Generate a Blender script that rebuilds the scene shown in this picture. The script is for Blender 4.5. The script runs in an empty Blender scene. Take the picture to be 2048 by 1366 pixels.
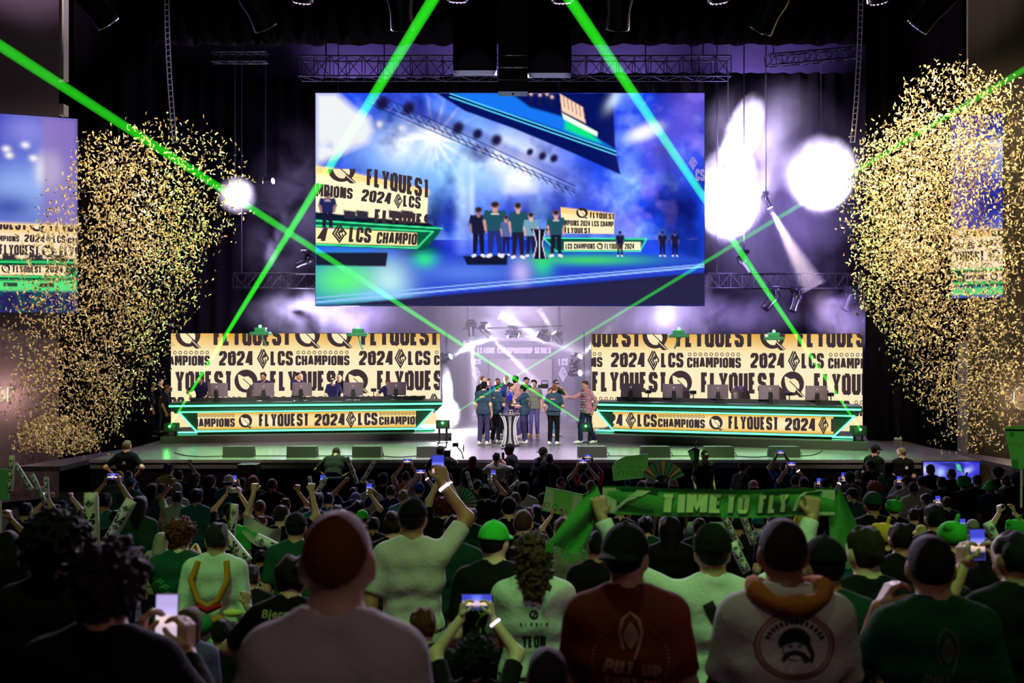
import bpy, bmesh, math, random
import numpy as np
from mathutils import Vector, Matrix, Euler
from mathutils.bvhtree import BVHTree

random.seed(7)
rng = np.random.default_rng(11)
scene = bpy.context.scene
COL = scene.collection
PI = math.pi

# ------------------------------------------------------------------ camera, world, exposure, large lights
FPX, PCX, PCY, EYE = 2048 * 35 / 36, 1024.0, 683.0, 4.2       # focal length in pixels of the 2048x1366 frame
cam_data = bpy.data.cameras.new('camera')
cam_data.lens, cam_data.sensor_width, cam_data.clip_end = 35, 36, 200
cam_data.dof.use_dof = True
cam_data.dof.focus_distance = 26
cam_data.dof.aperture_fstop = 3.2
cam = bpy.data.objects.new('camera', cam_data)
COL.objects.link(cam)
cam.location, cam.rotation_euler = (0, 0, EYE), (PI / 2, 0, 0)
scene.camera = cam

world = bpy.data.worlds.new('ambient_fill')
scene.world = world
world.use_nodes = True
world.node_tree.nodes['Background'].inputs[0].default_value = (.55, .38, .8, 1)
world.node_tree.nodes['Background'].inputs[1].default_value = .009  # faint purple ambient added as fill

scene.view_settings.view_transform = 'Standard'
scene.view_settings.look = 'None'
scene.view_settings.gamma = 1
scene.view_settings.use_curve_mapping = False
scene.view_settings.exposure = 0
cy = scene.cycles
cy.use_denoising = True
cy.max_bounces, cy.diffuse_bounces, cy.glossy_bounces, cy.transmission_bounces, cy.volume_bounces = 5, 2, 3, 4, 1
cy.transparent_max_bounces = 12
cy.sample_clamp_indirect = 3
cy.sample_clamp_direct = 0
cy.caustics_reflective = cy.caustics_refractive = False
cy.use_light_tree = True
cy.volume_step_rate = 1.6
cy.volume_max_steps = 256


def at(px, py, d):
    """World point that the camera sees at pixel (px, py) at depth d."""
    return Vector(((px - PCX) * d / FPX, d, EYE - (py - PCY) * d / FPX))


def C(r, g, b):
    f = lambda v: (v / 255 / 12.92) if v <= 10 else ((v / 255 + .055) / 1.055) ** 2.4
    return (f(r), f(g), f(b))


def light(kind, loc, target, power, color, size=.2, angle=40, blend=.4, name=None, size_y=None):
    d = bpy.data.lights.new(name or kind.lower() + '_lamp', kind)
    d.energy, d.color = power, color
    if kind == 'SPOT':
        d.spot_size, d.spot_blend, d.shadow_soft_size = math.radians(angle), blend, size
    elif kind == 'AREA':
        d.size = size
        if size_y:
            d.shape, d.size_y = 'RECTANGLE', size_y
    else:
        d.shadow_soft_size = size
    o = bpy.data.objects.new(d.name, d)
    COL.objects.link(o)
    o.location = loc
    if target is not None:
        o.rotation_euler = (Vector(target) - Vector(loc)).to_track_quat('-Z', 'Y').to_euler()
    return o


LAV, WARM, GREEN = (.62, .52, 1), (1, .78, .5), (.34, 1, .2)
# house wash over the stalls, front light on the stage, back light from the stage truss
for x_, tx_ in ((-7, -6.5), (-1, -1), (4, 3.5), (8.5, 7)):
    light('SPOT', (x_, 2.4, 12), (tx_, 8.2, 1.5), 620, (.62, 1, .34), .3, 56, .5, 'house_wash_and_fill')
light('SPOT', (1.8, -2.6, 9.5), (2.2, 3.8, 2.5), 150, (1, .68, .66), .5, 62, .6, 'house_wash_and_fill')  # fill from behind, added to lift the foreground backs
for x_ in (-7, 0, 7):
    light('SPOT', (x_, 29.2, 11.9), (x_ * .55, 7, 2.2), 9000, (.9, .72, 1), .25, 40, .5, 'rim_lamp')
light('SPOT', (-5, 13, 13), (-.6, 27.5, 2), 9000, (1, .93, .95), .25, 17, .5, 'key_lamp')
light('SPOT', (6, 13, 13), (.9, 27, 2), 10000, (1, .9, .92), .25, 18, .5, 'key_lamp')
light('SPOT', (-3, 13, 13), (-6, 29, 3), 17000, (1, .9, .85), .25, 20, .6, 'key_lamp')
light('SPOT', (3, 13, 13), (6.5, 29, 3), 14000, (1, .9, .85), .25, 20, .6, 'key_lamp')
for x_, c_, w_ in ((-7.6, (.25, 1, .3), 12000), (-5.6, (.45, 1, .33), 15000), (-3.2, (.5, 1, .4), 15000), (-.9, (.92, .74, 1), 17000), (1, (.92, .74, 1), 17000), (3.3, (.45, 1, .35), 15000), (5.6, (.45, 1, .33), 15000), (7.8, (.25, 1, .3), 12000), (-9.2, (.8, .7, 1), 3600), (10, (.8, .7, 1), 3600)):
    light('SPOT', (x_, 23.0, 12.5), (x_, 23.9, 1.45), w_, c_, .2, 25, .9, 'stage_wash')
light('SPOT', (-9.5, 19, 15.5), (-12.8, 25.8, 14), 2600, (1, .8, .95), .2, 34, .9, 'wall_fill')  # added spot that lightens the upper left wall and its pale strip
light('SPOT', (10, 20, 16), (12.4, 26.8, 13), 900, (1, .8, .95), .2, 26, .9, 'wall_fill')  # added spot that lightens the right wall and its pale strip
for x_, y_ in ((.45, 5.6), (-2.2, 6.9), (2.6, 5.5), (5.2, 9)):
    light('SPOT', (x_, .8, 12), (x_, y_, 2.2), 1000, (.12, 1, .22), .2, 17, .8, 'green_wash')
for x_ in (-1.02, 1.04):
    light('SPOT', (x_, 19, 12.6), (x_, 27.6, 11.7), 900, (.8, .8, 1), .1, 8, .5, 'lip_lamp')  # spots added only to brighten the lips of the equipment bays
light('SPOT', (-7.5, 21, 8), (-12, 29.5, 3.4), 700, (.9, .82, 1), .2, 24, .8, 'column_fill')  # spot added to brighten the left fabric column
light('SPOT', (8, 20, 8), (11.4, 28, 3.2), 700, (.9, .82, 1), .2, 24, .8, 'column_fill')  # spot added to brighten the right fabric column
# gold light on the confetti
light('SPOT', (-5.5, 16.6, 12.5), (-9.3, 23, 6.2), 4000, (1, .82, .54), .3, 62, .7, 'confetti_lamp')
light('SPOT', (6, 16.6, 12.5), (10.6, 23, 6.7), 8500, (1, .84, .55), .3, 66, .7, 'confetti_lamp')

# ------------------------------------------------------------------ materials
MATS = {}


def nodes_of(m):
    m.use_nodes = True
    nt = m.node_tree
    return nt, nt.nodes, nt.links


def mat(name, rgb, rough=.6, metal=0., emit=None, es=1., bump=0., bscale=60., sheen=0., spec=.5, alpha=1., trans=0., mottle=0.):
    if name in MATS:
        return MATS[name]
    m = bpy.data.materials.new(name)
    MATS[name] = m
    nt, N, L = nodes_of(m)
    b = N['Principled BSDF']
    b.inputs['Base Color'].default_value = (*rgb, 1)
    b.inputs['Roughness'].default_value = rough
    b.inputs['Metallic'].default_value = metal
    b.inputs['Specular IOR Level'].default_value = spec
    b.inputs['Sheen Weight'].default_value = sheen
    b.inputs['Transmission Weight'].default_value = trans
    if emit:
        b.inputs['Emission Color'].default_value = (*emit, 1)
        b.inputs['Emission Strength'].default_value = es
    if bump or mottle:
        t = N.new('ShaderNodeTexNoise')
        t.inputs['Scale'].default_value = bscale
        t.inputs['Detail'].default_value = 3
        tc = N.new('ShaderNodeTexCoord')
        L.new(tc.outputs['Object'], t.inputs['Vector'])
        if bump:
            bp = N.new('ShaderNodeBump')
            bp.inputs['Strength'].default_value = bump
            bp.inputs['Distance'].default_value = .02
            L.new(t.outputs['Fac'], bp.inputs['Height'])
            L.new(bp.outputs['Normal'], b.inputs['Normal'])
        if mottle:
            mx = N.new('ShaderNodeMix')
            mx.data_type = 'RGBA'
            mx.inputs[6].default_value = (*[v * (1 - mottle) for v in rgb], 1)
            mx.inputs[7].default_value = (*[min(1, v * (1 + mottle)) for v in rgb], 1)
            L.new(t.outputs['Fac'], mx.inputs[0])
            L.new(mx.outputs[2], b.inputs['Base Color'])
    return m


def glow(name, rgb, s=1.):
    if name in MATS:
        return MATS[name]
    m = bpy.data.materials.new(name)
    MATS[name] = m
    nt, N, L = nodes_of(m)
    N.remove(N['Principled BSDF'])
    e = N.new('ShaderNodeEmission')
    e.inputs[0].default_value = (*rgb, 1)
    e.inputs[1].default_value = s
    L.new(e.outputs[0], N['Material Output'].inputs['Surface'])
    return m


def display_mat(name, s=1.):
    """A lit display: emits the picture stored on its pixels."""
    m = glow(name, (1, 1, 1), s)
    nt = m.node_tree
    if not any(n.type == 'ATTRIBUTE' for n in nt.nodes):
        a = nt.nodes.new('ShaderNodeAttribute')
        a.attribute_name = 'pixels'
        e = [n for n in nt.nodes if n.type == 'EMISSION'][0]
        nt.links.new(a.outputs['Color'], e.inputs[0])
    return m


def smoke_mat(name, rgb, density, scale=.9, lo=.42, hi=.75, inner=.3, aniso=.2):
    m = bpy.data.materials.new(name)
    nt, N, L = nodes_of(m)
    N.remove(N['Principled BSDF'])
    sc = N.new('ShaderNodeVolumeScatter')
    sc.inputs['Color'].default_value = (*rgb, 1)
    sc.inputs['Anisotropy'].default_value = aniso
    tc = N.new('ShaderNodeTexCoord')
    ln = N.new('ShaderNodeVectorMath')
    ln.operation = 'LENGTH'
    L.new(tc.outputs['Object'], ln.inputs[0])
    fall = N.new('ShaderNodeMapRange')
    fall.interpolation_type = 'SMOOTHSTEP'
    for k, v in zip((1, 2, 3, 4), (inner, 1, 1, 0)):
        fall.inputs[k].default_value = v
    L.new(ln.outputs['Value'], fall.inputs[0])
    geo = N.new('ShaderNodeNewGeometry')
    nz = N.new('ShaderNodeTexNoise')
    nz.inputs['Scale'].default_value = scale
    nz.inputs['Detail'].default_value = 4
    nz.inputs['Roughness'].default_value = .6
    nz.inputs['Distortion'].default_value = .6
    L.new(geo.outputs['Position'], nz.inputs['Vector'])
    mr = N.new('ShaderNodeMapRange')
    for k, v in zip((1, 2, 3, 4), (lo, hi, 0, density)):
        mr.inputs[k].default_value = v
    L.new(nz.outputs['Fac'], mr.inputs[0])
    mu = N.new('ShaderNodeMath')
    mu.operation = 'MULTIPLY'
    L.new(mr.outputs[0], mu.inputs[0])
    L.new(fall.outputs[0], mu.inputs[1])
    L.new(mu.outputs[0], sc.inputs['Density'])
    L.new(sc.outputs[0], N['Material Output'].inputs['Volume'])
    return m


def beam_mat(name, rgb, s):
    """A laser beam as a glowing volume: lit haze put into emission."""
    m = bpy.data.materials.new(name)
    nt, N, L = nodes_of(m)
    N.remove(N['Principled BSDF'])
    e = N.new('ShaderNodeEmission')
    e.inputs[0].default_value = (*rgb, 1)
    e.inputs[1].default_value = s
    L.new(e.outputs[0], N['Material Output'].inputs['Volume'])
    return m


BLACK = mat('black_paint', C(14, 13, 16), .5)
MATTE = mat('black_cloth', C(15, 9, 19), .95, spec=.1)
DARKM = mat('dark_metal', C(38, 36, 44), .35, .7)
STEEL = mat('truss_metal', C(70, 68, 82), .35, .8)
CHROME = mat('polished_metal', C(215, 215, 220), .15, 1.)
RUBBER = mat('black_rubber', C(12, 12, 12), .7)
INK = mat('black_ink', C(14, 14, 15), .7)
WHITE = mat('white_plastic', C(225, 225, 225), .4)

# ------------------------------------------------------------------ object helpers
PROPS = ('label', 'category', 'group', 'kind')


def tag(o, label=None, cat=None, group=None, kind=None):
    for k, v in zip(PROPS, (label, cat, group, kind)):
        if v:
            o[k] = v
    return o


def empty(name, loc=(0, 0, 0), rz=0., **kw):
    o = bpy.data.objects.new(name, None)
    COL.objects.link(o)
    o.location = loc
    o.rotation_euler = (0, 0, rz)
    o.empty_display_size = .1
    return tag(o, **kw)


def link(name, me, parent=None, loc=None, **kw):
    o = bpy.data.objects.new(name, me)
    COL.objects.link(o)
    if parent is not None:
        o.parent = parent
    if loc is not None:
        o.location = loc
    return tag(o, **kw)


class MB:
    """Collects shapes into one mesh; each add_* may carry a material index."""

    def __init__(self):
        self.v, self.f, self.m, self.s = [], [], [], []

    def add(self, vs, fs, mi=0, smooth=False):
        n = len(self.v)
        self.v += [tuple(x) for x in vs]
        for f in fs:
            self.f.append([i + n for i in f])
            self.m.append(mi)
            self.s.append(smooth)
        return self

    def box(self, lo, hi, mi=0, rz=0., bev=0.):
        x0, y0, z0 = lo
        x1, y1, z1 = hi
        if bev:
            b = min(bev, (x1 - x0) * .45, (y1 - y0) * .45, (z1 - z0) * .45)
            bm = bmesh.new()
            bmesh.ops.create_cube(bm, size=1)
            for q in bm.verts:
                q.co = Vector(((x0 + x1) / 2 + q.co.x * (x1 - x0), (y0 + y1) / 2 + q.co.y * (y1 - y0), (z0 + z1) / 2 + q.co.z * (z1 - z0)))
            bmesh.ops.bevel(bm, geom=bm.edges[:], offset=b, segments=2, affect='EDGES', profile=.6)
            bm.verts.index_update()
            self.add([q.co[:] for q in bm.verts], [[q.index for q in f.verts] for f in bm.faces], mi)
            bm.free()
            return self
        vs = [(x0, y0, z0), (x1, y0, z0), (x1, y1, z0), (x0, y1, z0), (x0, y0, z1), (x1, y0, z1), (x1, y1, z1), (x0, y1, z1)]
        return self.add(vs, [(3, 2, 1, 0), (4, 5, 6, 7), (0, 1, 5, 4), (1, 2, 6, 5), (2, 3, 7, 6), (3, 0, 4, 7)], mi)

    def tube(self, pts, r, n=8, mi=0, caps=True, smooth=True):
        """A round tube along pts; r is a number or one radius per point."""
        P = [Vector(p) for p in pts]
        R = [r] * len(P) if not hasattr(r, '__len__') else r
        ref = None
        vs, fs = [], []
        for i, p in enumerate(P):
            t = (P[min(i + 1, len(P) - 1)] - P[max(i - 1, 0)]).normalized()
            if ref is None:
                ref = t.orthogonal().normalized()
            ref = (ref - t * ref.dot(t))
            ref = ref.normalized() if ref.length > 1e-6 else t.orthogonal().normalized()
            u = t.cross(ref)
            for k in range(n):
                a = 2 * PI * k / n
                vs.append(p + (ref * math.cos(a) + u * math.sin(a)) * R[i])
        for i in range(len(P) - 1):
            for k in range(n):
                fs.append((i * n + k, i * n + (k + 1) % n, (i + 1) * n + (k + 1) % n, (i + 1) * n + k))
        self.add(vs, fs, mi, smooth)
        if caps:
            self.add(vs[:n], [tuple(range(n))[::-1]], mi)
            self.add(vs[-n:], [tuple(range(n))], mi)
        return self

    def lathe(self, prof, n=24, c=(0, 0, 0), mi=0, sx=1., sy=1.):
        vs, fs = [], []
        for r, z in prof:
            for k in range(n):
                a = 2 * PI * k / n
                vs.append((c[0] + r * sx * math.cos(a), c[1] + r * sy * math.sin(a), c[2] + z))
        for i in range(len(prof) - 1):
            for k in range(n):
                fs.append((i * n + k, i * n + (k + 1) % n, (i + 1) * n + (k + 1) % n, (i + 1) * n + k))
        fs.append(tuple(range(n))[::-1])
        fs.append(tuple((len(prof) - 1) * n + k for k in range(n)))
        return self.add(vs, fs, mi, True)

    def ball(self, c, r, n=14, mi=0):
        r = (r, r, r) if not hasattr(r, '__len__') else r
        m = max(6, n // 2)
        prof = [(math.sin(PI * i / m), -math.cos(PI * i / m)) for i in range(m + 1)]
        prof[0], prof[-1] = (.02, -1), (.02, 1)
        vs, fs = [], []
        for q, z in prof:
            for k in range(n):
                a = 2 * PI * k / n
                vs.append((c[0] + r[0] * q * math.cos(a), c[1] + r[1] * q * math.sin(a), c[2] + r[2] * z))
        for i in range(m):
            for k in range(n):
                fs.append((i * n + k, i * n + (k + 1) % n, (i + 1) * n + (k + 1) % n, (i + 1) * n + k))
        fs.append(tuple(range(n))[::-1])
        fs.append(tuple(m * n + k for k in range(n)))
        return self.add(vs, fs, mi, True)

    def prism(self, pts, d, mi=0):
        """Polygon pts pushed along vector d."""
        n = len(pts)
        d = Vector(d)
        vs = [Vector(p) for p in pts] + [Vector(p) + d for p in pts]
        fs = [tuple(range(n))[::-1], tuple(range(n, 2 * n))] + [(i, (i + 1) % n, n + (i + 1) % n, n + i) for i in range(n)]
        return self.add(vs, fs, mi)

    def mesh(self, name, mats):
        me = bpy.data.meshes.new(name)
        me.from_pydata(self.v, [], self.f)
        for m in (mats if isinstance(mats, (list, tuple)) else [mats]):
            me.materials.append(m)
        me.polygons.foreach_set('material_index', self.m)
        me.polygons.foreach_set('use_smooth', self.s)
        me.update()
        return me

    def build(self, name, mats, parent=None, loc=None, **kw):
        return link(name, self.mesh(name, mats), parent, loc, **kw)


def recalc(me):
    bm = bmesh.new()
    bm.from_mesh(me)
    bmesh.ops.recalc_face_normals(bm, faces=bm.faces[:])
    bm.to_mesh(me)
    bm.free()
    return me


def copy_tree(o, parent=None):
    c = o.copy()
    COL.objects.link(c)
    if parent is not None:
        c.parent = parent
    for ch in list(o.children):
        copy_tree(ch, c)
    return c


# ------------------------------------------------------------------ lettering
BLOCK = {
    'A': ([[(0, 0), (.40, 1), (.60, 1), (1, 0)], [(.22, .24), (.78, .24)]], 1.05), 'B': ([[(0, .0), (0, 1), (.78, 1), (1, .9), (1, .62), (.84, .53), (0, .53)], [(.84, .53), (1, .44), (1, .1), (.8, 0), (0, 0)]], 1),
    'C': ([[(1, .66), (1, .88), (.8, 1), (.2, 1), (0, .88), (0, .12), (.2, 0), (.8, 0), (1, .12), (1, .34)]], 1), 'D': ([[(0, 0), (0, 1), (.75, 1), (1, .86), (1, .14), (.75, 0), (0, 0)]], 1),
    'E': ([[(.95, 1), (0, 1), (0, 0), (.95, 0)], [(0, .52), (.8, .52)]], .82), 'F': ([[(.95, 1), (0, 1), (0, -.09)], [(0, .5), (.8, .5)]], .8),
    'G': ([[(1, .68), (1, .88), (.8, 1), (.2, 1), (0, .88), (0, .12), (.2, 0), (.8, 0), (1, .12), (1, .44), (.55, .44)]], 1), 'H': ([[(0, -.09), (0, 1.09)], [(1, -.09), (1, 1.09)], [(0, .5), (1, .5)]], 1),
    'I': ([[(0, -.09), (0, 1.09)]], .0), 'J': ([[(1, 1.09), (1, .12), (.8, 0), (.2, 0), (0, .12), (0, .34)]], .9),
    'K': ([[(0, -.09), (0, 1.09)], [(1.05, 1.09), (.18, .48), (1.05, -.09)]], 1), 'L': ([[(0, 1.09), (0, 0), (.95, 0)]], .78),
    'M': ([[(0, -.09), (0, 1), (.22, 1), (.5, .25), (.78, 1), (1, 1), (1, -.09)]], 1.5), 'N': ([[(0, -.09), (0, 1.0), (.2, 1), (.8, 0), (1, 0), (1, 1.09)]], 1.1),
    'O': ([[(.2, 1), (0, .88), (0, .12), (.2, 0), (.8, 0), (1, .12), (1, .88), (.8, 1), (.2, 1)]], 1), 'P': ([[(0, -.09), (0, 1), (.8, 1), (1, .88), (1, .54), (.8, .42), (0, .42)]], .95),
    'Q': ([[(.2, 1), (0, .88), (0, .12), (.2, 0), (.8, 0), (1, .12), (1, .88), (.8, 1), (.2, 1)], [(.62, .12), (1.2, -.1)]], 1), 'R': ([[(0, -.09), (0, 1), (.8, 1), (1, .88), (1, .58), (.8, .48), (0, .48)], [(.62, .46), (1, .3), (1, -.09)]], 1),
    'S': ([[(1, .72), (1, .88), (.8, 1), (.2, 1), (0, .88), (0, .66), (.14, .55), (.86, .45), (1, .34), (1, .12), (.8, 0), (.2, 0), (0, .12), (0, .28)]], 1), 'T': ([[(-.04, 1), (1.04, 1)], [(.5, 1), (.5, -.09)]], .95),
    'U': ([[(0, 1.09), (0, .12), (.2, 0), (.8, 0), (1, .12), (1, 1.09)]], 1), 'V': ([[(0, 1.09), (.42, 0), (.58, 0), (1, 1.09)]], 1.05), 'W': ([[(0, 1.09), (.22, 0), (.5, .8), (.78, 0), (1, 1.09)]], 1.6),
    'X': ([[(0, 1.09), (1, -.09)], [(1, 1.09), (0, -.09)]], 1), 'Y': ([[(0, 1.09), (.5, .42), (1, 1.09)], [(.5, .46), (.5, -.09)]], 1.05), 'Z': ([[(0, 1), (1, 1), (0, 0), (1, 0)]], .95),
    '0': ([[(.2, 1), (0, .88), (0, .12), (.2, 0), (.8, 0), (1, .12), (1, .88), (.8, 1), (.2, 1)]], 1), '2': ([[(0, .72), (0, .88), (.2, 1), (.8, 1), (1, .88), (1, .62), (0, .14), (0, 0), (1.05, 0)]], 1),
    '4': ([[(.72, -.09), (.72, 1), (.55, 1), (-.02, .22), (1.12, .22)]], 1.0), '1': ([[(.5, -.09), (.5, 1), (.2, .86)]], .5), '-': ([[(.1, .5), (.9, .5)]], .7), '.': ([[(.0, -.09), (.0, .06)]], 0)}
GLYPH = {}


def block_glyphs(s):
    vs, fs, x = [], [], 0.
    w, h, cw = .46, 1.86, .58
    for ch in s:
        if ch == ' ':
            x += .62
            continue
        polys, k = BLOCK[ch]
        for pl in polys:
            v, f = stroke([(x + w / 2 + a * cw * k, w / 2 + b * h) for a, b in pl], w)
            fs += [tuple(i + len(vs) for i in q) for q in f]
            vs += list(v)
        x += cw * k + w + .10
    v = np.array(vs)
    lo, hi = np.array([v[:, 0].min(), 0]), np.array([v[:, 0].max(), h + w])
    return (v - lo) / (hi - lo), fs, (hi - lo)[0] / (hi - lo)[1]


def glyphs(s, bold=.0):
    """Flat mesh of the words s in the built-in font, fitted into the unit box: (verts Nx2, faces, aspect)."""
    k = (s, bold)
    if k not in GLYPH and all(c == ' ' or c in BLOCK for c in s):
        GLYPH[k] = block_glyphs(s)
    if k not in GLYPH:
        cu = bpy.data.curves.new('words', 'FONT')
        cu.body, cu.resolution_u, cu.offset = s, 3, bold
        cu.space_character = 1.05 + bold * 1.5
        o = bpy.data.objects.new('words', cu)
        COL.objects.link(o)
        me = o.to_mesh()
        v = np.array([p.co[:2] for p in me.vertices])
        f = [tuple(p.vertices) for p in me.polygons]
        o.to_mesh_clear()
        bpy.data.objects.remove(o)
        bpy.data.curves.remove(cu)
        lo, hi = v.min(0), v.max(0)
        GLYPH[k] = ((v - lo) / (hi - lo), f, (hi - lo)[0] / (hi - lo)[1])
    return GLYPH[k]


def stroke(pts, w):
    """Flat quads along a polyline (with mitred joints): verts, faces in the plane."""
    P = [np.array(p, float) for p in pts]
    vs, fs = [], []
    for i, p in enumerate(P):
        a = P[i] - P[i - 1] if i else P[1] - P[0]
        b = P[i + 1] - P[i] if i < len(P) - 1 else a
        a, b = a / (np.linalg.norm(a) + 1e-9), b / (np.linalg.norm(b) + 1e-9)
        n = np.array([-(a + b)[1], (a + b)[0]])
        n /= np.linalg.norm(n) + 1e-9
        k = 1 / max(.45, abs(n @ np.array([-a[1], a[0]])))
        vs += [p + n * w / 2 * k, p - n * w / 2 * k]
    for i in range(len(P) - 1):
        fs.append((2 * i, 2 * i + 1, 2 * i + 3, 2 * i + 2))
    return np.array(vs), fs


def emblem_series():
    """Tall diamond of nested angular strokes, unit box."""
    out = []
    for pts in ([(.42, 1), (.0, .5), (.5, 0), (.80, .34), (.70, .46)],
                [(.50, .82), (.21, .5), (.5, .2), (.60, .31), (.42, .52), (.56, .66)],
                [(.60, 1), (.42, .78), (.36, .7)],
                [(.58, .97), (.72, .80), (.48, .52)], [(.74, .78), (1, .5), (.88, .38)], [(.64, .54), (.80, .70)]):
        out.append(stroke(pts, .115))
    return out


def arc(cx, cy, r, a0, a1, n=14, sx=1.):
    return [(cx + sx * r * math.cos(a0 + (a1 - a0) * i / n), cy + r * math.sin(a0 + (a1 - a0) * i / n)) for i in range(n + 1)]


def emblem_leaf():
    """Ring with a leaf standing in it and a tail at lower right: [(verts, faces, layer)]; layer 1 is drawn in the light colour."""
    disc = np.array(arc(.5, .52, .48, 0, 2 * PI, 40)[:-1])
    out = [(disc, [tuple(range(40))], 0)]
    leaf = [(.17, .80)] + [(.17 + .30 * t, .80 - .16 * t ** 1.6) for t in (.25, .5, .75)] + [(.60, .72), (.74, .60), (.79, .45), (.77, .32), (.68, .22)]
    leaf += [(.55, .17), (.42, .19), (.30, .28), (.22, .42), (.18, .60)]
    out.append((np.array(leaf), [tuple(range(len(leaf)))], 1))
    v, f = stroke([(.38, .62), (.62, .40), (.86, .16)], .035)
    out.append((v, f, 2))
    tail = np.array([(.66, .36), (.74, .30), (1.0, .02), (.97, -.02), (.80, -.02), (.6, .16)])
    out.append((tail, [tuple(range(6))], 2))
    v, f = stroke([(.60, .34), (1.02, -.06)], .03)
    out.append((v, f, 3))
    return out


class Flat:
    """A flat drawing in 2D (pixels or metres) that can be clipped and laid on a surface."""

    def __init__(self, k=1):
        self.parts = []          # (verts Nx2, faces, material index, layer)
        self.k = k

    def put(self, v, f, mi=0, layer=0):
        self.parts.append((np.asarray(v, float), f, mi, layer))

    def words(self, s, x0, y0, x1, y1, mi=0, bold=.03, quad=None, layer=0):
        """Words filling the box; y1 is the top edge when y runs up, else pass y0 = bottom pixel, y1 = top pixel."""
        v, f, _ = glyphs(s, bold)
        if quad is None:
            p = np.stack([x0 + v[:, 0] * (x1 - x0), y0 + v[:, 1] * (y1 - y0)], 1)
        else:
            a, b, c, d = [np.array(q, float) for q in quad]     # bottom left, bottom right, top right, top left
            u, w = v[:, :1], v[:, 1:]
            p = a * (1 - u) * (1 - w) + b * u * (1 - w) + c * u * w + d * (1 - u) * w
        self.put(p, f, mi, layer)

    def unit(self, shapes, x0, y0, x1, y1, mi=0, light=1, quad=None):
        for sh in shapes:
            v, f, ly = sh if len(sh) == 3 else (*sh, 0)
            if quad is None:
                p = np.stack([x0 + v[:, 0] * (x1 - x0), y0 + v[:, 1] * (y1 - y0)], 1)
            else:
                a, b, c, d = [np.array(q, float) for q in quad]
                u, w = v[:, :1], v[:, 1:]
                p = a * (1 - u) * (1 - w) + b * u * (1 - w) + c * u * w + d * (1 - u) * w
            self.put(p, f, light if ly in (1, 3) else mi, ly)

    def line(self, pts, w, mi=0, layer=0):
        v, f = stroke(pts, w)
        self.put(v, f, mi, layer)

    def rings(self, x0, x1, y, r, n, mi=0):
        for i in range(n):
            c = x0 + (x1 - x0) * (i + .5) / n
            self.line(arc(c, y, r, 0, 2 * PI, 10), r * .45, mi)

    def clipped(self, x0, y0, x1, y1):
        out = []
        for v, f, mi, ly in self.parts:
            lo, hi = v.min(0), v.max(0)
            if hi[0] < x0 or lo[0] > x1 or hi[1] < y0 or lo[1] > y1:
                continue
            if lo[0] >= x0 and hi[0] <= x1 and lo[1] >= y0 and hi[1] <= y1:
                out.append((v, f, mi, ly))
                continue
            bm = bmesh.new()
            vs = [bm.verts.new((*p, 0)) for p in v]
            for q in f:
                try:
                    bm.faces.new([vs[i] for i in q])
                except ValueError:
                    pass
            for co, no in (((x0, 0, 0), (-1, 0, 0)), ((x1, 0, 0), (1, 0, 0)), ((0, y0, 0), (0, -1, 0)), ((0, y1, 0), (0, 1, 0))):
                bmesh.ops.bisect_plane(bm, geom=bm.verts[:] + bm.edges[:] + bm.faces[:], plane_co=co, plane_no=no, clear_outer=True)
            bm.verts.index_update()
            if bm.faces:
                out.append((np.array([p.co[:2] for p in bm.verts]), [tuple(p.index for p in q.verts) for q in bm.faces], mi, ly))
            bm.free()
        self.parts = out
        return self

    def onto(self, mb, place, m0=0, lift=.004):
        """Adds the drawing to a mesh builder; place(x, y, lift) gives the 3D point."""
        for v, f, mi, ly in self.parts:
            mb.add([place(p[0], p[1], lift * (1 + ly)) for p in v], f, m0 + mi)


class Plane:
    """A vertical plane through two plan points; maps photo pixels onto itself."""

    def __init__(self, pxa, da, pxb, db):
        self.a = Vector(((pxa - PCX) * da / FPX, da))
        self.b = Vector(((pxb - PCX) * db / FPX, db))
        t = (self.b - self.a).normalized()
        self.t = t
        self.n = Vector((t.y, -t.x))
        if self.n.y > 0:
            self.n = -self.n

    def depth(self, px):
        r = Vector(((px - PCX) / FPX, 1))
        return self.a.dot(self.n) / r.dot(self.n)

    def at(self, px, y, lift=0., dref=None):
        """Point of the plane at photo column px; y is the photo row, read at depth dref (its own depth when None)."""
        d = self.depth(px)
        z = EYE - (y - PCY) * (d if dref is None else dref) / FPX
        return Vector(((px - PCX) * d / FPX + self.n.x * lift, d + self.n.y * lift, z))

    def placer(self, dref=None):
        return lambda x, y, l=0.: self.at(x, y, l, dref)


def pixel_grid(mb_name, place, x0, y0, x1, y1, nx, ny, colors, material, parent=None, flat=None, flat_mats=()):
    """A display panel: nx by ny lit pixels with a colour each, plus flat lettering laid on it; place(x, y, lift) is the 3D point."""
    xs, ys = np.linspace(x0, x1, nx + 1), np.linspace(y0, y1, ny + 1)
    mb = MB()
    vs = [place(x, y, 0) for y in ys for x in xs]
    w = nx + 1
    mb.add(vs, [(j * w + i, j * w + i + 1, (j + 1) * w + i + 1, (j + 1) * w + i) for j in range(ny) for i in range(nx)])
    n = len(mb.v)
    if flat is not None:
        flat.clipped(x0, y0, x1, y1).onto(mb, place, 1)
    me = mb.mesh(mb_name, [material, *flat_mats])
    ca = me.color_attributes.new('pixels', 'FLOAT_COLOR', 'POINT')
    buf = np.ones((len(me.vertices), 4), np.float32)
    buf[:n, :3] = colors.reshape(-1, 3)
    ca.data.foreach_set('color', buf.ravel())
    return link(mb_name, me, parent)


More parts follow.
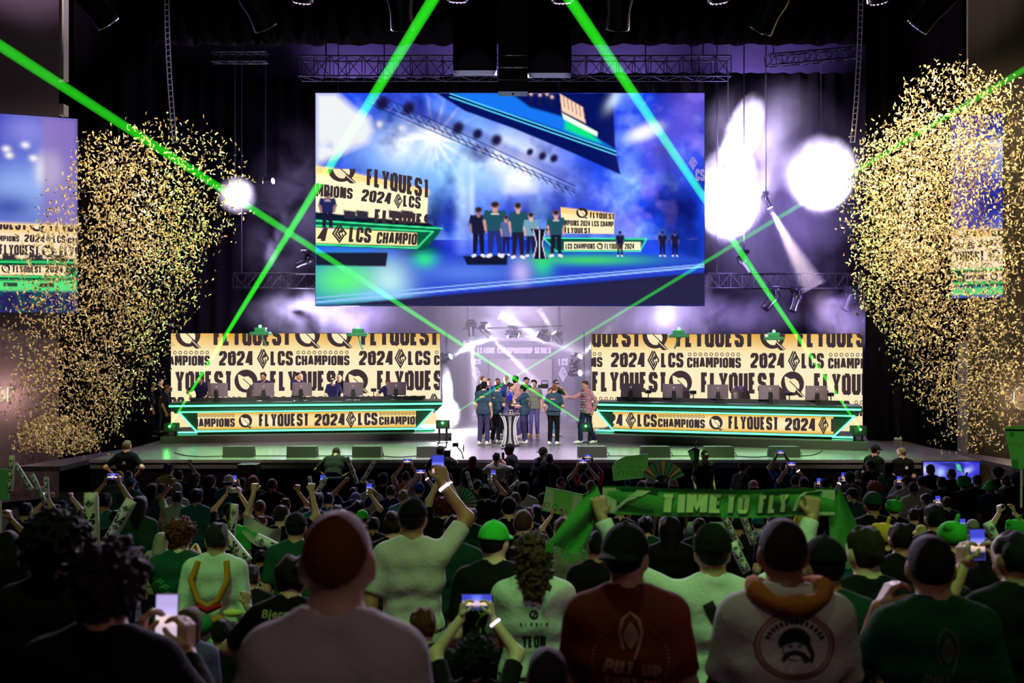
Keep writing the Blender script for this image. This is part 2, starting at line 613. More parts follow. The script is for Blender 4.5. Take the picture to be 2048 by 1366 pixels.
class Paint:
    """A picture for a display, worked out on its pixel grid; coordinates are display pixels."""

    def __init__(self, x0, y0, x1, y1, nx, ny, base):
        self.X, self.Y = np.meshgrid(np.linspace(x0, x1, nx + 1), np.linspace(y0, y1, ny + 1))
        self.a = np.zeros((ny + 1, nx + 1, 3)) + np.array(base)
        self.px = (x1 - x0) / nx

    def mix(self, m, c, add=False):
        m = np.clip(m, 0, 1)[..., None]
        self.a = self.a + m * np.array(c) if add else self.a * (1 - m) + m * np.array(c)
        return self

    def blob(self, x, y, rx, ry, c, k=1., ang=0., p=2., add=False):
        ca, sa = math.cos(math.radians(ang)), math.sin(math.radians(ang))
        dx, dy = self.X - x, self.Y - y
        u, v = (dx * ca + dy * sa) / rx, (-dx * sa + dy * ca) / ry
        return self.mix(k * np.exp(-(u * u + v * v) ** (p / 2)), c, add)

    def poly(self, pts, c, k=1., soft=1.):
        d = np.full(self.X.shape, 1e9)
        inside = np.zeros(self.X.shape, bool)
        n = len(pts)
        for i in range(n):
            (ax, ay), (bx, by) = pts[i], pts[(i + 1) % n]
            ex, ey = bx - ax, by - ay
            t = np.clip(((self.X - ax) * ex + (self.Y - ay) * ey) / (ex * ex + ey * ey + 1e-9), 0, 1)
            d = np.minimum(d, np.hypot(self.X - ax - t * ex, self.Y - ay - t * ey))
            cond = ((ay > self.Y) != (by > self.Y)) & (self.X < ex * (self.Y - ay) / (ey if abs(ey) > 1e-9 else 1e-9) + ax)
            inside ^= cond
        sd = np.where(inside, -d, d)
        return self.mix(k * np.clip(.5 - sd / (2 * soft), 0, 1), c)

    def seg(self, x0, y0, x1, y1, w, c, k=1., w1=None, soft=.8):
        ex, ey = x1 - x0, y1 - y0
        t = np.clip(((self.X - x0) * ex + (self.Y - y0) * ey) / (ex * ex + ey * ey + 1e-9), 0, 1)
        d = np.hypot(self.X - x0 - t * ex, self.Y - y0 - t * ey)
        h = (w + ((w1 if w1 is not None else w) - w) * t) / 2
        return self.mix(k * np.clip(.5 + (h - d) / (2 * soft), 0, 1), c)

    def grad(self, x0, y0, c0, x1, y1, c1):
        ex, ey = x1 - x0, y1 - y0
        t = np.clip(((self.X - x0) * ex + (self.Y - y0) * ey) / (ex * ex + ey * ey), 0, 1)[..., None]
        self.a = np.array(c0) * (1 - t) + np.array(c1) * t
        return self

    def fog(self, scale, seed, oct=4):
        out = np.zeros(self.X.shape)
        r = np.random.default_rng(seed)
        amp = 1.
        for o in range(oct):
            g = r.random((64, 64))
            u, v = self.X / scale * 2 ** o, self.Y / scale * 2 ** o
            i, j = np.floor(u).astype(int), np.floor(v).astype(int)
            fu, fv = u - i, v - j
            fu, fv = fu * fu * (3 - 2 * fu), fv * fv * (3 - 2 * fv)
            G = lambda a, b: g[b % 64, a % 64]
            out += amp * ((G(i, j) * (1 - fu) + G(i + 1, j) * fu) * (1 - fv) + (G(i, j + 1) * (1 - fu) + G(i + 1, j + 1) * fu) * fv)
            amp *= .5
        return out / 1.9

    def figure(self, x, y0, y1, body, legs, skin, wide=1.):
        """A small standing figure between head top y0 and feet y1."""
        h = y1 - y0
        w = h * .13 * wide
        for sx in (-1, 1):
            self.seg(x + sx * w * .38, y0 + h * .5, x + sx * w * .55, y1 - h * .03, w * .85, legs, 1, w * .5)
            self.seg(x + sx * w * .5, y1 - h * .015, x + sx * w * .8, y1, w * .4, (.75, .72, .78))
            self.seg(x + sx * w * .95, y0 + h * .2, x + sx * w * 1.2, y0 + h * .36, w * .55, body, 1, w * .5)
            self.seg(x + sx * w * 1.2, y0 + h * .36, x + sx * w * 1.05, y0 + h * .52, w * .36, skin, 1, w * .3)
        self.poly([(x - w * 1.1, y0 + h * .19), (x - w * .35, y0 + h * .155), (x + w * .35, y0 + h * .155), (x + w * 1.1, y0 + h * .19), (x + w * .9, y0 + h * .54), (x - w * .9, y0 + h * .54)], body, 1, .9)
        self.seg(x, y0 + h * .10, x, y0 + h * .17, w * .6, skin)
        self.blob(x, y0 + h * .075, w * .50, h * .075, skin, 1, 0, 6)
        self.blob(x, y0 + h * .055, w * .52, h * .062, (.02, .015, .02), 1, 0, 6)
        if wide >= 1.15:
            self.seg(x - w * .4, y0 + h * .23, x + w * .4, y0 + h * .23, h * .025, (.6, .55, .6))
        return self
# ------------------------------------------------------------------ the hall: floor, walls, drapes, stage
ZS, YF, XL, XR = 1.45, 23.1, -9.8, 10.85                      # stage top, its front edge and its two ends


FLOOR_PTS = [(-3, 2.9), (0, 2.42), (2.3, 2.02), (5, 1.52), (8.5, 1.0), (11.5, .52), (14, .2), (17, .02), (60, 0)]


def floor_z(d):
    for (a, za), (b, zb) in zip(FLOOR_PTS, FLOOR_PTS[1:]):
        if d <= b:
            return za + (zb - za) * (d - a) / (b - a)
    return 0.


CARPET = mat('dark_carpet', C(22, 20, 26), .95, bump=.3, bscale=90)
WALLM = mat('mauve_wall_paint', C(92, 74, 92), .85, mottle=.12, bscale=1.2)
DARKWALL = mat('black_wall_paint', C(20, 17, 22), .9)
BRONZEWALL = mat('umber_wall_paint', C(60, 52, 40), .85, mottle=.15, bscale=1.)
STAGEM = mat('glossy_stage_vinyl', C(104, 100, 104), .26, spec=.9, bump=.04, bscale=6)

mb = MB()
for (a, za), (b, zb) in zip(FLOOR_PTS, FLOOR_PTS[1:]):
    mb.add([(-20, a, za), (20, a, za), (20, b, zb), (-20, b, zb)], [(0, 1, 2, 3)])
mb.build('floor', CARPET, kind='structure')
MB().box((-20, -3.2, 19.5), (20, 46, 19.8)).build('ceiling', DARKWALL, kind='structure')
MB().box((-20, 45, .2), (20, 45.3, 19.5)).build('wall_back', DARKWALL, kind='structure')
MB().box((-20, -3.3, .2), (20, -3, 19.5)).build('wall_rear', DARKWALL, kind='structure')
PL, PR = Plane(-330, 22.6, 162, 25.9), Plane(1896, 26.6, 2380, 22.9)
for nm, pl, a, b, z0 in (('wall_left', PL, -330, 118, .2), ('wall_right', PR, 1936, 2380, .2)):
    m_ = MB()
    p, q = pl.at(a, PCY), pl.at(b, PCY)
    n = Vector((pl.n.x, pl.n.y, 0))
    m_.prism([(p.x, p.y, z0), (q.x, q.y, z0), (q.x, q.y, 19.5), (p.x, p.y, 19.5)], -n * .3)
    recalc(m_.build(nm, WALLM if nm == 'wall_left' else BRONZEWALL, kind='structure').data)
MB().box((-20, -3, .2), (-19.7, 46, 19.5)).build('wall_left_side', DARKWALL, kind='structure')
MB().box((19.7, -3, .2), (20, 46, 19.5)).build('wall_right_side', DARKWALL, kind='structure')
# pale returns of the proscenium
PALE = mat('pale_plaster', C(228, 206, 202), .8)
p = at(116, 0, 26.4)
MB().box((p.x, 26.2, 11.1), (p.x + .24, 26.5, 19.5)).box((p.x + .07, 26.2, 10.17), (p.x + .24, 26.5, 10.46)).build('trim_1', PALE, kind='structure')
p = at(1933, 0, 26.9)
MB().box((p.x, 26.6, 10.1), (p.x + .2, 26.9, 19.5)).box((p.x + .45, 26.5, 8), (p.x + .48, 26.6, 19.5)).build('trim_2', PALE, kind='structure')
p = at(1918, 0, 26.8)
MB().box((p.x, 26.7, 0), (p.x + .3, 26.9, 4.2)).build('trim_3', mat('pale_pillar_paint', C(150, 142, 160), .7), kind='structure')

MB().box((XL, YF, 1.25), (XR, 44.8, ZS)).build('stage_floor', STAGEM, kind='structure')
MB().box((XL, YF + .05, 0), (XR, 44.8, 1.25)).build('stage_front_wall', MATTE, kind='structure')
MB().box((XL, YF - .03, ZS - .06), (XR, YF, ZS + .012)).build('trim_4', mat('stage_lip_metal', C(200, 190, 200), .3, .6), kind='structure')


def drape(name, x0, x1, y, z0, z1, label, folds=None, scallop=0., amp=.09, n=160):
    """A hanging cloth with real folds."""
    folds = folds or max(4, int((x1 - x0) * 1.7))
    vs, fs = [], []
    rows = 4
    for j in range(rows + 1):
        for i in range(n + 1):
            u = i / n
            z = z0 + (z1 - z0) * j / rows
            if j == 0 and scallop:
                z += scallop * abs(math.sin(u * PI * folds * .5))
            vs.append((x0 + (x1 - x0) * u, y + amp * math.sin(u * folds * 2 * PI) + .4 * amp * math.sin(u * folds * 5.3 + 1), z))
    w = n + 1
    for j in range(rows):
        for i in range(n):
            fs.append((j * w + i, j * w + i + 1, (j + 1) * w + i + 1, (j + 1) * w + i))
    o = MB().add(vs, fs, 0, True).build(name, MATTE)
    s = o.modifiers.new('thickness', 'SOLIDIFY')
    s.thickness = .012
    return tag(o, label, 'curtain', 'black stage drapes')


drape('stage_drape', at(40, 0, 28.4).x, at(2010, 0, 28.4).x, 28.4, at(0, 92, 28.4).z, 19.45, 'black border drape across the top of the stage with a scalloped hem', scallop=.06)
drape('stage_drape', at(150, 0, 36.5).x, at(892, 0, 36.5).x, 36.5, ZS, at(0, 156, 36.5).z, 'black drape hanging behind the stage to the left of the centre arch')
drape('stage_drape', at(1178, 0, 36.5).x, at(1905, 0, 36.5).x, 36.5, ZS, at(0, 146, 36.5).z, 'black drape hanging behind the stage to the right of the centre arch')
drape('stage_drape', at(880, 0, 36.7).x, at(1190, 0, 36.7).x, 36.7, at(0, 590, 36.7).z, at(0, 150, 36.7).z, 'black drape panel hanging behind the big screen above the centre arch')
drape('stage_drape', at(110, 0, 27.5).x, at(300, 0, 27.5).x, 27.6, .02, 19.4, 'tall black leg drape beside the left side screen')
drape('stage_drape', at(1735, 0, 27.5).x, at(1935, 0, 27.5).x, 27.6, .02, 19.4, 'tall black leg drape beside the right side screen')
# lilac cloth behind the top truss
mb = MB().box((at(270, 0, 40).x, 40, at(0, 200, 40).z), (at(1770, 0, 40).x, 40.05, 19.3))
mb.build('wall_back_cloth', mat('grey_cloth', C(120, 110, 135), .9, mottle=.25, bscale=.7), kind='structure')
for x_ in (-6.5, -1.5, 4, 9.5):
    light('SPOT', (x_, 38.2, 12.6), (x_ + .6, 40, 15.2), 800, (.42, .3, 1), .2, 95, .9, 'cloth_lamp')

# ------------------------------------------------------------------ displays
YEL0, YEL1, YEL2 = C(226, 158, 44), C(252, 222, 140), C(253, 238, 196)
DINK = glow('display_dark', C(64, 50, 54))
DLIGHT = glow('display_cream', C(253, 236, 190))
PIX = display_mat('display_pixels', 1.)


def leaf_q(F, cx, cy, r, mi=0):
    F.unit(emblem_leaf(), cx - r, cy + r, cx + r, cy - r, mi, 1)


def series_mark(F, cx, cy, w, h, mi=0):
    F.unit(emblem_series(), cx - w / 2, cy + h / 2, cx + w / 2, cy - h / 2, mi)


def champion_wall(F, fq, row1, row2, row4, y1, y2, y3, y4):
    """The repeating winners' pattern. fq: left ends of FLYQUEST in row 3 with the emblem centres."""
    for x in row1[0]:
        F.words('FLYQUEST', x, y1, x + 152, y1 - 41)
    for x in row1[1]:
        leaf_q(F, x, y1 - 21, 26)
    for x in row2[0]:
        F.words('CHAMPIONS', x, y2, x + 108, y2 - 20, bold=.035)
        F.rings(x, x + 108, y2 - 26, 3, 10)
    for x in row2[1]:
        F.words('2024', x, y2, x + 67, y2 - 29, bold=.035)
        F.line([(x + 21, y2 - 8), (x + 27, y2 - 21)], 1.6, 0)
    for x in row2[2]:
        series_mark(F, x, y2 - 14, 21, 37)
        F.words('LCS', x + 15, y2, x + 60, y2 - 29, bold=.035)
    for x in fq[0]:
        F.words('FLYQUEST', x, y3, x + 147, y3 - 40)
    for x in fq[1]:
        leaf_q(F, x, y3 - 19, 24)
    for x in row4[0]:
        F.words('LCS', x, y4, x + 45, y4 - 29, bold=.035)
        F.rings(x + 52, x + 160, y4 - 26, 3, 10)
        F.words('CHAMPIONS', x + 52, y4, x + 160, y4 - 20, bold=.035)
        F.words('2024', x + 180, y4, x + 247, y4 - 29, bold=.035)
        series_mark(F, x + 264, y4 - 14, 21, 37)


def wall_colors(x0, y0, x1, y1, nx, ny):
    P = Paint(x0, y0, x1, y1, nx, ny, YEL2)
    t = (P.Y - y0) / (y1 - y0)
    P.mix(np.clip(1 - t / .30, 0, 1) ** 1.1, YEL1)
    P.mix(np.clip(1 - t / .17, 0, 1) ** .8 * (.75 + .25 * np.sin(P.X / 34)), YEL0)
    P.mix(np.clip((t - .55) / .45, 0, 1) * .5, YEL1)
    return P.a


def led_wall(label, plane, dref, x0, x1, ytop, ybot, F):
    root = empty('led_wall', plane.at((x0 + x1) / 2, ybot, 0, dref), label=label, cat='display', group='champion walls behind the desks')
    M = Matrix.Translation(-root.location)
    pl = plane.placer(dref)
    a = pixel_grid('display', lambda x, y, l: M @ pl(x, y, l), x0, ytop, x1, ybot, 56, 40, wall_colors(x0, ytop, x1, ybot, 56, 40), PIX, root, F, (DINK, DLIGHT))
    mb = MB()
    P = [M @ pl(x, y, -.02) for x, y in ((x0 - 1, ytop - 1), (x1 + 1, ytop - 1), (x1 + 1, ybot + 1), (x0 - 1, ybot + 1))]
    mb.prism(P, (-plane.n.x * .18, -plane.n.y * .18, 0))
    recalc(mb.build('cabinet', BLACK, root).data)
    return root


WPL = Plane(342, 31.0, 880, 31.9)
WPR = Plane(1183, 32.0, 1725, 29.9)
F = Flat()
champion_wall(F, ((315, 540, 754), (492, 713)), ((427, 722), (376, 615, 679)), ((312, 591, 868), (438, 718), (526, 801)), ((324, 604),), 691, 731, 782, 822)
led_wall('yellow champion display wall behind the desk on the left of the stage', WPL, 31.3, 342, 880, 667, 858, F)
F = Flat()
champion_wall(F, ((1184, 1402, 1628), (1361, 1585)), ((1126, 1352, 1595), (1310, 1545)), ((1097, 1374, 1656), (1222, 1501), (1307, 1588)), ((1090, 1370, 1655),), 694, 734, 783, 823)
led_wall('yellow champion display wall behind the desk on the right of the stage', WPR, 32.0, 1183, 1725, 669, 858, F)

# the big screen
X0, Y0, X1, Y1 = 631, 186, 1409, 611
P = Paint(X0, Y0, X1, Y1, 389, 212, C(20, 56, 212))
fg, fg2, fg3 = P.fog(120, 1), P.fog(60, 2), P.fog(22, 9)
P.mix((fg - .35) * 1.5, C(30, 80, 240))
P.mix((fg2 - .5) * 1.6, C(70, 80, 215))
P.mix((.46 - fg) * 3, C(6, 16, 100))
# cyan fog and white flares over the middle
P.blob(850, 300, 120, 70, C(120, 190, 250), .95)
P.blob(930, 330, 110, 60, C(140, 200, 252), .9)
P.blob(830, 290, 70, 40, C(235, 240, 255), 1)
P.blob(1030, 320, 70, 55, C(225, 235, 255), 1)
P.blob(1075, 350, 90, 30, C(160, 180, 255), .8, 18)
P.mix(np.clip((fg3 - .55) * 2.2, 0, .45) * np.exp(-(((P.X - 900) / 170) ** 2 + ((P.Y - 320) / 80) ** 2)), C(60, 130, 235))
P.blob(925, 385, 14, 90, C(190, 220, 255), .8)
P.blob(944, 380, 6, 80, C(210, 230, 255), .7)
for x_, y_, r_ in ((759, 249, 7), (802, 256, 5), (962, 303, 6)):
    P.blob(x_, y_, r_, r_, (1, 1, 1), 1)
for a_ in range(0, 180, 24):
    P.blob(868, 276, 52, 3.2, (1, 1, 1), .8, a_ + 9)
P.blob(1010, 302, 20, 26, (1, 1, 1), 1)
P.poly([(990, 318), (1040, 300), (1075, 345), (1068, 378), (1012, 380)], (.97, .97, 1), .9, 14)
sky = (P.Y < 480) * np.clip((P.X - 640) / 120, 0, 1)
P.mix((fg2 - .48) * 2.2 * sky, C(120, 170, 255))
P.mix((fg3 - .55) * 2.0 * sky * np.clip(fg2 * 1.6 - .5, 0, 1), C(190, 220, 255))
P.mix((.44 - fg2) * 3.2 * sky, C(8, 22, 125))
P.mix((P.fog(48, 21) - .55) * 2.4 * sky * np.clip((P.X - 1180) / 80, 0, 1), C(140, 120, 235))
P.poly([(740, 186), (800, 186), (1140, 346), (1130, 366), (990, 300), (870, 250)], C(44, 50, 170), .55, 6)
for o_ in (0, 16, 26):
    P.seg(735, 180 + o_, 1150, 372 + o_ * .5, 2.2, C(34, 38, 120), .9)
# pale cone at the upper left
P.poly([(631, 186), (672, 186), (705, 215), (738, 236), (746, 262), (735, 285), (700, 300), (631, 330)], C(222, 224, 226), 1, 9)
P.mix(np.clip((fg3 - .5) * 3, 0, 1) * np.exp(-(((P.X - 670) / 60) ** 2 + ((P.Y - 310) / 20) ** 2)), C(60, 130, 230))
# its own truss with lamps
for k in range(26):
    x_ = 745 + k * 16
    y_ = 193 + (x_ - 745) * .48
    if x_ < 1130:
        c_ = C(30, 34, 96)
        P.seg(x_, y_ - 6, x_ + 14, y_ + 14, 2, c_, .9)
        P.seg(x_ + 14, y_, x_, y_ + 14, 1.6, C(120, 130, 220), .6)
for x_, y_, r_ in ((765, 207, 13), (817, 217, 13), (916, 256, 12), (955, 268, 10), (993, 280, 11), (1060, 304, 7), (1085, 312, 8), (1108, 317, 8)):
    P.blob(x_, y_, r_, r_ * 1.2, C(24, 18, 62), 1, 35, 5)
# second screen in the picture
P.poly([(872, 186), (1225, 186), (1231, 300), (1241, 349), (1150, 308), (1030, 258), (930, 222)], C(4, 16, 88), 1, 1.5)
P.poly([(905, 186), (1020, 186), (1060, 215), (1130, 235), (1231, 300), (1190, 285), (1060, 240), (960, 210)], C(20, 110, 225), 1, 3)
P.poly([(1130, 240), (1170, 255), (1200, 285), (1160, 272), (1130, 258)], C(10, 215, 120), 1, 4)
for o_ in (0, 7):
    P.seg(900, 187 + o_, 1232, 303 + o_, 2.2, C(90, 220, 250), .9)
P.poly([(1120, 188), (1166, 215), (1171, 246), (1124, 222)], C(250, 200, 170), 1, 1.5)
P.poly([(1124, 226), (1195, 264), (1194, 273), (1127, 238)], C(220, 250, 225), 1, 1.5)
for k in range(6):
    P.seg(1127 + k * 8, 194 + k * 4.4, 1129 + k * 8, 214 + k * 4.6, 2, C(90, 50, 90), .8)
for x_, y_ in ((1062, 200), (1080, 202), (1104, 206), (1094, 200)):
    P.seg(x_, y_ - 14, x_, y_ + 6, 7, C(16, 22, 70))
    P.blob(x_, y_ - 12, 3, 3, C(230, 190, 190))
P.blob(1290, 265, 36, 15, (1, 1, 1), 1, -20, 3)
P.blob(1228, 200, 22, 10, C(200, 220, 255), .8, -55)
P.blob(1330, 300, 60, 60, C(110, 105, 230), .5)
P.blob(1380, 220, 40, 50, C(120, 95, 215), .6)
P.poly([(1330, 300), (1409, 470), (1409, 560), (1318, 480)], C(10, 18, 90), .7, 18)
# stage deck in the picture
P.poly([(631, 531), (868, 510), (1300, 508), (1409, 516), (1409, 611), (631, 611)], C(34, 60, 190), 1, 4)
P.blob(690, 560, 75, 45, C(90, 230, 120), 1)
P.blob(780, 560, 40, 40, C(190, 235, 235), .8)
P.blob(850, 520, 22, 16, C(40, 220, 110), .9)
P.blob(1085, 526, 20, 26, C(40, 210, 110), .9)
P.blob(1180, 520, 110, 10, C(60, 200, 90), .9)
P.blob(935, 545, 100, 22, C(90, 130, 225), .7)
P.blob(1042, 545, 18, 24, C(205, 190, 235), .7)
P.blob(760, 595, 60, 16, C(120, 200, 250), .6)
P.poly([(631, 612), (1409, 545), (1409, 611)], C(26, 24, 62), 1, 3)
P.poly([(740, 606), (1409, 548), (1409, 611), (740, 611)], C(38, 34, 66), .9, 6)
for o_, w_ in ((0, 3.5), (-9, 2)):
    P.seg(631, 605 + o_, 1409, 533 + o_ * .5, w_, C(150, 190, 255), .9)
# display wall, desk and people in the picture
P.poly([(631, 331), (700, 345), (857, 380), (853, 448), (631, 425)], C(254, 232, 190), 1, 1)
P.poly([(631, 331), (700, 345), (857, 380), (857, 388), (631, 346)], C(246, 196, 100), .8, 5)
P.poly([(631, 424), (858, 446), (872, 455), (631, 442)], C(10, 26, 40), 1, 1)
P.poly([(631, 440), (883, 457), (878, 468), (850, 500), (631, 492)], C(6, 84, 60), 1, 1)
for a_, b_ in (((631, 441), (884, 457)), ((631, 451), (866, 463)), ((631, 489), (832, 496)), ((866, 463), (834, 496))):
    P.seg(*a_, *b_, 2.6, C(60, 245, 150))
P.poly([(631, 455), (834, 466), (834, 492), (631, 486)], C(252, 226, 160), 1, 1)
for x_ in (700, 725, 790, 815):
    P.poly([(x_ - 13, 420), (x_ + 12, 423), (x_ + 11, 438), (x_ - 12, 436)], C(44, 40, 60), 1, 1)
P.figure(655, 384, 460, C(34, 34, 84), C(24, 24, 50), C(150, 100, 110), 1.3)
P.poly([(631, 505), (776, 505), (772, 533), (631, 531)], C(26, 28, 48), 1, 1.5)
P.poly([(926, 512), (1016, 510), (1014, 530), (934, 530)], C(16, 20, 46), 1, 1.5)
P.poly([(1122, 415), (1228, 428), (1228, 468), (1122, 466)], C(252, 222, 175), 1, 1)
P.poly([(1122, 415), (1228, 428), (1228, 436), (1122, 426)], C(246, 190, 96), .8, 3)
P.poly([(1090, 476), (1290, 476), (1280, 502), (1110, 502)], C(6, 80, 70), 1, 1)
for a_, b_ in (((1086, 476), (1293, 478)), ((1112, 502), (1280, 502)), ((1293, 478), (1280, 502)), ((1090, 479), (1112, 502))):
    P.seg(*a_, *b_, 2.2, C(60, 245, 170))
P.poly([(1128, 484), (1281, 484), (1281, 500), (1128, 500)], C(254, 236, 190), 1, 1)
TE, NV = C(30, 76, 92), C(26, 26, 60)
P.figure(957, 414, 512, C(22, 24, 52), C(20, 20, 44), C(150, 110, 120), 1.1)
P.figure(990, 403, 512, TE, C(34, 44, 110), C(190, 140, 130), 1.25)
P.figure(1012, 430, 510, C(80, 96, 150), NV, C(190, 150, 140), .8)
P.figure(1036, 405, 515, TE, C(30, 28, 44), C(205, 150, 140), 1.0)
P.figure(1062, 425, 512, C(110, 150, 175), NV, C(215, 170, 160), 1.0)
P.figure(1112, 420, 512, TE, C(24, 24, 44), C(205, 150, 140), 1.15)
P.poly([(1060, 458), (1098, 458), (1088, 470), (1086, 500), (1096, 518), (1064, 518), (1072, 500), (1070, 470)], C(20, 18, 36), 1, 1)
for d_ in (-12, 0, 12):
    P.seg(1079 + d_, 461, 1079 + d_ * .45, 488, 1.4, C(230, 225, 255))
    P.seg(1079 + d_ * .45, 488, 1079 + d_, 516, 1.4, C(230, 225, 255))
for x_ in (1240, 1325, 1350):
    P.figure(x_, 462, 512, C(24, 24, 60), C(18, 18, 40), C(90, 80, 130))
F = Flat()
q = lambda a, b, h, s=0: [a, b, (b[0] + s, b[1] - h), (a[0] + s, a[1] - h)]
F.words('FLYQUEST', 0, 0, 0, 0, quad=[(733, 371), (857, 397), (858, 360), (734, 334)])
F.words('MPIONS', 0, 0, 0, 0, quad=[(631, 393), (705, 398), (706, 377), (632, 366)])
F.words('2024', 0, 0, 0, 0, quad=[(722, 402), (780, 409), (783, 386), (725, 378)])
F.words('LCS', 0, 0, 0, 0, quad=[(806, 413), (841, 418), (842, 394), (807, 390)])
F.unit(emblem_series(), 789, 416, 804, 388)
F.unit(emblem_leaf(), 655, 366, 712, 314)
F.words('FLYQUEST', 0, 0, 0, 0, quad=[(748, 445), (876, 462), (878, 431), (750, 418)])
F.clipped(631, 338, 856, 447)
F2 = Flat()
F2.words('4', 0, 0, 0, 0, quad=[(632, 482), (650, 483), (656, 456), (640, 455)])
F2.unit(emblem_series(), 666, 484, 692, 450)
F2.words('LCS', 0, 0, 0, 0, quad=[(697, 484), (741, 486), (744, 456), (700, 453)])
F2.words('CHAMPIO', 0, 0, 0, 0, quad=[(752, 487), (833, 490), (835, 467), (755, 464)])
F2.words('LCS CHAMPIONS', 0, 0, 0, 0, quad=[(1131, 498), (1190, 498), (1190, 487), (1131, 487)])
F2.unit(emblem_leaf(), 1193, 499, 1206, 486)
F2.words('FLYQUEST 2024', 0, 0, 0, 0, quad=[(1209, 498), (1268, 498), (1268, 487), (1209, 487)])
F2.words('MPIONS 2024 LCS CHAMP', 0, 0, 0, 0, quad=[(1129, 451), (1227, 454), (1227, 443), (1129, 440)])
F2.words('FLYQUEST', 0, 0, 0, 0, quad=[(1129, 466), (1180, 467), (1180, 456), (1129, 455)])
F2.words('FLYQUEST', 0, 0, 0, 0, quad=[(1180, 436), (1228, 439), (1228, 428), (1180, 424)])
F2.unit(emblem_leaf(), 1152, 437, 1176, 415)
F.parts += F2.parts
# partner banner seen at the right edge of the picture
F3 = Flat()
F3.unit(emblem_series(), 1378, 338, 1394, 314, 2)
F3.words('CS', 1391, 362, 1409, 338, 2)
F.parts += F3.parts
P.a = np.minimum(P.a * 1.22, 1.)
BIG = Plane(631, 30, 1409, 30)
root = empty('video_screen', BIG.at(1020, 611), label='giant video screen above the stage showing the team around the trophy', cat='screen')
M = Matrix.Translation(-root.location)
pixel_grid('display', lambda x, y, l: M @ BIG.at(x, y, l), X0, Y0, X1, Y1, 389, 212, P.a, PIX, root, F, (DINK, DLIGHT, glow('display_lilac', C(150, 140, 215))))
a, b = M @ BIG.at(X0 - 1, Y1 + 1), M @ BIG.at(X1 + 1, Y0 - 1)
MB().box((a.x, .015, a.z), (b.x, .3, b.z)).build('housing', BLACK, root)

# side screens
def side_screen(label, plane, dref, x0, x1, ytop, ybot, F, P, nx, ny):
    root = empty('side_screen', plane.at((x0 + x1) / 2, ybot, .02, dref), label=label, cat='screen', group='side screens on the hall walls')
    M = Matrix.Translation(-root.location)
    pl = plane.placer(dref)
    pixel_grid('display', lambda x, y, l: M @ pl(x, y, l + .12), x0, ytop, x1, ybot, nx, ny, P.a, PIX, root, F, (DINK, DLIGHT))
    mb = MB()
    pts = [M @ pl(x, y, .1) for x, y in ((x0 - 1, ytop - 1), (x1 + 1, ytop - 1), (x1 + 1, ybot + 1), (x0 - 1, ybot + 1))]
    mb.prism(pts, (-plane.n.x * .08, -plane.n.y * .08, 0))
    recalc(mb.build('housing', BLACK, root).data)


P = Paint(-120, 240, 155, 626, 110, 150, C(30, 40, 170))
fg = P.fog(70, 4)
P.mix((fg - .3) * 1.4, C(70, 80, 215))
P.blob(60, 270, 60, 40, C(150, 150, 235), .8)
P.blob(60, 380, 70, 60, C(110, 130, 225), .9)
P.blob(40, 400, 90, 60, C(165, 195, 255), .9)
P.blob(100, 345, 27, 38, (1, 1, 1), 1, 0, 3)
P.poly([(85, 240), (155, 240), (155, 455), (85, 455)], C(150, 125, 190), .75, 8)
for x_, y_ in ((52, 298), (14, 308), (20, 320), (68, 323)):
    P.blob(x_, y_, 8, 6, (1, .95, 1), 1)
P.blob(20, 420, 60, 30, C(20, 40, 160), .8)
P.poly([(-120, 452), (155, 452), (155, 528), (-120, 528)], C(254, 232, 195), 1, 1.5)
P.poly([(-120, 452), (155, 452), (155, 470), (-120, 470)], C(250, 200, 120), .8, 5)
P.poly([(-120, 524), (155, 518), (155, 572), (-120, 578)], C(8, 70, 50), 1, 1.5)
P.poly([(-120, 537), (132, 533), (132, 552), (-120, 556)], C(254, 232, 180), 1, 1)
for y_ in (529, 558):
    P.seg(-120, y_, 150, y_ - 3, 3, C(60, 245, 130))
P.seg(155, 545, 145, 556, 2.5, C(60, 245, 130))
P.poly([(-120, 566), (155, 562), (155, 584), (-120, 586)], C(90, 235, 130), 1, 3)
P.poly([(-120, 586), (155, 584), (155, 626), (-120, 626)], C(38, 36, 90), 1, 3)
P.mix(np.clip((P.fog(14, 5) - .5) * 3, 0, 1) * (P.Y > 584), C(20, 90, 90))
for x_ in (20, 72, 120):
    P.poly([(x_ - 14, 512), (x_ + 14, 512), (x_ + 14, 523), (x_ - 14, 523)], C(60, 50, 60), 1, 1)
for x_ in (22, 95):
    P.poly([(x_ - 14, 568), (x_ + 14, 568), (x_ + 14, 576), (x_ - 14, 576)], C(50, 70, 60), 1, 1)
F = Flat()
for x_ in (-105, 36):
    F.words('FLYQUEST', x_ + 64, 465, x_ + 158, 440)
    F.words('FLYQUEST', x_ - 36, 514, x_ + 42, 494)
    leaf_q(F, x_ + 61, 505, 13)
leaf_q(F, 75, 452, 16)
F.words('FLYQUEST', 120, 514, 200, 494)
F.words('MPIONS', -2, 488, 40, 477)
F.words('2024', 50, 488, 90, 473)
series_mark(F, 98, 481, 10, 18)
F.words('LCS', 107, 488, 132, 473)
F.words('CHAM', 136, 488, 176, 477)
leaf_q(F, 13, 541, 9)
F.words('FLYQUEST', 27, 548, 83, 535)
F.words('2024', 92, 547, 126, 534)
F.clipped(-120, 455, 155, 560)
SPL, SPR = Plane(-140, 23.9, 155, 25.0), Plane(1902, 26.2, 2200, 25.0)
side_screen('tall left side screen on the wall showing the champion wall under blue haze', SPL, 25.0, -120, 155, 240, 626, F, P, 110, 150)
P = Paint(1902, 240, 2180, 597, 110, 140, C(26, 30, 130))
P.mix((P.fog(60, 8) - .35) * 1.2, C(60, 70, 215))
P.blob(2015, 322, 40, 34, C(170, 190, 255), .9)
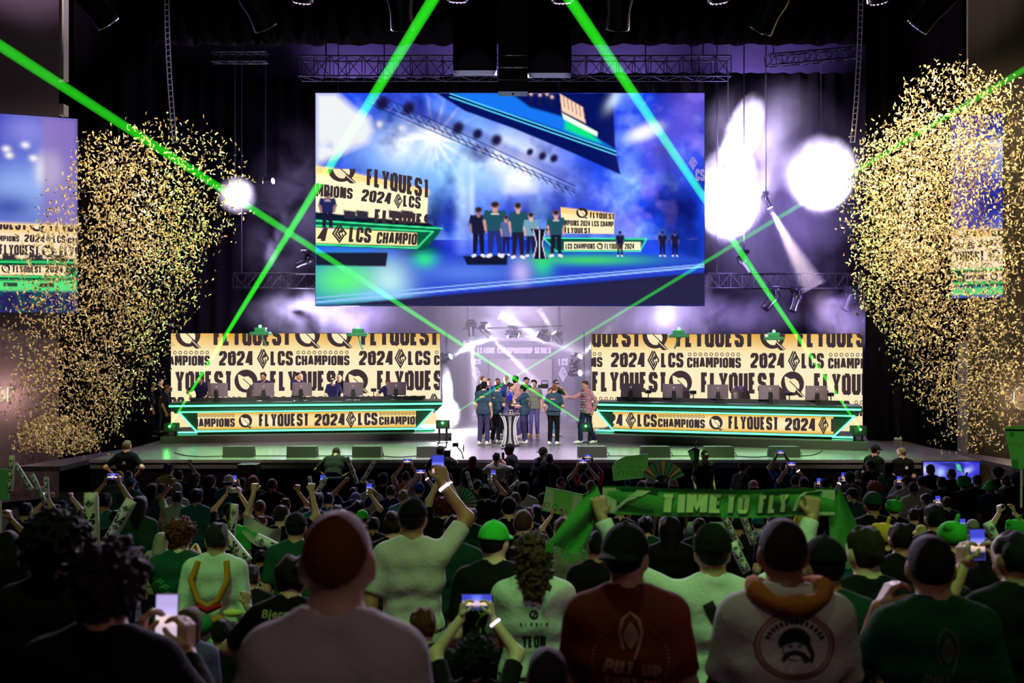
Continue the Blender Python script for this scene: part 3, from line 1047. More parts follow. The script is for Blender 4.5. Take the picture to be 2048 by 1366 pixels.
P.blob(2010, 305, 50, 9, (1, 1, 1), .9, 12)
P.blob(2020, 460, 50, 26, C(110, 120, 235), .8)
P.poly([(1902, 240), (1960, 240), (1960, 460), (1902, 460)], C(120, 100, 160), .5, 12)
P.poly([(1902, 463), (2180, 463), (2180, 540), (1902, 540)], C(254, 232, 200), 1, 1.5)
P.poly([(1902, 463), (2180, 463), (2180, 478), (1902, 478)], C(250, 196, 110), .8, 4)
P.poly([(1902, 540), (2180, 536), (2180, 572), (1902, 574)], C(8, 70, 50), 1, 1.5)
P.poly([(1930, 547), (2180, 544), (2180, 562), (1930, 564)], C(254, 232, 190), 1, 1)
for y_ in (541, 568):
    P.seg(1902, y_, 2180, y_ - 2, 3, C(60, 245, 130))
P.poly([(1902, 578), (2180, 572), (2180, 592), (1902, 592)], C(90, 235, 140), 1, 3)
P.poly([(1902, 592), (2180, 590), (2180, 600), (1902, 600)], C(60, 80, 200), 1, 2)
F = Flat()
F.words('FLYQUEST', 1946, 476, 2040, 456)
leaf_q(F, 1924, 464, 14)
F.words('MPIONS', 1902, 500, 1948, 488)
F.words('2024', 1956, 497, 1995, 484)
series_mark(F, 2004, 490, 10, 18)
F.words('LCS', 2013, 498, 2040, 484)
F.words('FLYQUEST', 1890, 524, 1966, 504)
leaf_q(F, 1988, 514, 12)
F.words('FLYQUEST', 2008, 524, 2084, 504)
F.words('AMPIONS', 1931, 561, 1974, 551)
leaf_q(F, 1987, 555, 8)
F.words('FLYQUEST', 2002, 560, 2056, 548)
F.clipped(1902, 464, 2180, 566)
side_screen('right side screen on the wall half hidden by gold confetti', SPR, 26.2, 1902, 2180, 236, 597, F, P, 110, 140)

# screen let into the stage front at the right
P = Paint(1845, 920, 1960, 964, 60, 24, C(50, 50, 215))
P.mix((P.fog(16, 12) - .4) * 1.6, C(110, 110, 240))
P.blob(1852, 936, 12, 9, C(220, 220, 255))
P.blob(1880, 942, 9, 9, C(180, 210, 255))
P.blob(1935, 938, 10, 5, C(200, 205, 255), 1, -20)
P.poly([(1870, 922), (1925, 922), (1930, 944), (1900, 932)], C(40, 40, 120), .9, 2)
P.poly([(1912, 924), (1920, 926), (1924, 940), (1914, 936)], C(90, 220, 180), .9, 1.5)
FP = Plane(1800, 23.08, 1990, 23.08)
root = empty('floor_screen', FP.at(1902, 1010), label='low blue screen let into the front of the stage', cat='screen')
M = Matrix.Translation(-root.location)
pixel_grid('display', lambda x, y, l: M @ FP.at(x, y, l + .05), 1845, 923, 1957, 966, 60, 24, P.a, PIX, root)
a, b = M @ FP.at(1843, 968), M @ FP.at(1959, 922)
MB().box((a.x, -.04, a.z), (b.x, .06, b.z)).build('housing', BLACK, root)
# ------------------------------------------------------------------ desks on the stage
DESKG = mat('dark_green_laminate', C(22, 60, 44), .45)
DESKD = mat('dark_desk_panel', C(26, 30, 30), .6)
NEON = glow('green_neon', C(90, 255, 170), 3.2)
RISER = mat('grey_riser_carpet', C(62, 58, 60), .9)


def desk(label, pl, xa, xb, body, flat_fn, dref, led):
    """xa..xb: ends of the top slab; body: columns where the slanted ends meet the slab and the foot."""
    (ta, tb), (fa, fb) = body
    root = empty('gaming_desk', pl.at((xa + xb) / 2, 863, 0, dref), label=label, cat='desk', group='long neon desks on the stage')
    M = Matrix.Translation(-root.location)
    p = lambda x, y, l=0: M @ pl.at(x, y, l, dref)
    nb = Vector((-pl.n.x, -pl.n.y, 0))

    def slab(pts, depth, mi, name):
        mb = MB().prism(pts, nb * depth)
        return recalc(mb.build(name, mi, root).data)
    slab([p(xa, 813), p(xb, 813), p(xb, 804), p(xa, 804)], .95, DESKG, 'desk_top')
    slab([p(xa + 12, 825, -.02), p(xb - 12, 825, -.02), p(xb, 813, -.02), p(xa, 813, -.02)], .3, DESKG, 'fascia')
    slab([p(fa, 864, -.03), p(fb, 864, -.03), p(tb, 822, -.03), p(ta, 822, -.03)], .6, DESKG, 'front_panel')
    slab([p(xa + 36, 804, -.5), p(xb - 36, 804, -.5), p(xb - 36, 796, -.5), p(xa + 36, 796, -.5)], .05, DESKD, 'modesty_panel')
    for a, b in ((min(fa, ta) - 2, fa + 4), (fb - 4, max(fb, tb) + 2)):
        slab([p(a, 866, -.05), p(b, 866, -.05), p(b, 861, -.05), p(a, 861, -.05)], .5, DESKG, 'foot')
        MB().tube([p(a, 862, .02), p(b - 2, 862, .02)], .022, 8).build('neon_strip', NEON, root)
        MB().tube([p(a, 867, .02), p(b - 2, 867, .02)], .010, 8).build('neon_strip', NEON, root)
    for a, b, r in (((xa, 810), (xb, 810), .024), ((ta, 822), (tb, 822), .018), ((fa, 860), (fb, 860), .024), ((ta, 822), (fa, 860), .022), ((tb, 822), (fb, 860), .022)):
        MB().tube([p(*a, .025), p(*b, .025)], r, 8).build('neon_strip', NEON, root)
    F = Flat()
    flat_fn(F)
    x0, x1 = led
    P = Paint(x0, 824, x1, 857, 100, 20, YEL1)
    e = np.minimum(P.Y - 824, 857 - P.Y) / 16.5
    P.mix(np.clip(e * 1.3, 0, 1) * (.55 + .45 * np.sin(P.X / 27.)), YEL2)
    P.mix(np.clip(1 - e * 2.2, 0, 1), C(238, 176, 62))
    pixel_grid('display_strip', lambda x, y, l: p(x, y, l + .012), x0, 824, x1, 857, 100, 20, P.a, PIX, root, F, (DINK, DLIGHT))
    return root


def strip_text(F, items, y=856):
    for k, x in items:
        if k == 'F':
            F.words('FLYQUEST', x, y - 4, x + 98, y - 29)
        elif k == 'Y':
            F.words('2024', x, y - 4, x + 60, y - 28)
            F.line([(x + 19, y - 11), (x + 24, y - 21)], 1.5, 1)
        elif k == 'Q':
            leaf_q(F, x, y - 15, 14)
        elif k == 'S':
            series_mark(F, x, y - 16, 18, 31)
        elif k == 'L':
            F.words('LCS', x, y - 4, x + 39, y - 29)
        elif k == 'C':
            F.words('CHAMPIONS', x, y - 4, x + 94, y - 21)
            F.rings(x, x + 94, y - 26.5, 2.4, 13)


DPL, DPR = Plane(338, 27.3, 885, 28.4), Plane(1190, 27.6, 1722, 25.5)
desk('long green neon desk with five monitors on the left of the stage', DPL, 338, 885, ((358, 868), (393, 833)),
     lambda F: strip_text(F, (('C', 376), ('Q', 491), ('F', 518), ('Y', 629), ('S', 702), ('L', 716), ('C', 758))), 27.8, (395, 832))
desk('long green neon desk with five monitors on the right of the stage', DPR, 1190, 1722, ((1194, 1710), (1226, 1668)),
     lambda F: strip_text(F, (('Y', 1185), ('S', 1262), ('L', 1275), ('C', 1316), ('Q', 1432), ('F', 1457), ('Y', 1570), ('S', 1647), ('L', 1662))), 27.4, (1226, 1667))
for nm, pl, a, b, dr in (('left', DPL, 328, 900, 27.8), ('right', DPR, 1183, 1735, 27.4)):
    mb = MB()
    P0, P1 = pl.at(a, 0, .5), pl.at(b, 0, .5)
    zt = pl.at(600 if nm == 'left' else 1450, 866, 0, dr).z - .012
    mb.prism([(P0.x, P0.y, ZS), (P1.x, P1.y, ZS), (P1.x, P1.y, zt), (P0.x, P0.y, zt)], (-pl.n.x * 3.1, -pl.n.y * 3.1, 0))
    o = mb.build('desk_riser', RISER, label='low grey riser under the neon desk on the %s of the stage' % nm, cat='riser', group='risers under the desks')
    recalc(o.data)

# ------------------------------------------------------------------ monitors, chairs, small cameras
MON = mat('monitor_shell', C(112, 98, 112), .35)


def monitor_mesh():
    r = empty('monitor')
    mb = MB()
    for i in range(9):                                         # a gently curved shell
        x0, x1 = -.28 + i * .0622, -.28 + (i + 1) * .0622
        y0, y1 = -.09 * (x0 / .28) ** 2, -.09 * (x1 / .28) ** 2
        mb.prism([(x0, .02 - y0, .14), (x1, .02 - y1, .14), (x1, .02 - y1, .52), (x0, .02 - y0, .52)], (0, .035, 0))
    recalc(mb.build('screen_shell', MON, r).data)
    MB().box((-.012, -.002, .41), (.012, .022, .435)).build('badge', glow('badge_white', (1, .9, .85), .8), r)
    MB().box((-.05, -.05, .02), (.05, .02, .34), bev=.015).build('stand_column', BLACK, r)
    MB().tube([(-.2, -.07, .012), (0, -.02, .02), (.2, -.07, .012)], .016, 8).build('stand_foot', CHROME, r)
    MB().tube([(0, .0, .30), (-.08, -.06, .2), (-.16, -.03, .12)], .006, 6).tube([(0, .0, .28), (.09, -.07, .2), (.18, -.03, .03)], .006, 6).build('cable', RUBBER, r)
    return r


def chair_mesh():
    r = empty('gaming_chair')
    L_ = mat('brown_black_leather', C(52, 40, 44), .45)
    mb = MB()
    for i in range(10):
        z0, z1 = .5 + i * .08, .5 + (i + 1) * .08
        w = lambda z: .25 + .06 * math.sin((z - .5) / .8 * PI) - (.10 if z > 1.15 else 0) * (z - 1.15) / .15
        y = lambda z: -.02 - (z - .5) * .16
        mb.add([(-w(z0), y(z0), z0), (w(z0), y(z0), z0), (w(z1), y(z1), z1), (-w(z1), y(z1), z1), (-w(z0), y(z0) + .1, z0), (w(z0), y(z0) + .1, z0), (w(z1), y(z1) + .1, z1), (-w(z1), y(z1) + .1, z1)],
               [(0, 1, 2, 3), (7, 6, 5, 4), (1, 5, 6, 2), (4, 0, 3, 7)] + ([(3, 2, 6, 7)] if i == 9 else []) + ([(4, 5, 1, 0)] if i == 0 else []), 0, True)
    mb.build('backrest', L_, r)
    MB().box((-.27, 0, .42), (.27, .5, .52), bev=.04).build('seat', L_, r)
    mb = MB().tube([(0, .25, .42), (0, .25, .1)], .035)
    for k in range(5):
        a = 2 * PI * k / 5
        mb.tube([(0, .25, .1), (.28 * math.cos(a), .25 + .28 * math.sin(a), .04)], [.03, .02])
    mb.build('base', BLACK, r)
    for s in (-1, 1):
        MB().box((s * .3 - .04, .1, .62), (s * .3 + .04, .36, .66), bev=.015).tube([(s * .3, .22, .63), (s * .27, .22, .46)], .02).build('armrest', BLACK, r)
    return r


def player_camera():
    r = empty('player_camera')
    MB().box((-.07, -.05, .24), (.07, .09, .34), bev=.02).tube([(0, .08, .29), (0, .15, .29)], [.035, .045], 12).build('body', BLACK, r)
    MB().tube([(0, 0, .24), (0, 0, .02)], .014).lathe([(.06, 0), (.06, .015), (.015, .02)], 12).build('stand', BLACK, r)
    return r


mon0, chair0, cam0 = monitor_mesh(), chair_mesh(), player_camera()
first = {'m': mon0, 'c': chair0, 'k': cam0}


def spawn(k, loc, rz, label, cat, group):
    o = first[k]
    if o.get('label'):
        o = copy_tree(o)
    o.location, o.rotation_euler = loc, (0, 0, rz)
    return tag(o, label, cat, group)


ORD = ('first', 'second', 'third', 'fourth', 'fifth')
TOPZ = DPL.at(600, 804, 0, 27.8).z
for side, pl, xs, rz in (('left', DPL, (428, 524, 600, 706, 793), .03), ('right', DPR, (1256, 1343, 1433, 1539, 1634), -.05)):
    for i, x in enumerate(xs):
        p = pl.at(x, 800, -.42)
        spawn('m', (p.x, p.y, TOPZ), rz + (.12 if i % 2 else -.08), '%s curved monitor seen from behind, counted from the %s end of the %s desk' % (ORD[i], 'left', side), 'monitor', 'monitors on the ' + side + ' desk')
RZT = DPL.at(600, 866, 0, 27.8).z - .012
for pl, x, lb in ((DPL, 502, 'empty dark gaming chair behind the second monitor of the left desk'), (DPL, 697, 'empty gaming chair behind the fourth monitor of the left desk'), (DPR, 1239, 'dark gaming chair behind the first monitor of the right desk'),
                  (DPR, 1340, 'dark gaming chair behind the second monitor of the right desk'), (DPR, 1473, 'dark gaming chair turned to show its back beside the middle monitor of the right desk'), (DPR, 1544, 'gaming chair half hidden by the fourth monitor of the right desk'), (DPR, 1633, 'gaming chair half hidden by the last monitor of the right desk')):
    p = pl.at(x, 800, -1.75)
    spawn('c', (p.x, p.y, RZT), PI + (.5 if x in (502, 1473) else 0), lb, 'chair', 'gaming chairs behind the desks')
for pl, x, lb in ((DPR, 1289, 'small camera on a stand between the first two monitors of the right desk'), (DPR, 1381, 'small camera on a stand right of the second monitor of the right desk'), (DPR, 1577, 'small camera on a stand between the last two monitors of the right desk'), (DPR, 1662, 'small camera on a stand at the right end of the right desk'), (DPL, 748, 'small camera on a stand right of the fourth monitor of the left desk')):
    p = pl.at(x, 800, -.62)
    spawn('k', (p.x, p.y, TOPZ), .4, lb, 'camera', 'player cameras on the desks')

# ------------------------------------------------------------------ trophy on its plinth
PX_, PY_ = at(1020, 890, 26.2).x, 26.2
root = empty('trophy_plinth', (PX_, PY_, ZS), label='black waisted plinth with white light lines carrying the trophy', cat='plinth')
prof = [(.42, .03), (.40, .06), (.31, .22), (.26, .42), (.25, .60), (.28, .78), (.36, .94), (.44, 1.02), (.45, 1.04)]
MB().lathe(prof, 24).build('body', mat('plinth_black', C(34, 28, 34), .3), root)
MB().lathe([(.47, 1.04), (.50, 1.06), (.50, 1.10), (.47, 1.11)], 32).build('top_plate', mat('plinth_top', C(120, 112, 124), .25, .5), root)
MB().lathe([(.48, 0), (.50, .01), (.46, .03)], 32).build('base_plate', BLACK, root)
LINE = glow('plinth_line_white', (1, .95, .95), 1.6)
for k in range(8):
    for d_ in (-.1, .1):
        a = -PI / 2 + k * PI / 4 + d_
        MB().tube([((r + .012) * math.cos(a), (r + .012) * math.sin(a), z) for r, z in prof[1:-1]], .0085, 6).build('light_line', LINE, root)
root.scale = (.54, .54, .78)
root = empty('trophy', (PX_, PY_, ZS + 1.11 * .78), label='silver trophy cup with a deep blue orb standing on the plinth', cat='trophy')
MB().lathe([(.13, 0), (.14, .03), (.09, .06), (.12, .10), (.05, .16)], 20).build('base', CHROME, root)
MB().lathe([(.05, .15), (.045, .22), (.06, .34), (.085, .42), (.10, .46), (.06, .47)], 20).build('stem', mat('gunmetal', C(90, 84, 92), .2, 1.), root)
MB().ball((0, 0, .60), (.115, .115, .17), 20).build('orb', mat('blue_glass', C(24, 28, 190), .08), root)
for s in range(4):
    a = s * PI / 2 + PI / 4
    MB().tube([(.09 * math.cos(a), .09 * math.sin(a), .44), (.14 * math.cos(a), .14 * math.sin(a), .60), (.07 * math.cos(a), .07 * math.sin(a), .76)], [.02, .014, .006]).build('claw', CHROME, root)

root.scale = (.68,) * 3

# ------------------------------------------------------------------ floor monitors and their cable
r0 = empty('floor_monitor_speaker')
mb = MB().prism([(-.34, -.2, 0), (-.34, .24, 0), (-.34, .24, .09), (-.34, .14, .24), (-.34, -.16, .26)], (.68, 0, 0))
recalc(mb.build('cabinet', mat('speaker_cabinet', C(50, 41, 43), .6), r0).data)
MB().prism([(-.32, .236, .10), (.32, .236, .10), (.32, .148, .235), (-.32, .148, .235)], (0, .012, .01)).build('grille', DARKM, r0)
MB().box((-.352, -.06, .08), (-.34, .06, .18)).build('side_handle', DARKM, r0)
MB().tube([(.34, -.02, .12), (.39, -.08, .10), (.40, -.12, .02)], .012).build('connector', RUBBER, r0)
WX = (478, 605, 735, 863, 1184, 1310, 1437, 1568)
for i, x in enumerate(WX):
    o = r0 if i == 0 else copy_tree(r0)
    o.location = (at(x, 0, 23.75).x, 23.75, ZS)
    tag(o, '%s black wedge speaker from the %s along the %s half of the stage edge' % (('outermost', 'second', 'third', 'innermost')[i if i < 4 else 7 - i], 'left' if i < 4 else 'right', 'left' if i < 4 else 'right'), 'speaker', 'wedge speakers along the stage edge')
for i, (a, b) in enumerate(((330, 450), (508, 578), (634, 708), (765, 834), (1213, 1284), (1340, 1410), (1466, 1540), (1598, 1680))):
    pa, pb = at(a, 0, 23.9), at(b, 0, 23.9)
    back = 1.4 if b == 1680 else (.7 if a == 330 else 0)
    pts = [(pa.x + (pb.x - pa.x) * t, 23.85 - .25 * math.sin(PI * t) * (i % 3 == 0) + back * (t if b == 1680 else 1 - t) ** 2, ZS + .012) for t in np.linspace(0, 1, 12)]
    lb = ('running from the stage side to the outermost left wedge', 'between the two outermost left wedges', 'between the second and third left wedges', 'between the two innermost left wedges', 'between the two innermost right wedges', 'between the middle right wedges', 'between the two outermost right wedges', 'running back from the outermost right wedge')[i]
    MB().tube(pts, .011, 6).build('speaker_cable', RUBBER, label='thin black cable ' + lb, cat='cable', group='cables along the stage edge')

# ------------------------------------------------------------------ trusses
def truss(label, a, b, size, cells, group='lighting trusses', name='lighting_truss', m=None, r=.025, flat=False):
    a, b = Vector(a), Vector(b)
    root = empty(name, a, label=label, cat='truss', group=group)
    d = b - a
    t = d.normalized()
    up = Vector((0, 0, 1)) if abs(t.z) < .9 else Vector((0, 1, 0))
    sx = t.cross(up).normalized() * size / 2
    sz = sx.cross(t).normalized() * size / 2
    cor = [(-sx - sz), (sx - sz), (sx + sz), (-sx + sz)]
    m = m or STEEL
    for c in cor:
        MB().tube([c, c + d], r, 6).build('chord', m, root)
    mb = MB()
    for i in range(cells + 1):
        p = d * i / cells
        for k in range(4):
            mb.tube([cor[k] + p, cor[(k + 1) % 4] + p], r * .55, 5, caps=False)
            if i < cells:
                q = d * (i + 1) / cells
                e0, e1 = (k, (k + 1) % 4) if i % 2 else ((k + 1) % 4, k)
                mb.tube([cor[e0] + p, cor[e1] + q], r * .55, 5, caps=False)
    mb.build('bracing', m, root)
    return root


truss('long truss above the big screen, crossing most of the stage', at(600, 137, 31.2), at(1458, 137, 31.2), .62, 27)
truss('short bright truss high at the left end of the stage', at(425, 115, 31.5), at(534, 115, 31.5), .3, 7)
truss('short slanting truss high at the right end of the stage', at(1536, 122, 31.5), at(1712, 106, 32.5), .34, 8)
truss('truss behind the left edge of the big screen holding a lamp', at(470, 562, 33), at(690, 562, 33), .48, 9, m=DARKM)
truss('truss right of the big screen carrying a row of moving lights', at(1412, 562, 33), at(1782, 562, 33), .48, 16, m=DARKM)
def hanger(p, z1, label, r=.018, z_off=0.):
    return MB().tube([(p[0], p[1], p[2] + z_off), (p[0], p[1], z1)], r, 6).build('hanging_cable', STEEL, label=label, cat='cable')


for k, (lb, a, b, h) in enumerate((('long truss above the big screen', at(600, 137, 31.2), at(1458, 137, 31.2), .3), ('short bright truss at the left', at(425, 115, 31.5), at(534, 115, 31.5), .14), ('short slanting truss at the right', at(1536, 122, 31.5), at(1712, 106, 32.5), .16),
                                   ('truss behind the left edge of the screen', at(470, 562, 33), at(690, 562, 33), .23), ('truss right of the screen', at(1412, 562, 33), at(1782, 562, 33), .23))):
    for e, t in (('left', .06), ('right', .94)):
        hanger(a + (b - a) * t, 19.5, 'cable holding the %s, %s one' % (lb, e), z_off=h)
LADM = mat('pale_ladder_metal', C(170, 160, 185), .5)
light('SPOT', (-4.5, 21, 17), (-9.1, 26.8, 11.2), 900, (.85, .75, 1), .2, 22, .8, 'ladder_fill')  # spot added so that the left cable ladder shows
for lb, x0, x1, xm in (('curved hanging cable ladder left of the stage', 333, 350, 338), ('curved hanging cable ladder right of the stage', 1722, 1705, 1715)):
    root = empty('cable_ladder', at(x0, -60, 26.8), label=lb, cat='cable ladder', group='hanging cable ladders')
    n = 30
    C_ = []
    for i in range(n + 1):
        t = i / n
        C_.append(at(x0 + (x1 - x0) * t ** 2.2, -60 + (285 + 60) * t, 26.8) - root.location)
    for s in (-.055, .055):
        MB().tube([c + Vector((s, 0, 0)) for c in C_], .017, 6).build('rail', LADM, root)
    mb = MB()
    for c in C_:
        mb.tube([c + Vector((-.055, 0, 0)), c + Vector((.055, 0, .02))], .014, 5)
    mb.build('rungs', LADM, root)  # separate rungs between the two rails

# centre speaker column and the two dark bays beside it
root = empty('speaker_array', at(1026, 190, 27.2), label='tall black line array of speakers hanging at the middle of the stage top', cat='speaker')
for k in range(12):
    z0 = .02 + k * .33
    o = MB().prism([(-.40, -.3, z0), (.40, -.3, z0), (.40, .35, z0 + .03), (-.40, .35, z0 + .03)], (0, 0, .30)).build('cabinet', mat('array_black', C(40, 38, 46), .35), root)
    recalc(o.data)
MB().box((-.03, -.02, 0), (.03, .02, 8.5)).build('hanging_bar', STEEL, root)
for lb, a, b, yb in (('black equipment bay with a pale lower lip left of the hanging speaker column', 906, 993, 141), ('black equipment bay with a pale lower lip right of the hanging speaker column', 1055, 1143, 146)):
    p, q = at(a, yb, 27.6), at(b, yb, 27.6)
    root = empty('equipment_bay', ((p.x + q.x) / 2, 27.6, p.z), label=lb, cat='rigging', group='equipment bays over the stage')
    w = (q.x - p.x) / 2
    MB().box((-w, 0, .02), (w, .6, 6.5)).build('shell', MATTE, root)
    MB().add([(-w, -.01, 0), (w, -.01, 0), (w - .05, -.03, -.13), (-w + .05, -.03, -.13), (-w, .5, 0), (w, .5, 0)], [(0, 1, 2, 3), (3, 2, 5, 4), (0, 3, 4), (1, 5, 2), (0, 4, 5, 1)]).build('lip', mat('pale_lip', C(190, 190, 220), .5), root)
for x in (640, 760, 1300, 1395):
    p = at(x, 186, 30.15)
    MB().tube([p - Vector((0, 0, .3)), (p.x, p.y + 1.0, at(0, 128, 31.2).z), (p.x, p.y + 1.0, 19.5)], .02, 6).build('hanging_cable', STEEL, label='steel cable holding the big screen, %s' % {640: 'outermost at left', 760: 'inner one at left', 1300: 'inner one at right', 1395: 'outermost at right'}[x], cat='cable', group='cables holding the big screen')

# ------------------------------------------------------------------ lamps
LAMPB = mat('lamp_black', C(30, 29, 38), .28, .3)
LENS = glow('lamp_lens', (1, .98, 1), 20)
LENSD = mat('dark_lens', C(20, 22, 40), .08)


def moving_head(lens=LENSD):
    r = empty('moving_head_light')
    MB().box((-.17, -.13, -.12), (.17, .13, 0), bev=.03).build('base', LAMPB, r)
    MB().tube([(-.19, 0, -.12), (-.21, 0, -.3), (-.17, 0, -.36)], .035).tube([(.19, 0, -.12), (.21, 0, -.3), (.17, 0, -.36)], .035).box((-.2, -.06, -.16), (.2, .06, -.11)).build('yoke', LAMPB, r)
    h = MB().lathe([(.03, .26), (.11, .24), (.15, .10), (.15, -.02), (.125, -.16), (.135, -.34), (.13, -.36)], 18).build('lamp_head', LAMPB, r)
    h.location = (0, 0, -.36)
    MB().lathe([(.005, -.372), (.06, -.37), (.12, -.362), (.12, -.355)], 18).build('lens', lens, h)
    return r


def aim(r, rz, tilt, pitch=0.):
    r.rotation_euler = (0, 0, rz)
    h = [c for c in r.children if c.name.startswith('lamp_head')][0]
    h.rotation_euler = (tilt, pitch, 0)


mh0 = moving_head()
used = []


def put_head(p, rz, tilt, label, group, scale=1., lit=None, pitch=0.):
    o = mh0 if not used else copy_tree(mh0)
    used.append(o)
    o.location, o.scale = p, (scale,) * 3
    aim(o, rz, tilt, pitch)
    if lit is not None:
        h = [c for c in o.children if c.name.startswith('lamp_head')][0]
        ln = h.children[0]
        ln.data = ln.data.copy()
        ln.data.materials[0] = lit
    return tag(o, label, 'stage light', group)


TOPD = 15.5
TOPX = ((176, 44, -.5), (503, 48, -.35), (800, 46, -.03), (1240, 46, .03), (1550, 54, .35), (1880, 54, .6))
for i, (x, yb, tl) in enumerate(TOPX):
    p = at(x, yb - 118, TOPD)
    put_head(p, PI / 2, tl, '%s unlit moving light from the left in the row along the top' % ('first', 'second', 'third', 'fourth', 'fifth', 'sixth')[i], 'unlit moving lights along the top', 1.4, pitch=-.5)
truss('front truss above the picture holding the row of moving lights', at(60, -98, TOPD), at(2000, -98, TOPD), .34, 30)

# round lamps seen from below
pr0 = empty('par_light')
hb = MB().lathe([(.06, .30), (.13, .27), (.155, .1), (.16, 0)], 20).build('housing', LAMPB, pr0)
mb = MB().lathe([(.002, -.004), (.15, -.004), (.15, .01)], 20).build('lens', LENSD, pr0)
mb = MB()
for r_, n_ in ((0, 1), (.055, 6), (.11, 12)):
    for k in range(n_):
        mb.ball((r_ * math.cos(2 * PI * k / n_), r_ * math.sin(2 * PI * k / n_), -.012), .021, 6)
mb.build('emitters', glow('emitter_lilac', C(225, 190, 235), 1.3), pr0)
MB().tube([(-.17, 0, .1), (-.18, 0, .42), (.18, 0, .42), (.17, 0, .1)], .02).build('bracket', LAMPB, pr0)
for i, (x, y) in enumerate(((604, 2), (915, 0), (1125, 2), (1437, 2), (1757, 2))):
    o = pr0 if i == 0 else copy_tree(pr0)
    o.location = at(x, y, 14.4)
    o.rotation_euler = (.5, (x - 1024) * -.0004, 0)
    tag(o, '%s round dotted lamp from the left at the top edge of the hall' % ORD[i], 'stage light', 'round lamps along the top')
# lights hanging on the truss right of the screen
for i, (x, tl) in enumerate(((1545, .75), (1592, .35), (1702, .55), (1752, .5))):
    p = at(x, 572, 32.7)
    put_head(p, PI / 2 + .3, tl, '%s moving light from the left hanging under the truss right of the big screen' % ORD[i], 'lights under the right truss', 1.2)
q = at(1488, 500, 32.6)
put_head(q, PI / 2, -.6, 'lone dark moving light in the haze beside the lower right corner of the big screen', None, 1.1)
hanger(q, 19.5, 'thin drop pipe carrying the lone dark light by the lower right screen corner', .02, -.06)
# lamp on a stand on the left truss
put_head(at(612, 500, 32.7), PI / 2 - .2, 1.2, 'dark camera-like light standing above the left truss beside the big screen', None, 1.0)
q = at(612, 500, 32.7)
MB().tube([q - Vector((0, 0, .05)), (q.x, 32.77, at(0, 562, 33).z + .24)], .03, 8).build('lamp_post', DARKM, label='short post carrying the dark light above the left truss', cat='post')
# lit lamps: a lamp body, its lens and the light it throws


def shaft_mat(d):
    m = bpy.data.materials.get('lit_haze_%g' % d)
    if not m:
        m = bpy.data.materials.new('lit_haze_%g' % d)
        nt, N, L = nodes_of(m)
        N.remove(N['Principled BSDF'])
        e = N.new('ShaderNodeVolumeScatter')
        e.inputs['Color'].default_value = (.95, .92, 1, 1)
        e.inputs['Density'].default_value = d
        e.inputs['Anisotropy'].default_value = .3
        L.new(e.outputs[0], N['Material Output'].inputs['Volume'])
    return m


def lit_lamp(px, py, d, tx, ty, td, power, angle, label, group, color=(1, .93, 1), size=.06, scale=.8, pipe=None, shaft=None):
    p, t = at(px, py, d), at(tx, ty, td)
    v = (t - p).normalized()
    rz = math.atan2(v.x, -v.y)
    tilt = math.acos(max(-1, min(1, -v.z)))
    o = put_head(p, rz, 0, label, group, scale, LENS)
    h = [c for c in o.children if c.name.startswith('lamp_head')][0]
    h.rotation_euler = (-tilt, 0, 0)
    o.location = p + Vector((0, 0, .36 * scale)) - v * .36 * scale
    light('SPOT', p + v * .08, t, power, color, size, angle, .25, 'lamp_beam')
    if shaft:
        L_, sl, sd = shaft
        ta = math.tan(math.radians(angle) / 2)
        b = MB().tube([p + v * .03, p + v * L_], [.07 * scale / .8, .07 * scale / .8 + L_ * ta], 20, smooth=True)
        b.v = [tuple(Vector(q) - p) for q in b.v]
        b.build('light_shaft', shaft_mat(sd), loc=p, label=sl, cat='light beam', group='white light shafts')
    if pipe:
        hanger(o.location, 19.5, pipe, .02, -.06)
    return o


MB().tube([at(925, 658, 34), at(1125, 652, 34)], .03).tube([at(935, 658, 34), (at(935, 0, 34).x, 34, 19.5)], .012).tube([at(1120, 652, 34), (at(1120, 0, 34).x, 34, 19.5)], .012).build('lamp_bar', DARKM, label='dark pipe holding the row of beam lamps above the arch', cat='pipe')
for lb, x in (('left', 893), ('right', 1168)):
    p = at(x, 700, 33.5)
    MB().tube([(p.x, p.y, ZS), (p.x, p.y, p.z + .6)], .03).box((p.x - .25, p.y - .25, ZS), (p.x + .25, p.y + .25, ZS + .03)).build('lamp_stand', DARKM, label='upright pole holding beam lamps at the %s side of the arch' % lb, cat='stand')
PORT = (((943, 672), 34, (955, 860), 35, 7, 500), ((980, 672), 34, (1110, 800), 34.5, 6, 700), ((1015, 671), 34, (930, 690), 33.5, 8, 300), ((1037, 671), 34, (1170, 705), 34, 7, 500),
        ((1074, 668), 34, (1000, 630), 33.8, 9, 300), ((1108, 666), 34, (1078, 620), 33.8, 8, 350), ((901, 713), 33.4, (945, 690), 33, 10, 500), ((1160, 713), 33.4, (1185, 690), 33, 8, 300), ((1160, 746), 33.4, (1200, 745), 32.8, 8, 400))
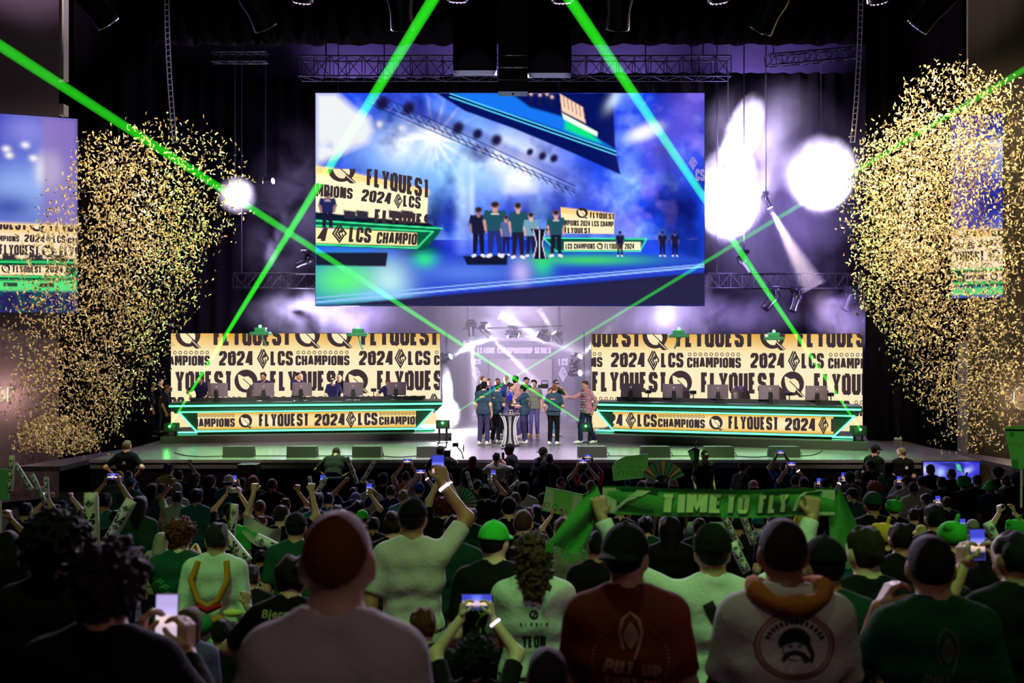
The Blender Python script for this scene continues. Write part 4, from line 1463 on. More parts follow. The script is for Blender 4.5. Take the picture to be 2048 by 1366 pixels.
for i, ((x, y), d, (tx, ty), td, ang, pw) in enumerate(PORT):
    lb = ('white beam lamp throwing straight down at the left of the arch', 'white beam lamp throwing a long shaft down to the right across the arch', 'white beam lamp turned to the left above the arch', 'white beam lamp throwing a flat shaft to the right above the arch',
          'small white beam lamp pointing up left above the arch', 'white beam lamp pointing up left at the right end of the row above the arch', 'bright beam lamp by the left wall of the arch', 'beam lamp by the right wall of the arch, upper one', 'beam lamp by the right wall of the arch, lower one')[i]
    sl = ('white light shaft falling straight down at the left of the arch', 'long white light shaft falling to the right across the arch', 'short faint light shaft going left above the arch', 'flat white light shaft going right above the arch', 'faint light shaft rising left above the arch',
          'light shaft rising left at the right end of the lamp row', 'short bright light shaft by the left wall of the arch', 'short light shaft at the right wall of the arch, upper one', 'short light shaft at the right wall of the arch, lower one')[i]
    lit_lamp(x, y, d, tx, ty, td, pw * 12, ang, lb, 'beam lamps around the arch', shaft=((at(x, y, d) - at(tx, ty, td)).length, sl, .4), pipe='thin drop pipe carrying the lamp at the right end of the row' if i == 5 else None)
lit_lamp(1540, 416, 33, 1650, 620, 32.5, 6500, 15, 'moving light throwing a broad warm beam down beside the big screen', None, (1, .78, .62), pipe='thin drop pipe carrying the lamp with the broad warm beam', shaft=(3.0, 'broad warm light shaft falling to the right beside the big screen', .25))
lit_lamp(546, 362, 33, 700, 340, 32, 60, 20, 'small round dotted lamp glowing left of the big screen', None, pipe='thin drop pipe carrying the round dotted lamp left of the big screen')

# ------------------------------------------------------------------ arch with writing behind the team
GREYW = mat('arch_grey', C(62, 55, 72), .8)
ARL, ARR, ARD = at(915, 0, 37).x, at(1180, 0, 37).x, 37.
root = empty('stage_arch', ((ARL + ARR) / 2, ARD, ZS), label='grey arch with faint lettering behind the team, lit through haze', cat='arch')
cx_ = root.location.x
zt_, zm_ = at(0, 682, ARD).z - ZS, at(0, 718, ARD).z - ZS
a0, a1, b0, b1 = at(935, 0, ARD).x - cx_, at(975, 0, ARD).x - cx_, at(1108, 0, ARD).x - cx_, at(1150, 0, ARD).x - cx_
LIL = mat('pale_letter_paint', C(190, 176, 205), .7)


def arch_part(name, x0, x1, z0, z1, fn):
    F = Flat()
    fn(F)
    mb = MB().box((x0, 0, z0), (x1, .4, z1))
    F.onto(mb, lambda x, y, l: (at(x, y, ARD).x - cx_, -.006 - l, at(x, y, ARD).z - ZS), 1)
    mb.build(name, [GREYW, LIL], root)


arch_part('lintel_panel', a0, b1, zm_, zt_, lambda F: (F.words('LEAGUE CHAMPIONSHIP SERIES', 955, 707, 1102, 695)))
arch_part('side_banner', a0, a1, 0, zm_, lambda F: (F.words('LCS', 942, 728, 962, 718), series_mark(F, 930 + 23, 748, 15, 28), series_mark(F, 953, 830, 15, 28)))
arch_part('side_banner', b0, b1, 0, zm_, lambda F: (F.words('LCS', 1117, 731, 1136, 717), series_mark(F, 1126, 748, 16, 28), series_mark(F, 1126, 836, 16, 28)))
MB().box((a1 + .02, 1.5, .02), (b0 - .02, 1.56, zm_ + .8)).build('back_panel', mat('pale_back_panel', C(170, 155, 175), .8), root)
light('AREA', (cx_, 36.0, 7.5), (cx_, 35, 1.5), 230, (.95, .68, 1), 3.2, name='arch_lamp', size_y=.6)
light('AREA', (cx_, 38.2, 6.2), (cx_, 38.5, 2), 160, (1, .8, .95), 2.5, name='arch_lamp', size_y=.4)

# ------------------------------------------------------------------ printed fabric columns at the sides
FAB = mat('white_column_fabric', C(215, 205, 225), .6, sheen=.2)
FABL = mat('column_print', C(110, 100, 125), .6)
for lb, x0, x1, yt, yb, d in (('tall white fabric column with a line print in the left confetti', 216, 246, 625, 856, 29.5), ('tall white fabric column with a line print in the right confetti', 1824, 1856, 620, 870, 28.0)):
    p = at((x0 + x1) / 2, yb, d)
    root = empty('fabric_column', (p.x, p.y, ZS), label=lb, cat='column banner', group='printed columns beside the stage')
    w = (x1 - x0) * d / FPX / 2
    h0 = at(0, yb, d).z - ZS
    h1 = at(0, yt, d).z - ZS
    MB().lathe([(w * .9, 0), (w, .02), (w * .25, .06), (w * .2, h0 + .05)], 16).build('base', BLACK, root)
    MB().lathe([(w * .75, h0), (w, h0 + .12), (w, h0 + h1 * .35), (w * .9, h0 + h1 * .55), (w * .95, h1 * .8), (w * .8, h1 * .92), (w * .2, h1)], 24).build('fabric', FAB, root)
    mb = MB()
    for k in range(-3, 4):
        mb.tube([(w * .28 * k, -w * math.sqrt(max(.02, 1 - (.28 * k) ** 2)) - .005, h0 + (h1 - h0) * t) for t in (.25 - abs(k) * .05, .5, .62)], .006, 5)
        mb.tube([(w * .28 * k, -w * math.sqrt(max(.02, 1 - (.28 * k) ** 2)) - .005, h0 + (h1 - h0) * .25), (0, -w - .006, h0 + .06 + .05 * abs(k))], .006, 5)
    mb.build('line_print', FABL, root)
    MB().tube([(0, .05, h1 - .02), (0, .05, 19.4 - ZS)], .012, 6).build('hanging_line', STEEL, root)

# ------------------------------------------------------------------ lit letters on the side walls
SIGN = mat('sign_letter', C(12, 10, 10), .5)
HALO = glow('sign_backlight', C(255, 205, 170), 8)


def wall_sign(label, pl, flat, mi, glowpts, lift):
    root = empty('wall_sign', pl.at(*glowpts, lift), label=label, cat='sign')
    M = Matrix.Translation(-root.location)
    for nm, m_, l0, l1 in (('letters', SIGN, lift + .05, lift + .12), ('backlight', HALO, lift + .01, lift + .045)):
        mb = MB()
        for v, f, _, _ in flat.parts:
            mb.add([M @ pl.at(x, y, l1) for x, y in v], f)
            mb.add([M @ pl.at(x, y, l0) for x, y in v], [q[::-1] for q in f])
        mb.build(nm, m_, root)
    return root


F = Flat()
F.words('er', -6, 803, 30, 774, bold=.02)
F.words('at', -52, 803, -12, 768, bold=.02)
wall_sign('backlit dark letters er on the left wall', PL, F, 0, (12, 800), .0)
light('POINT', PL.at(10, 790, .35), None, 60, (1, .72, .5), .25, name='sign_glow')
F = Flat()
F.line([(2120, 822), (2040, 822), (2026, 810), (2026, 782), (2040, 770), (2120, 770)], 5)
wall_sign('backlit rounded outline sign on the right wall', PR, F, 0, (2040, 818), .0)
light('POINT', PR.at(2036, 796, .35), None, 45, (1, .72, .5), .25, name='sign_glow')

p = at(499, 938, 22.85)
root = empty('equipment_case', (p.x, p.y, 0), label='dark equipment case with pale metal edges against the stage front at the left', cat='case')
MB().box((-.22, -.18, .02), (.22, .18, 1.40), bev=.015).build('shell', BLACK, root)
for a, b in (((-.22, -.185, 1.39), (.22, -.185, 1.39)), ((.22, -.185, 1.39), (.22, -.185, .05)), ((-.22, -.185, 1.39), (-.22, -.185, .05))):
    MB().tube([a, b], .012, 6).build('edge_rail', CHROME, root)
MB().box((.10, -.20, 1.12), (.2, -.18, 1.18)).build('latch', CHROME, root)

# ramps beside the stage
for lb, a, b, c, d in (('low grey ramp running off the left end of the stage', (-11.4, 22.9), (-9.8, 26.4), (-9.8, 25.4), (-10.4, 22.9)), ('low grey ramp running off the right end of the stage', (12.6, 22.9), (10.85, 26.2), (10.85, 25.2), (11.5, 22.9))):
    mb = MB().prism([(*a, ZS - .12), (*b, ZS - .02), (*c, ZS - .02), (*d, ZS - .12)], (0, 0, -.12))
    recalc(mb.build('side_ramp', mat('ramp_grey', C(58, 52, 64), .5), label=lb, cat='ramp', group='ramps beside the stage').data)

# ------------------------------------------------------------------ lasers
LASER = beam_mat('laser_light', (.03, 1, .02), 3.6)  # beams glow by themselves; the haze they would light is emission
LDOT = glow('laser_spot', (.1, 1, .15), 6)
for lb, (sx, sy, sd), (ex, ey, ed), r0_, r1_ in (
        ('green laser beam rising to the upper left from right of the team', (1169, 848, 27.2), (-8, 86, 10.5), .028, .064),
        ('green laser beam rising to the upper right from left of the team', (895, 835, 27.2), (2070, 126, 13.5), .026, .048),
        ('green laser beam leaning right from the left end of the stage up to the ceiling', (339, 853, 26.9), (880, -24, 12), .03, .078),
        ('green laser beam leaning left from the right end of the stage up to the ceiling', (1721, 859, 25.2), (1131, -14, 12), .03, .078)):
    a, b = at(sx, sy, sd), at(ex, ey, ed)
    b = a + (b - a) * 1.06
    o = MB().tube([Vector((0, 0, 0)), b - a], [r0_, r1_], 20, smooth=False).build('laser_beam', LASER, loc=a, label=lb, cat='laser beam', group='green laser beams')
for i, (x, y, d, lb) in enumerate(((339, 853, 26.8, 'laser unit with a bright green eye at the left end of the left desk'), (885, 846, 26.9, 'laser unit with a green eye at the inner end of the left desk'), (1172, 852, 26.9, 'laser unit behind the man in the pink jacket'), (1721, 859, 25.1, 'laser unit with a bright green eye at the right end of the right desk'))):
    p = at(x, y, d)
    root = empty('laser_unit', (p.x, p.y + .12, ZS), label=lb, cat='laser unit', group='laser units on the stage')
    h = p.z - ZS
    MB().box((-.18, -.1, h - .16), (.18, .18, h + .08), bev=.02).tube([(-.1, .05, h - .16), (-.1, .05, 0)], .03).tube([(.1, .05, h - .16), (.1, .05, 0)], .03).box((-.16, -.06, 0), (.16, .14, .03)).build('housing', BLACK, root)
    MB().ball((0, -.12, h), .035, 10).build('aperture', LDOT, root)
    light('POINT', (p.x, p.y - .25, p.z), None, 3.5, (.1, 1, .15), .05, name='laser_spill')
for i, (x, y) in enumerate(((521, 652), (716, 654), (1357, 657), (1547, 662))):
    d = 30.6
    p = at(x, y, d)
    root = empty('bar_laser', (p.x, d, p.z - .18), label='small green-lit projector on top of the display wall, %s' % ('outer one at left', 'inner one at left', 'inner one at right', 'outer one at right')[i], cat='laser unit', group='green projectors over the display walls')
    MB().box((-.3, -.15, -.10), (.3, .2, .0), bev=.02).box((-.17, -.1, 0), (.17, .15, .13), bev=.02).tube([(0, .1, -.1), (0, .5, -.35), (0, .95, -.5)], .03).build('housing', mat('green_lit_case', C(40, 120, 80), .4), root)  # green light of the eye is put into the case colour
    MB().ball((0, -.05, .17), .05, 10).build('eye', LDOT, root)
    light('POINT', (p.x, d - .4, p.z + .15), None, 5, (.1, 1, .25), .05, name='laser_spill')
# ------------------------------------------------------------------ smoke, the lights added to brighten it, and the lamps standing in it
def ico(name, m, c, r, rot=0., label=None):
    bm = bmesh.new()
    bmesh.ops.create_icosphere(bm, subdivisions=3, radius=1)
    me = bpy.data.meshes.new(name)
    bm.to_mesh(me)
    bm.free()
    me.materials.append(m)
    o = link(name, me, None, c, label=label, cat='smoke', kind='stuff')
    o.scale = r
    o.rotation_euler = (0, rot, 0)
    return o


def px_ball(px, py, d, rx, ry, rz):
    return at(px, py, d), (rx * d / FPX, rz, ry * d / FPX)


PUFF = (.80, .74, .98)
for lb, (px, py, d, rx, ry, rz), dens, sc, lo, hi, inner, rot in (
        ('lilac smoke drifting right of the big screen', (1545, 400, 34.2, 215, 265, 1.5), .9, .5, .30, .72, .15, 0),
        ('smoke rolling below the left part of the big screen', (660, 632, 33.2, 215, 66, 1.2), 1.1, .8, .40, .72, .3, 0),
        ('smoke rolling above the centre arch', (1010, 622, 36.0, 165, 46, .55), 1.1, .9, .34, .72, .3, 0),
        ('smoke rolling above the right display wall', (1400, 634, 33.4, 250, 58, 1.2), .75, .8, .40, .72, .3, 0),
        ('smoke at the right end of the right display wall', (1690, 640, 32.6, 95, 70, .9), 1.0, 1.0, .42, .72, .3, .3),
        ('smoke beside the left edge of the big screen', (575, 430, 34.2, 115, 210, 1.0), .7, .8, .38, .72, .2, .15),
        ('small wisp of smoke right of the right display wall', (1790, 735, 31.5, 50, 46, .6), .7, 1.2, .42, .72, .2, .5),
        ('small bright wisp in the laser left of the big screen', (545, 500, 32.5, 18, 58, .3), 1.6, 1.6, .38, .7, .2, .3)):
    c, r = px_ball(px, py, d, rx, ry, rz)
    ico('smoke', smoke_mat('smoke_' + str(px), PUFF, dens, sc, lo, hi, inner), c, r, rot, lb)
for lb, (px, py, d, rx, ry, rz), dens, rot in (
        ('dense upright white smoke plume beside the right edge of the big screen', (1457, 388, 33.4, 68, 112, 1.1), 7., .06),
        ('narrow white smoke column rising from the upright plume', (1486, 266, 33.4, 40, 92, .6), 7., .34),
        ('dense round white smoke plume in front of the lamp at the right', (1643, 347, 33.4, 74, 86, 1.1), 7., 0),
        ('white smoke puff shaped as glare around the blinding lamp left of the big screen', (474, 390, 31.3, 44, 42, .5), 1.6, .5),  # smoke that also stands in for the glare of the lamp
        ('white cold-spark jet at the left side of the arch', (895, 778, 31.2, 13, 52, .25), 5., -.06),
        ('wide foot of the white cold-spark jet at the left side of the arch', (897, 828, 31.1, 28, 36, .4), 4., -.1)):
    c, r = px_ball(px, py, d, rx, ry, rz)
    ico('smoke', smoke_mat('dense_smoke_' + str(px), (.95, .93, 1), dens, 1.5 * max(1, 52 / rx), .34, .58, .25), c, r, rot, lb)
MB().box((at(640, 0, 33).x, 32.4, ZS + .02), (at(1420, 0, 33).x, 36.4, at(0, 555, 34).z)).build('haze', shaft_mat(.085), label='thin lilac haze filling the space in front of the centre arch', cat='haze', kind='stuff')
VIO = (.40, .28, 1)
for (x0, y0, d0), (x1, y1, d1), p, ang in (((1470, 520, 31.2), (1456, 388, 33.4), 9000, 52), ((1660, 470, 31.2), (1643, 346, 33.4), 8000, 46), ((1476, 360, 31.6), (1488, 262, 33.4), 4000, 52)):
    light('SPOT', at(x0, y0, d0), at(x1, y1, d1), p * 3.2, (.76, .66, 1), .15, ang, .6, 'plume_fill')  # unseen spots added in front of the plumes to overexpose them
for px, py, d, p, c, sz in ((470, 388, 30.8, 600, (.86, .78, 1), .08), (896, 800, 30.4, 1500, (1, .93, 1), .1),
                        (1570, 400, 31.6, 420, VIO, .4), (1450, 250, 31.6, 260, VIO, .4), (1630, 240, 31.6, 130, VIO, .4), (1480, 560, 31.8, 420, (.48, .33, 1), .4), (1640, 500, 31.8, 260, (.48, .33, 1), .4), (1030, 740, 33.0, 70, (.85, .66, 1), .4), (940, 700, 33.4, 40, (.8, .66, 1), .3), (1130, 700, 33.4, 40, (.85, .68, 1), .3), (700, 640, 32.3, 420, (.56, .44, 1), .3), (590, 625, 32.5, 420, (.75, .68, 1), .3), (1020, 630, 34.2, 100, (.62, .66, 1), .2), (975, 655, 34.2, 90, (.6, .55, 1), .12), (1330, 630, 32.5, 420, (.66, .56, 1), .3),
                        (1680, 630, 31.7, 420, (.56, .44, 1), .3), (560, 400, 31.8, 300, VIO, .3), (1790, 730, 30.9, 50, (.56, .44, 1), .2), (548, 500, 32.1, 12, (.7, .65, 1), .1)):
    light('POINT', at(px, py, d), None, p, c, sz, name='smoke_lamp')  # bare point lights added to brighten smoke and haze, without lamp bodies
lit_lamp(470, 388, 31.5, 470, 420, 12, 300, 25, 'blinding lamp facing the audience left of the big screen', None, (.95, .9, 1), .1, 1.2, 'thin drop pipe carrying the blinding lamp left of the big screen')
lit_lamp(1456, 400, 33.9, 1450, 470, 20, 60, 30, 'lamp inside the upright white smoke plume', None, (.95, .9, 1), .1, 1.0, 'thin drop pipe carrying the lamp inside the upright white smoke plume')
lit_lamp(1642, 352, 33.9, 1640, 420, 20, 60, 30, 'lamp inside the round white smoke plume', None, (.95, .9, 1), .1, 1.0, 'thin drop pipe carrying the lamp inside the round white smoke plume')
# ------------------------------------------------------------------ bodies: smooth fields turned into one continuous surface
def cone(a, b, r1, r2=None):
    a, b = np.array(a, np.float32), np.array(b, np.float32)
    r2 = r1 if r2 is None else r2
    d = b - a
    L2 = float(d @ d) + 1e-9

    def f(X, Y, Z):
        x, y, z = X - a[0], Y - a[1], Z - a[2]
        t = np.clip((x * d[0] + y * d[1] + z * d[2]) / L2, 0, 1)
        return np.sqrt((x - t * d[0]) ** 2 + (y - t * d[1]) ** 2 + (z - t * d[2]) ** 2) - (r1 + (r2 - r1) * t)
    return f


def ell(c, r):
    def f(X, Y, Z):
        x, y, z = (X - c[0]) / r[0], (Y - c[1]) / r[1], (Z - c[2]) / r[2]
        k = np.sqrt(x * x + y * y + z * z) + 1e-6
        return (k - 1) * min(r) * .5 + (k - 1) * k / (np.sqrt((x / r[0]) ** 2 + (y / r[1]) ** 2 + (z / r[2]) ** 2) + 1e-6) * .5
    return f


def blend(prims, k):
    def f(X, Y, Z):
        d = prims[0](X, Y, Z)
        for p in prims[1:]:
            e = p(X, Y, Z)
            h = np.clip(.5 + .5 * (e - d) / k, 0, 1)
            d = e * (1 - h) + d * h - k * h * (1 - h)
        return d
    return f


def surface(f, lo, hi, h):
    """Surface net of the zero level of f on a grid of step h: verts, quads."""
    n = [int(math.ceil((b - a) / h)) + 2 for a, b in zip(lo, hi)]
    ax = [np.float32(a) + np.float32(h) * np.arange(m, dtype=np.float32) for a, m in zip(lo, n)]
    X, Y, Z = np.meshgrid(*ax, indexing='ij')
    v = f(X, Y, Z).astype(np.float32)
    v[[0, -1]] = 1
    v[:, [0, -1]] = 1
    v[:, :, [0, -1]] = 1
    s = v < 0
    c = s[:-1, :-1, :-1].astype(np.int8)
    for i, j, k in ((1, 0, 0), (0, 1, 0), (0, 0, 1), (1, 1, 0), (1, 0, 1), (0, 1, 1), (1, 1, 1)):
        c = c + s[i:n[0] - 1 + i, j:n[1] - 1 + j, k:n[2] - 1 + k]
    act = (c > 0) & (c < 8)
    ii, jj, kk = np.nonzero(act)
    idx = np.full(act.shape, -1, np.int64)
    idx[ii, jj, kk] = np.arange(len(ii))
    acc, cnt = np.zeros((len(ii), 3)), np.zeros(len(ii))
    cor = [(0, 0, 0), (1, 0, 0), (0, 1, 0), (1, 1, 0), (0, 0, 1), (1, 0, 1), (0, 1, 1), (1, 1, 1)]
    for a in range(8):
        for ax_ in range(3):
            if cor[a][ax_]:
                continue
            b = list(cor[a])
            b[ax_] = 1
            va = v[ii + cor[a][0], jj + cor[a][1], kk + cor[a][2]]
            vb = v[ii + b[0], jj + b[1], kk + b[2]]
            m = (va < 0) != (vb < 0)
            t = np.where(m, va / np.where(m, va - vb, 1), 0)
            p = np.tile(np.array(cor[a], float), (len(ii), 1))
            p[:, ax_] += t
            acc[m] += p[m]
            cnt[m] += 1
    pos = (np.stack([ii, jj, kk], 1) + acc / cnt[:, None]) * h + np.array(lo)
    quads = []
    for ax_, (u, w) in enumerate(((1, 2), (2, 0), (0, 1))):
        sl = [slice(1, -1)] * 3
        sl[ax_] = slice(0, -1)
        sr = [slice(1, -1)] * 3
        sr[ax_] = slice(1, None)
        A, B = s[tuple(sl)], s[tuple(sr)]
        for sgn in (0, 1):
            m = (A & ~B) if sgn == 0 else (~A & B)
            e = np.stack(np.nonzero(m), 1)
            for q in range(3):
                if q != ax_:
                    e[:, q] += 1
            du, dw = np.zeros(3, int), np.zeros(3, int)
            du[u], dw[w] = 1, 1
            g = lambda o: idx[(e - o)[:, 0], (e - o)[:, 1], (e - o)[:, 2]]
            q4 = np.stack([g(du + dw), g(dw), g(du * 0), g(du)], 1)
            quads.append(q4 if sgn == 0 else q4[:, ::-1])
    return pos, np.concatenate(quads)


def np_mesh(name, parts, smooth=True):
    """One mesh from [(verts, quads, material index or array)]."""
    vs, fs, ms, n = [], [], [], 0
    for v, q, m in parts:
        vs.append(v)
        fs.append(q + n)
        ms.append(np.full(len(q), m) if np.isscalar(m) else m)
        n += len(v)
    V, Fq, Mi = np.concatenate(vs), np.concatenate(fs), np.concatenate(ms)
    me = bpy.data.meshes.new(name)
    me.vertices.add(len(V))
    me.vertices.foreach_set('co', V.astype(np.float32).ravel())
    me.loops.add(len(Fq) * 4)
    me.loops.foreach_set('vertex_index', Fq.astype(np.int32).ravel())
    me.polygons.add(len(Fq))
    me.polygons.foreach_set('loop_start', np.arange(len(Fq), dtype=np.int32) * 4)
    me.polygons.foreach_set('material_index', Mi.astype(np.int32))
    me.polygons.foreach_set('use_smooth', np.full(len(Fq), smooth))
    me.update(calc_edges=True)
    me.validate()
    return me


def unit(v):
    v = np.array(v, float)
    return v / (np.linalg.norm(v) + 1e-9)


def elbow(S, W, pole, l1=.30, l2=.265):
    S, W = np.array(S, float), np.array(W, float)
    d = W - S
    L = np.linalg.norm(d)
    if L > (l1 + l2) * .995:
        W = S + d / L * (l1 + l2) * .995
        d = W - S
        L = np.linalg.norm(d)
    a = (l1 * l1 - l2 * l2 + L * L) / (2 * L)
    hgt = math.sqrt(max(0, l1 * l1 - a * a))
    u = d / L
    p = np.array(pole, float) - u * np.dot(pole, u)
    return S + u * a + unit(p) * hgt, W


def hand_prims(W, d, n, side, curl):
    d = unit(d)
    n = unit(np.array(n, float) - d * np.dot(n, d))
    t = np.cross(d, n) * side
    W = np.array(W, float)
    P = []
    for off, ln in ((.030, .070), (.010, .078), (-.011, .072), (-.030, .056)):
        K = W + d * .088 + t * off
        P.append(cone(W + d * .01 + t * off * .5, K, .016, .0125))
        p, ang = K, 0.
        for fr, bend, r in ((.45, 72, .0098), (.30, 88, .0090), (.25, 55, .0080)):
            ang += math.radians(bend) * curl
            dd = d * math.cos(ang) + n * math.sin(ang) + t * off * .9
            q = p + unit(dd) * ln * fr
            P.append(cone(p, q, r, r * .93))
            p = q
    b = W + d * .03 + t * .028
    m = b + unit(d * .55 + t * (.8 - .4 * curl) + n * (.25 + .5 * curl)) * .048
    e = m + unit(d * (.85 - .3 * curl) + t * (.25 - .5 * curl) + n * (.3 + .4 * curl)) * .034
    P += [cone(W + d * .015, b, .018, .016), cone(b, m, .014, .011), cone(m, e, .0105, .009)]
    return P, W + d * .075 + n * (.032 if curl > .3 else .02), t


DOWN = ((0, .12, -1), None)
# wrists (left, right), elbow poles, hand direction, palm normal, curl; x is mirrored for the left arm
POSES = {
    'film': dict(w=((.03, .37, 1.34), (.13, .36, 1.32)), p=((.6, -.2, -1),) * 2, d=((-.1, .25, 1),) * 2, n=((-1, .25, 0),) * 2, c=(.55, .55)),
    'stand': dict(w=((.225, .06, .87),) * 2, p=((.3, -1, 0),) * 2, d=((-.1, .15, -1),) * 2, n=((-1, 0, 0),) * 2, c=(.35, .35)),
    'phone': dict(w=((.085, .36, 1.50),) * 2, p=((.6, -.2, -1),) * 2, d=((-.1, .25, 1),) * 2, n=((-1, .25, 0),) * 2, c=(.55, .55)),
    'photo': dict(w=((.10, .28, 1.80),) * 2, p=((1, .2, -.5),) * 2, d=((-.15, .3, 1),) * 2, n=((-1, .3, 0),) * 2, c=(.5, .5)),
    'raise': dict(w=((.25, .06, .88), (.16, .22, 1.80)), p=((.3, -1, 0), (1, .3, -.3)), d=((-.1, .15, -1), (-.1, .3, 1)), n=((-1, 0, 0), (-.6, 1, 0)), c=(.35, .6)),
    'raise_left': dict(w=((.16, .22, 1.80), (.25, .06, .88)), p=((1, .3, -.3), (.3, -1, 0)), d=((-.1, .3, 1), (-.1, .15, -1)), n=((-.6, 1, 0), (-1, 0, 0)), c=(.6, .35)),
    'fists': dict(w=((.32, .10, 1.86),) * 2, p=((1, 0, -.3),) * 2, d=((0, .2, 1),) * 2, n=((-.3, 1, 0),) * 2, c=(1., 1.)),
    'sticks': dict(w=((.17, .18, 1.80),) * 2, p=((1, .1, -.4),) * 2, d=((-.2, .9, .3),) * 2, n=((-1, 0, 0),) * 2, c=(1., 1.)),
    'stick': dict(w=((.25, .06, .88), (.20, .16, 1.86)), p=((.3, -1, 0), (1, .1, -.4)), d=((-.1, .15, -1), (-.2, .9, .3)), n=((-1, 0, 0),) * 2, c=(.4, 1.)),
    'clap_high': dict(w=((.06, .16, 1.92),) * 2, p=((1, 0, 0),) * 2, d=((-.15, .1, 1),) * 2, n=((-1, 0, 0),) * 2, c=(.1, .1)),
    'clap': dict(w=((.05, .34, 1.34),) * 2, p=((1, -.2, -.8),) * 2, d=((-.2, .6, .8),) * 2, n=((-1, 0, 0),) * 2, c=(.1, .1)),
    'hips': dict(w=((.20, -.02, 1.02),) * 2, p=((1, -.6, 0),) * 2, d=((-.8, .5, -.5),) * 2, n=((-.4, .2, -1),) * 2, c=(.5, .5)),
    'wide': dict(w=((.53, .18, 1.76),) * 2, p=((.6, -.2, -1),) * 2, d=((.15, .3, 1),) * 2, n=((.0, 1, 0),) * 2, c=(.9, .9)),
    'ear': dict(w=((.16, .13, 1.44), (.225, .06, .87)), p=((.15, .25, -1), (.3, -1, 0)), d=((-.5, .1, .8), (-.1, .15, -1)), n=((-.8, 0, -.2), (-1, 0, 0)), c=(.5, .35)),
    'camera': dict(w=((.10, .30, 1.46), (.13, .24, 1.52)), p=((1, -.3, -1),) * 2, d=((-.4, .6, .4),) * 2, n=((-1, .1, 0),) * 2, c=(.6, .6)),
    'desk': dict(w=((.20, .42, 1.02),) * 2, p=((1, -.4, .2),) * 2, d=((-.1, 1, -.3),) * 2, n=((0, 0, -1),) * 2, c=(.3, .3), lean=.38),
    'look': dict(w=((.25, .12, .90), (.14, .36, 1.08)), p=((.5, -1, 0),) * 2, d=((-.1, .3, -1), (-.3, .9, -.1)), n=((-1, 0, 0), (-.2, 0, -1)), c=(.4, .4), lean=.10),
    'shake': dict(w=((.27, .02, .92), (.20, .54, 1.30)), p=((.5, -1, 0), (.3, -.2, -1)), d=((-.1, .1, -1), (0, 1, .05)), n=((-1, 0, 0), (-1, 0, .2)), c=(.4, .15), stride=.16),
    'hug': dict(w=((.14, .32, 1.22), (.18, .32, 1.16)), p=((.35, -.6, -1),) * 2, d=((-.5, .7, .2),) * 2, n=((-1, -.3, 0),) * 2, c=(.3, .3)),
    'bend': dict(w=((.20, .46, .92), (.14, .44, .94)), p=((1, -.3, .3),) * 2, d=((-.1, .8, -.6),) * 2, n=((-.6, 0, -1),) * 2, c=(.5, .5), lean=.75),
    'fold': dict(w=((-.08, .24, 1.17), (-.08, .22, 1.21)), p=((1, -.3, -.8),) * 2, d=((-1, .0, .1),) * 2, n=((0, -1, 0),) * 2, c=(.4, .4)),
    'sit': dict(w=((.16, .30, 1.14),) * 2, p=((1, -.4, -.2),) * 2, d=((-.2, 1, .3),) * 2, n=((-.5, 0, -1),) * 2, c=(.4, .4), lean=.16),
}
BODY = {}


def head_rot(lean, yaw, pitch):
    return Matrix.Rotation(yaw, 3, 'Z') @ Matrix.Rotation(-(lean * .6) - pitch, 3, 'X')


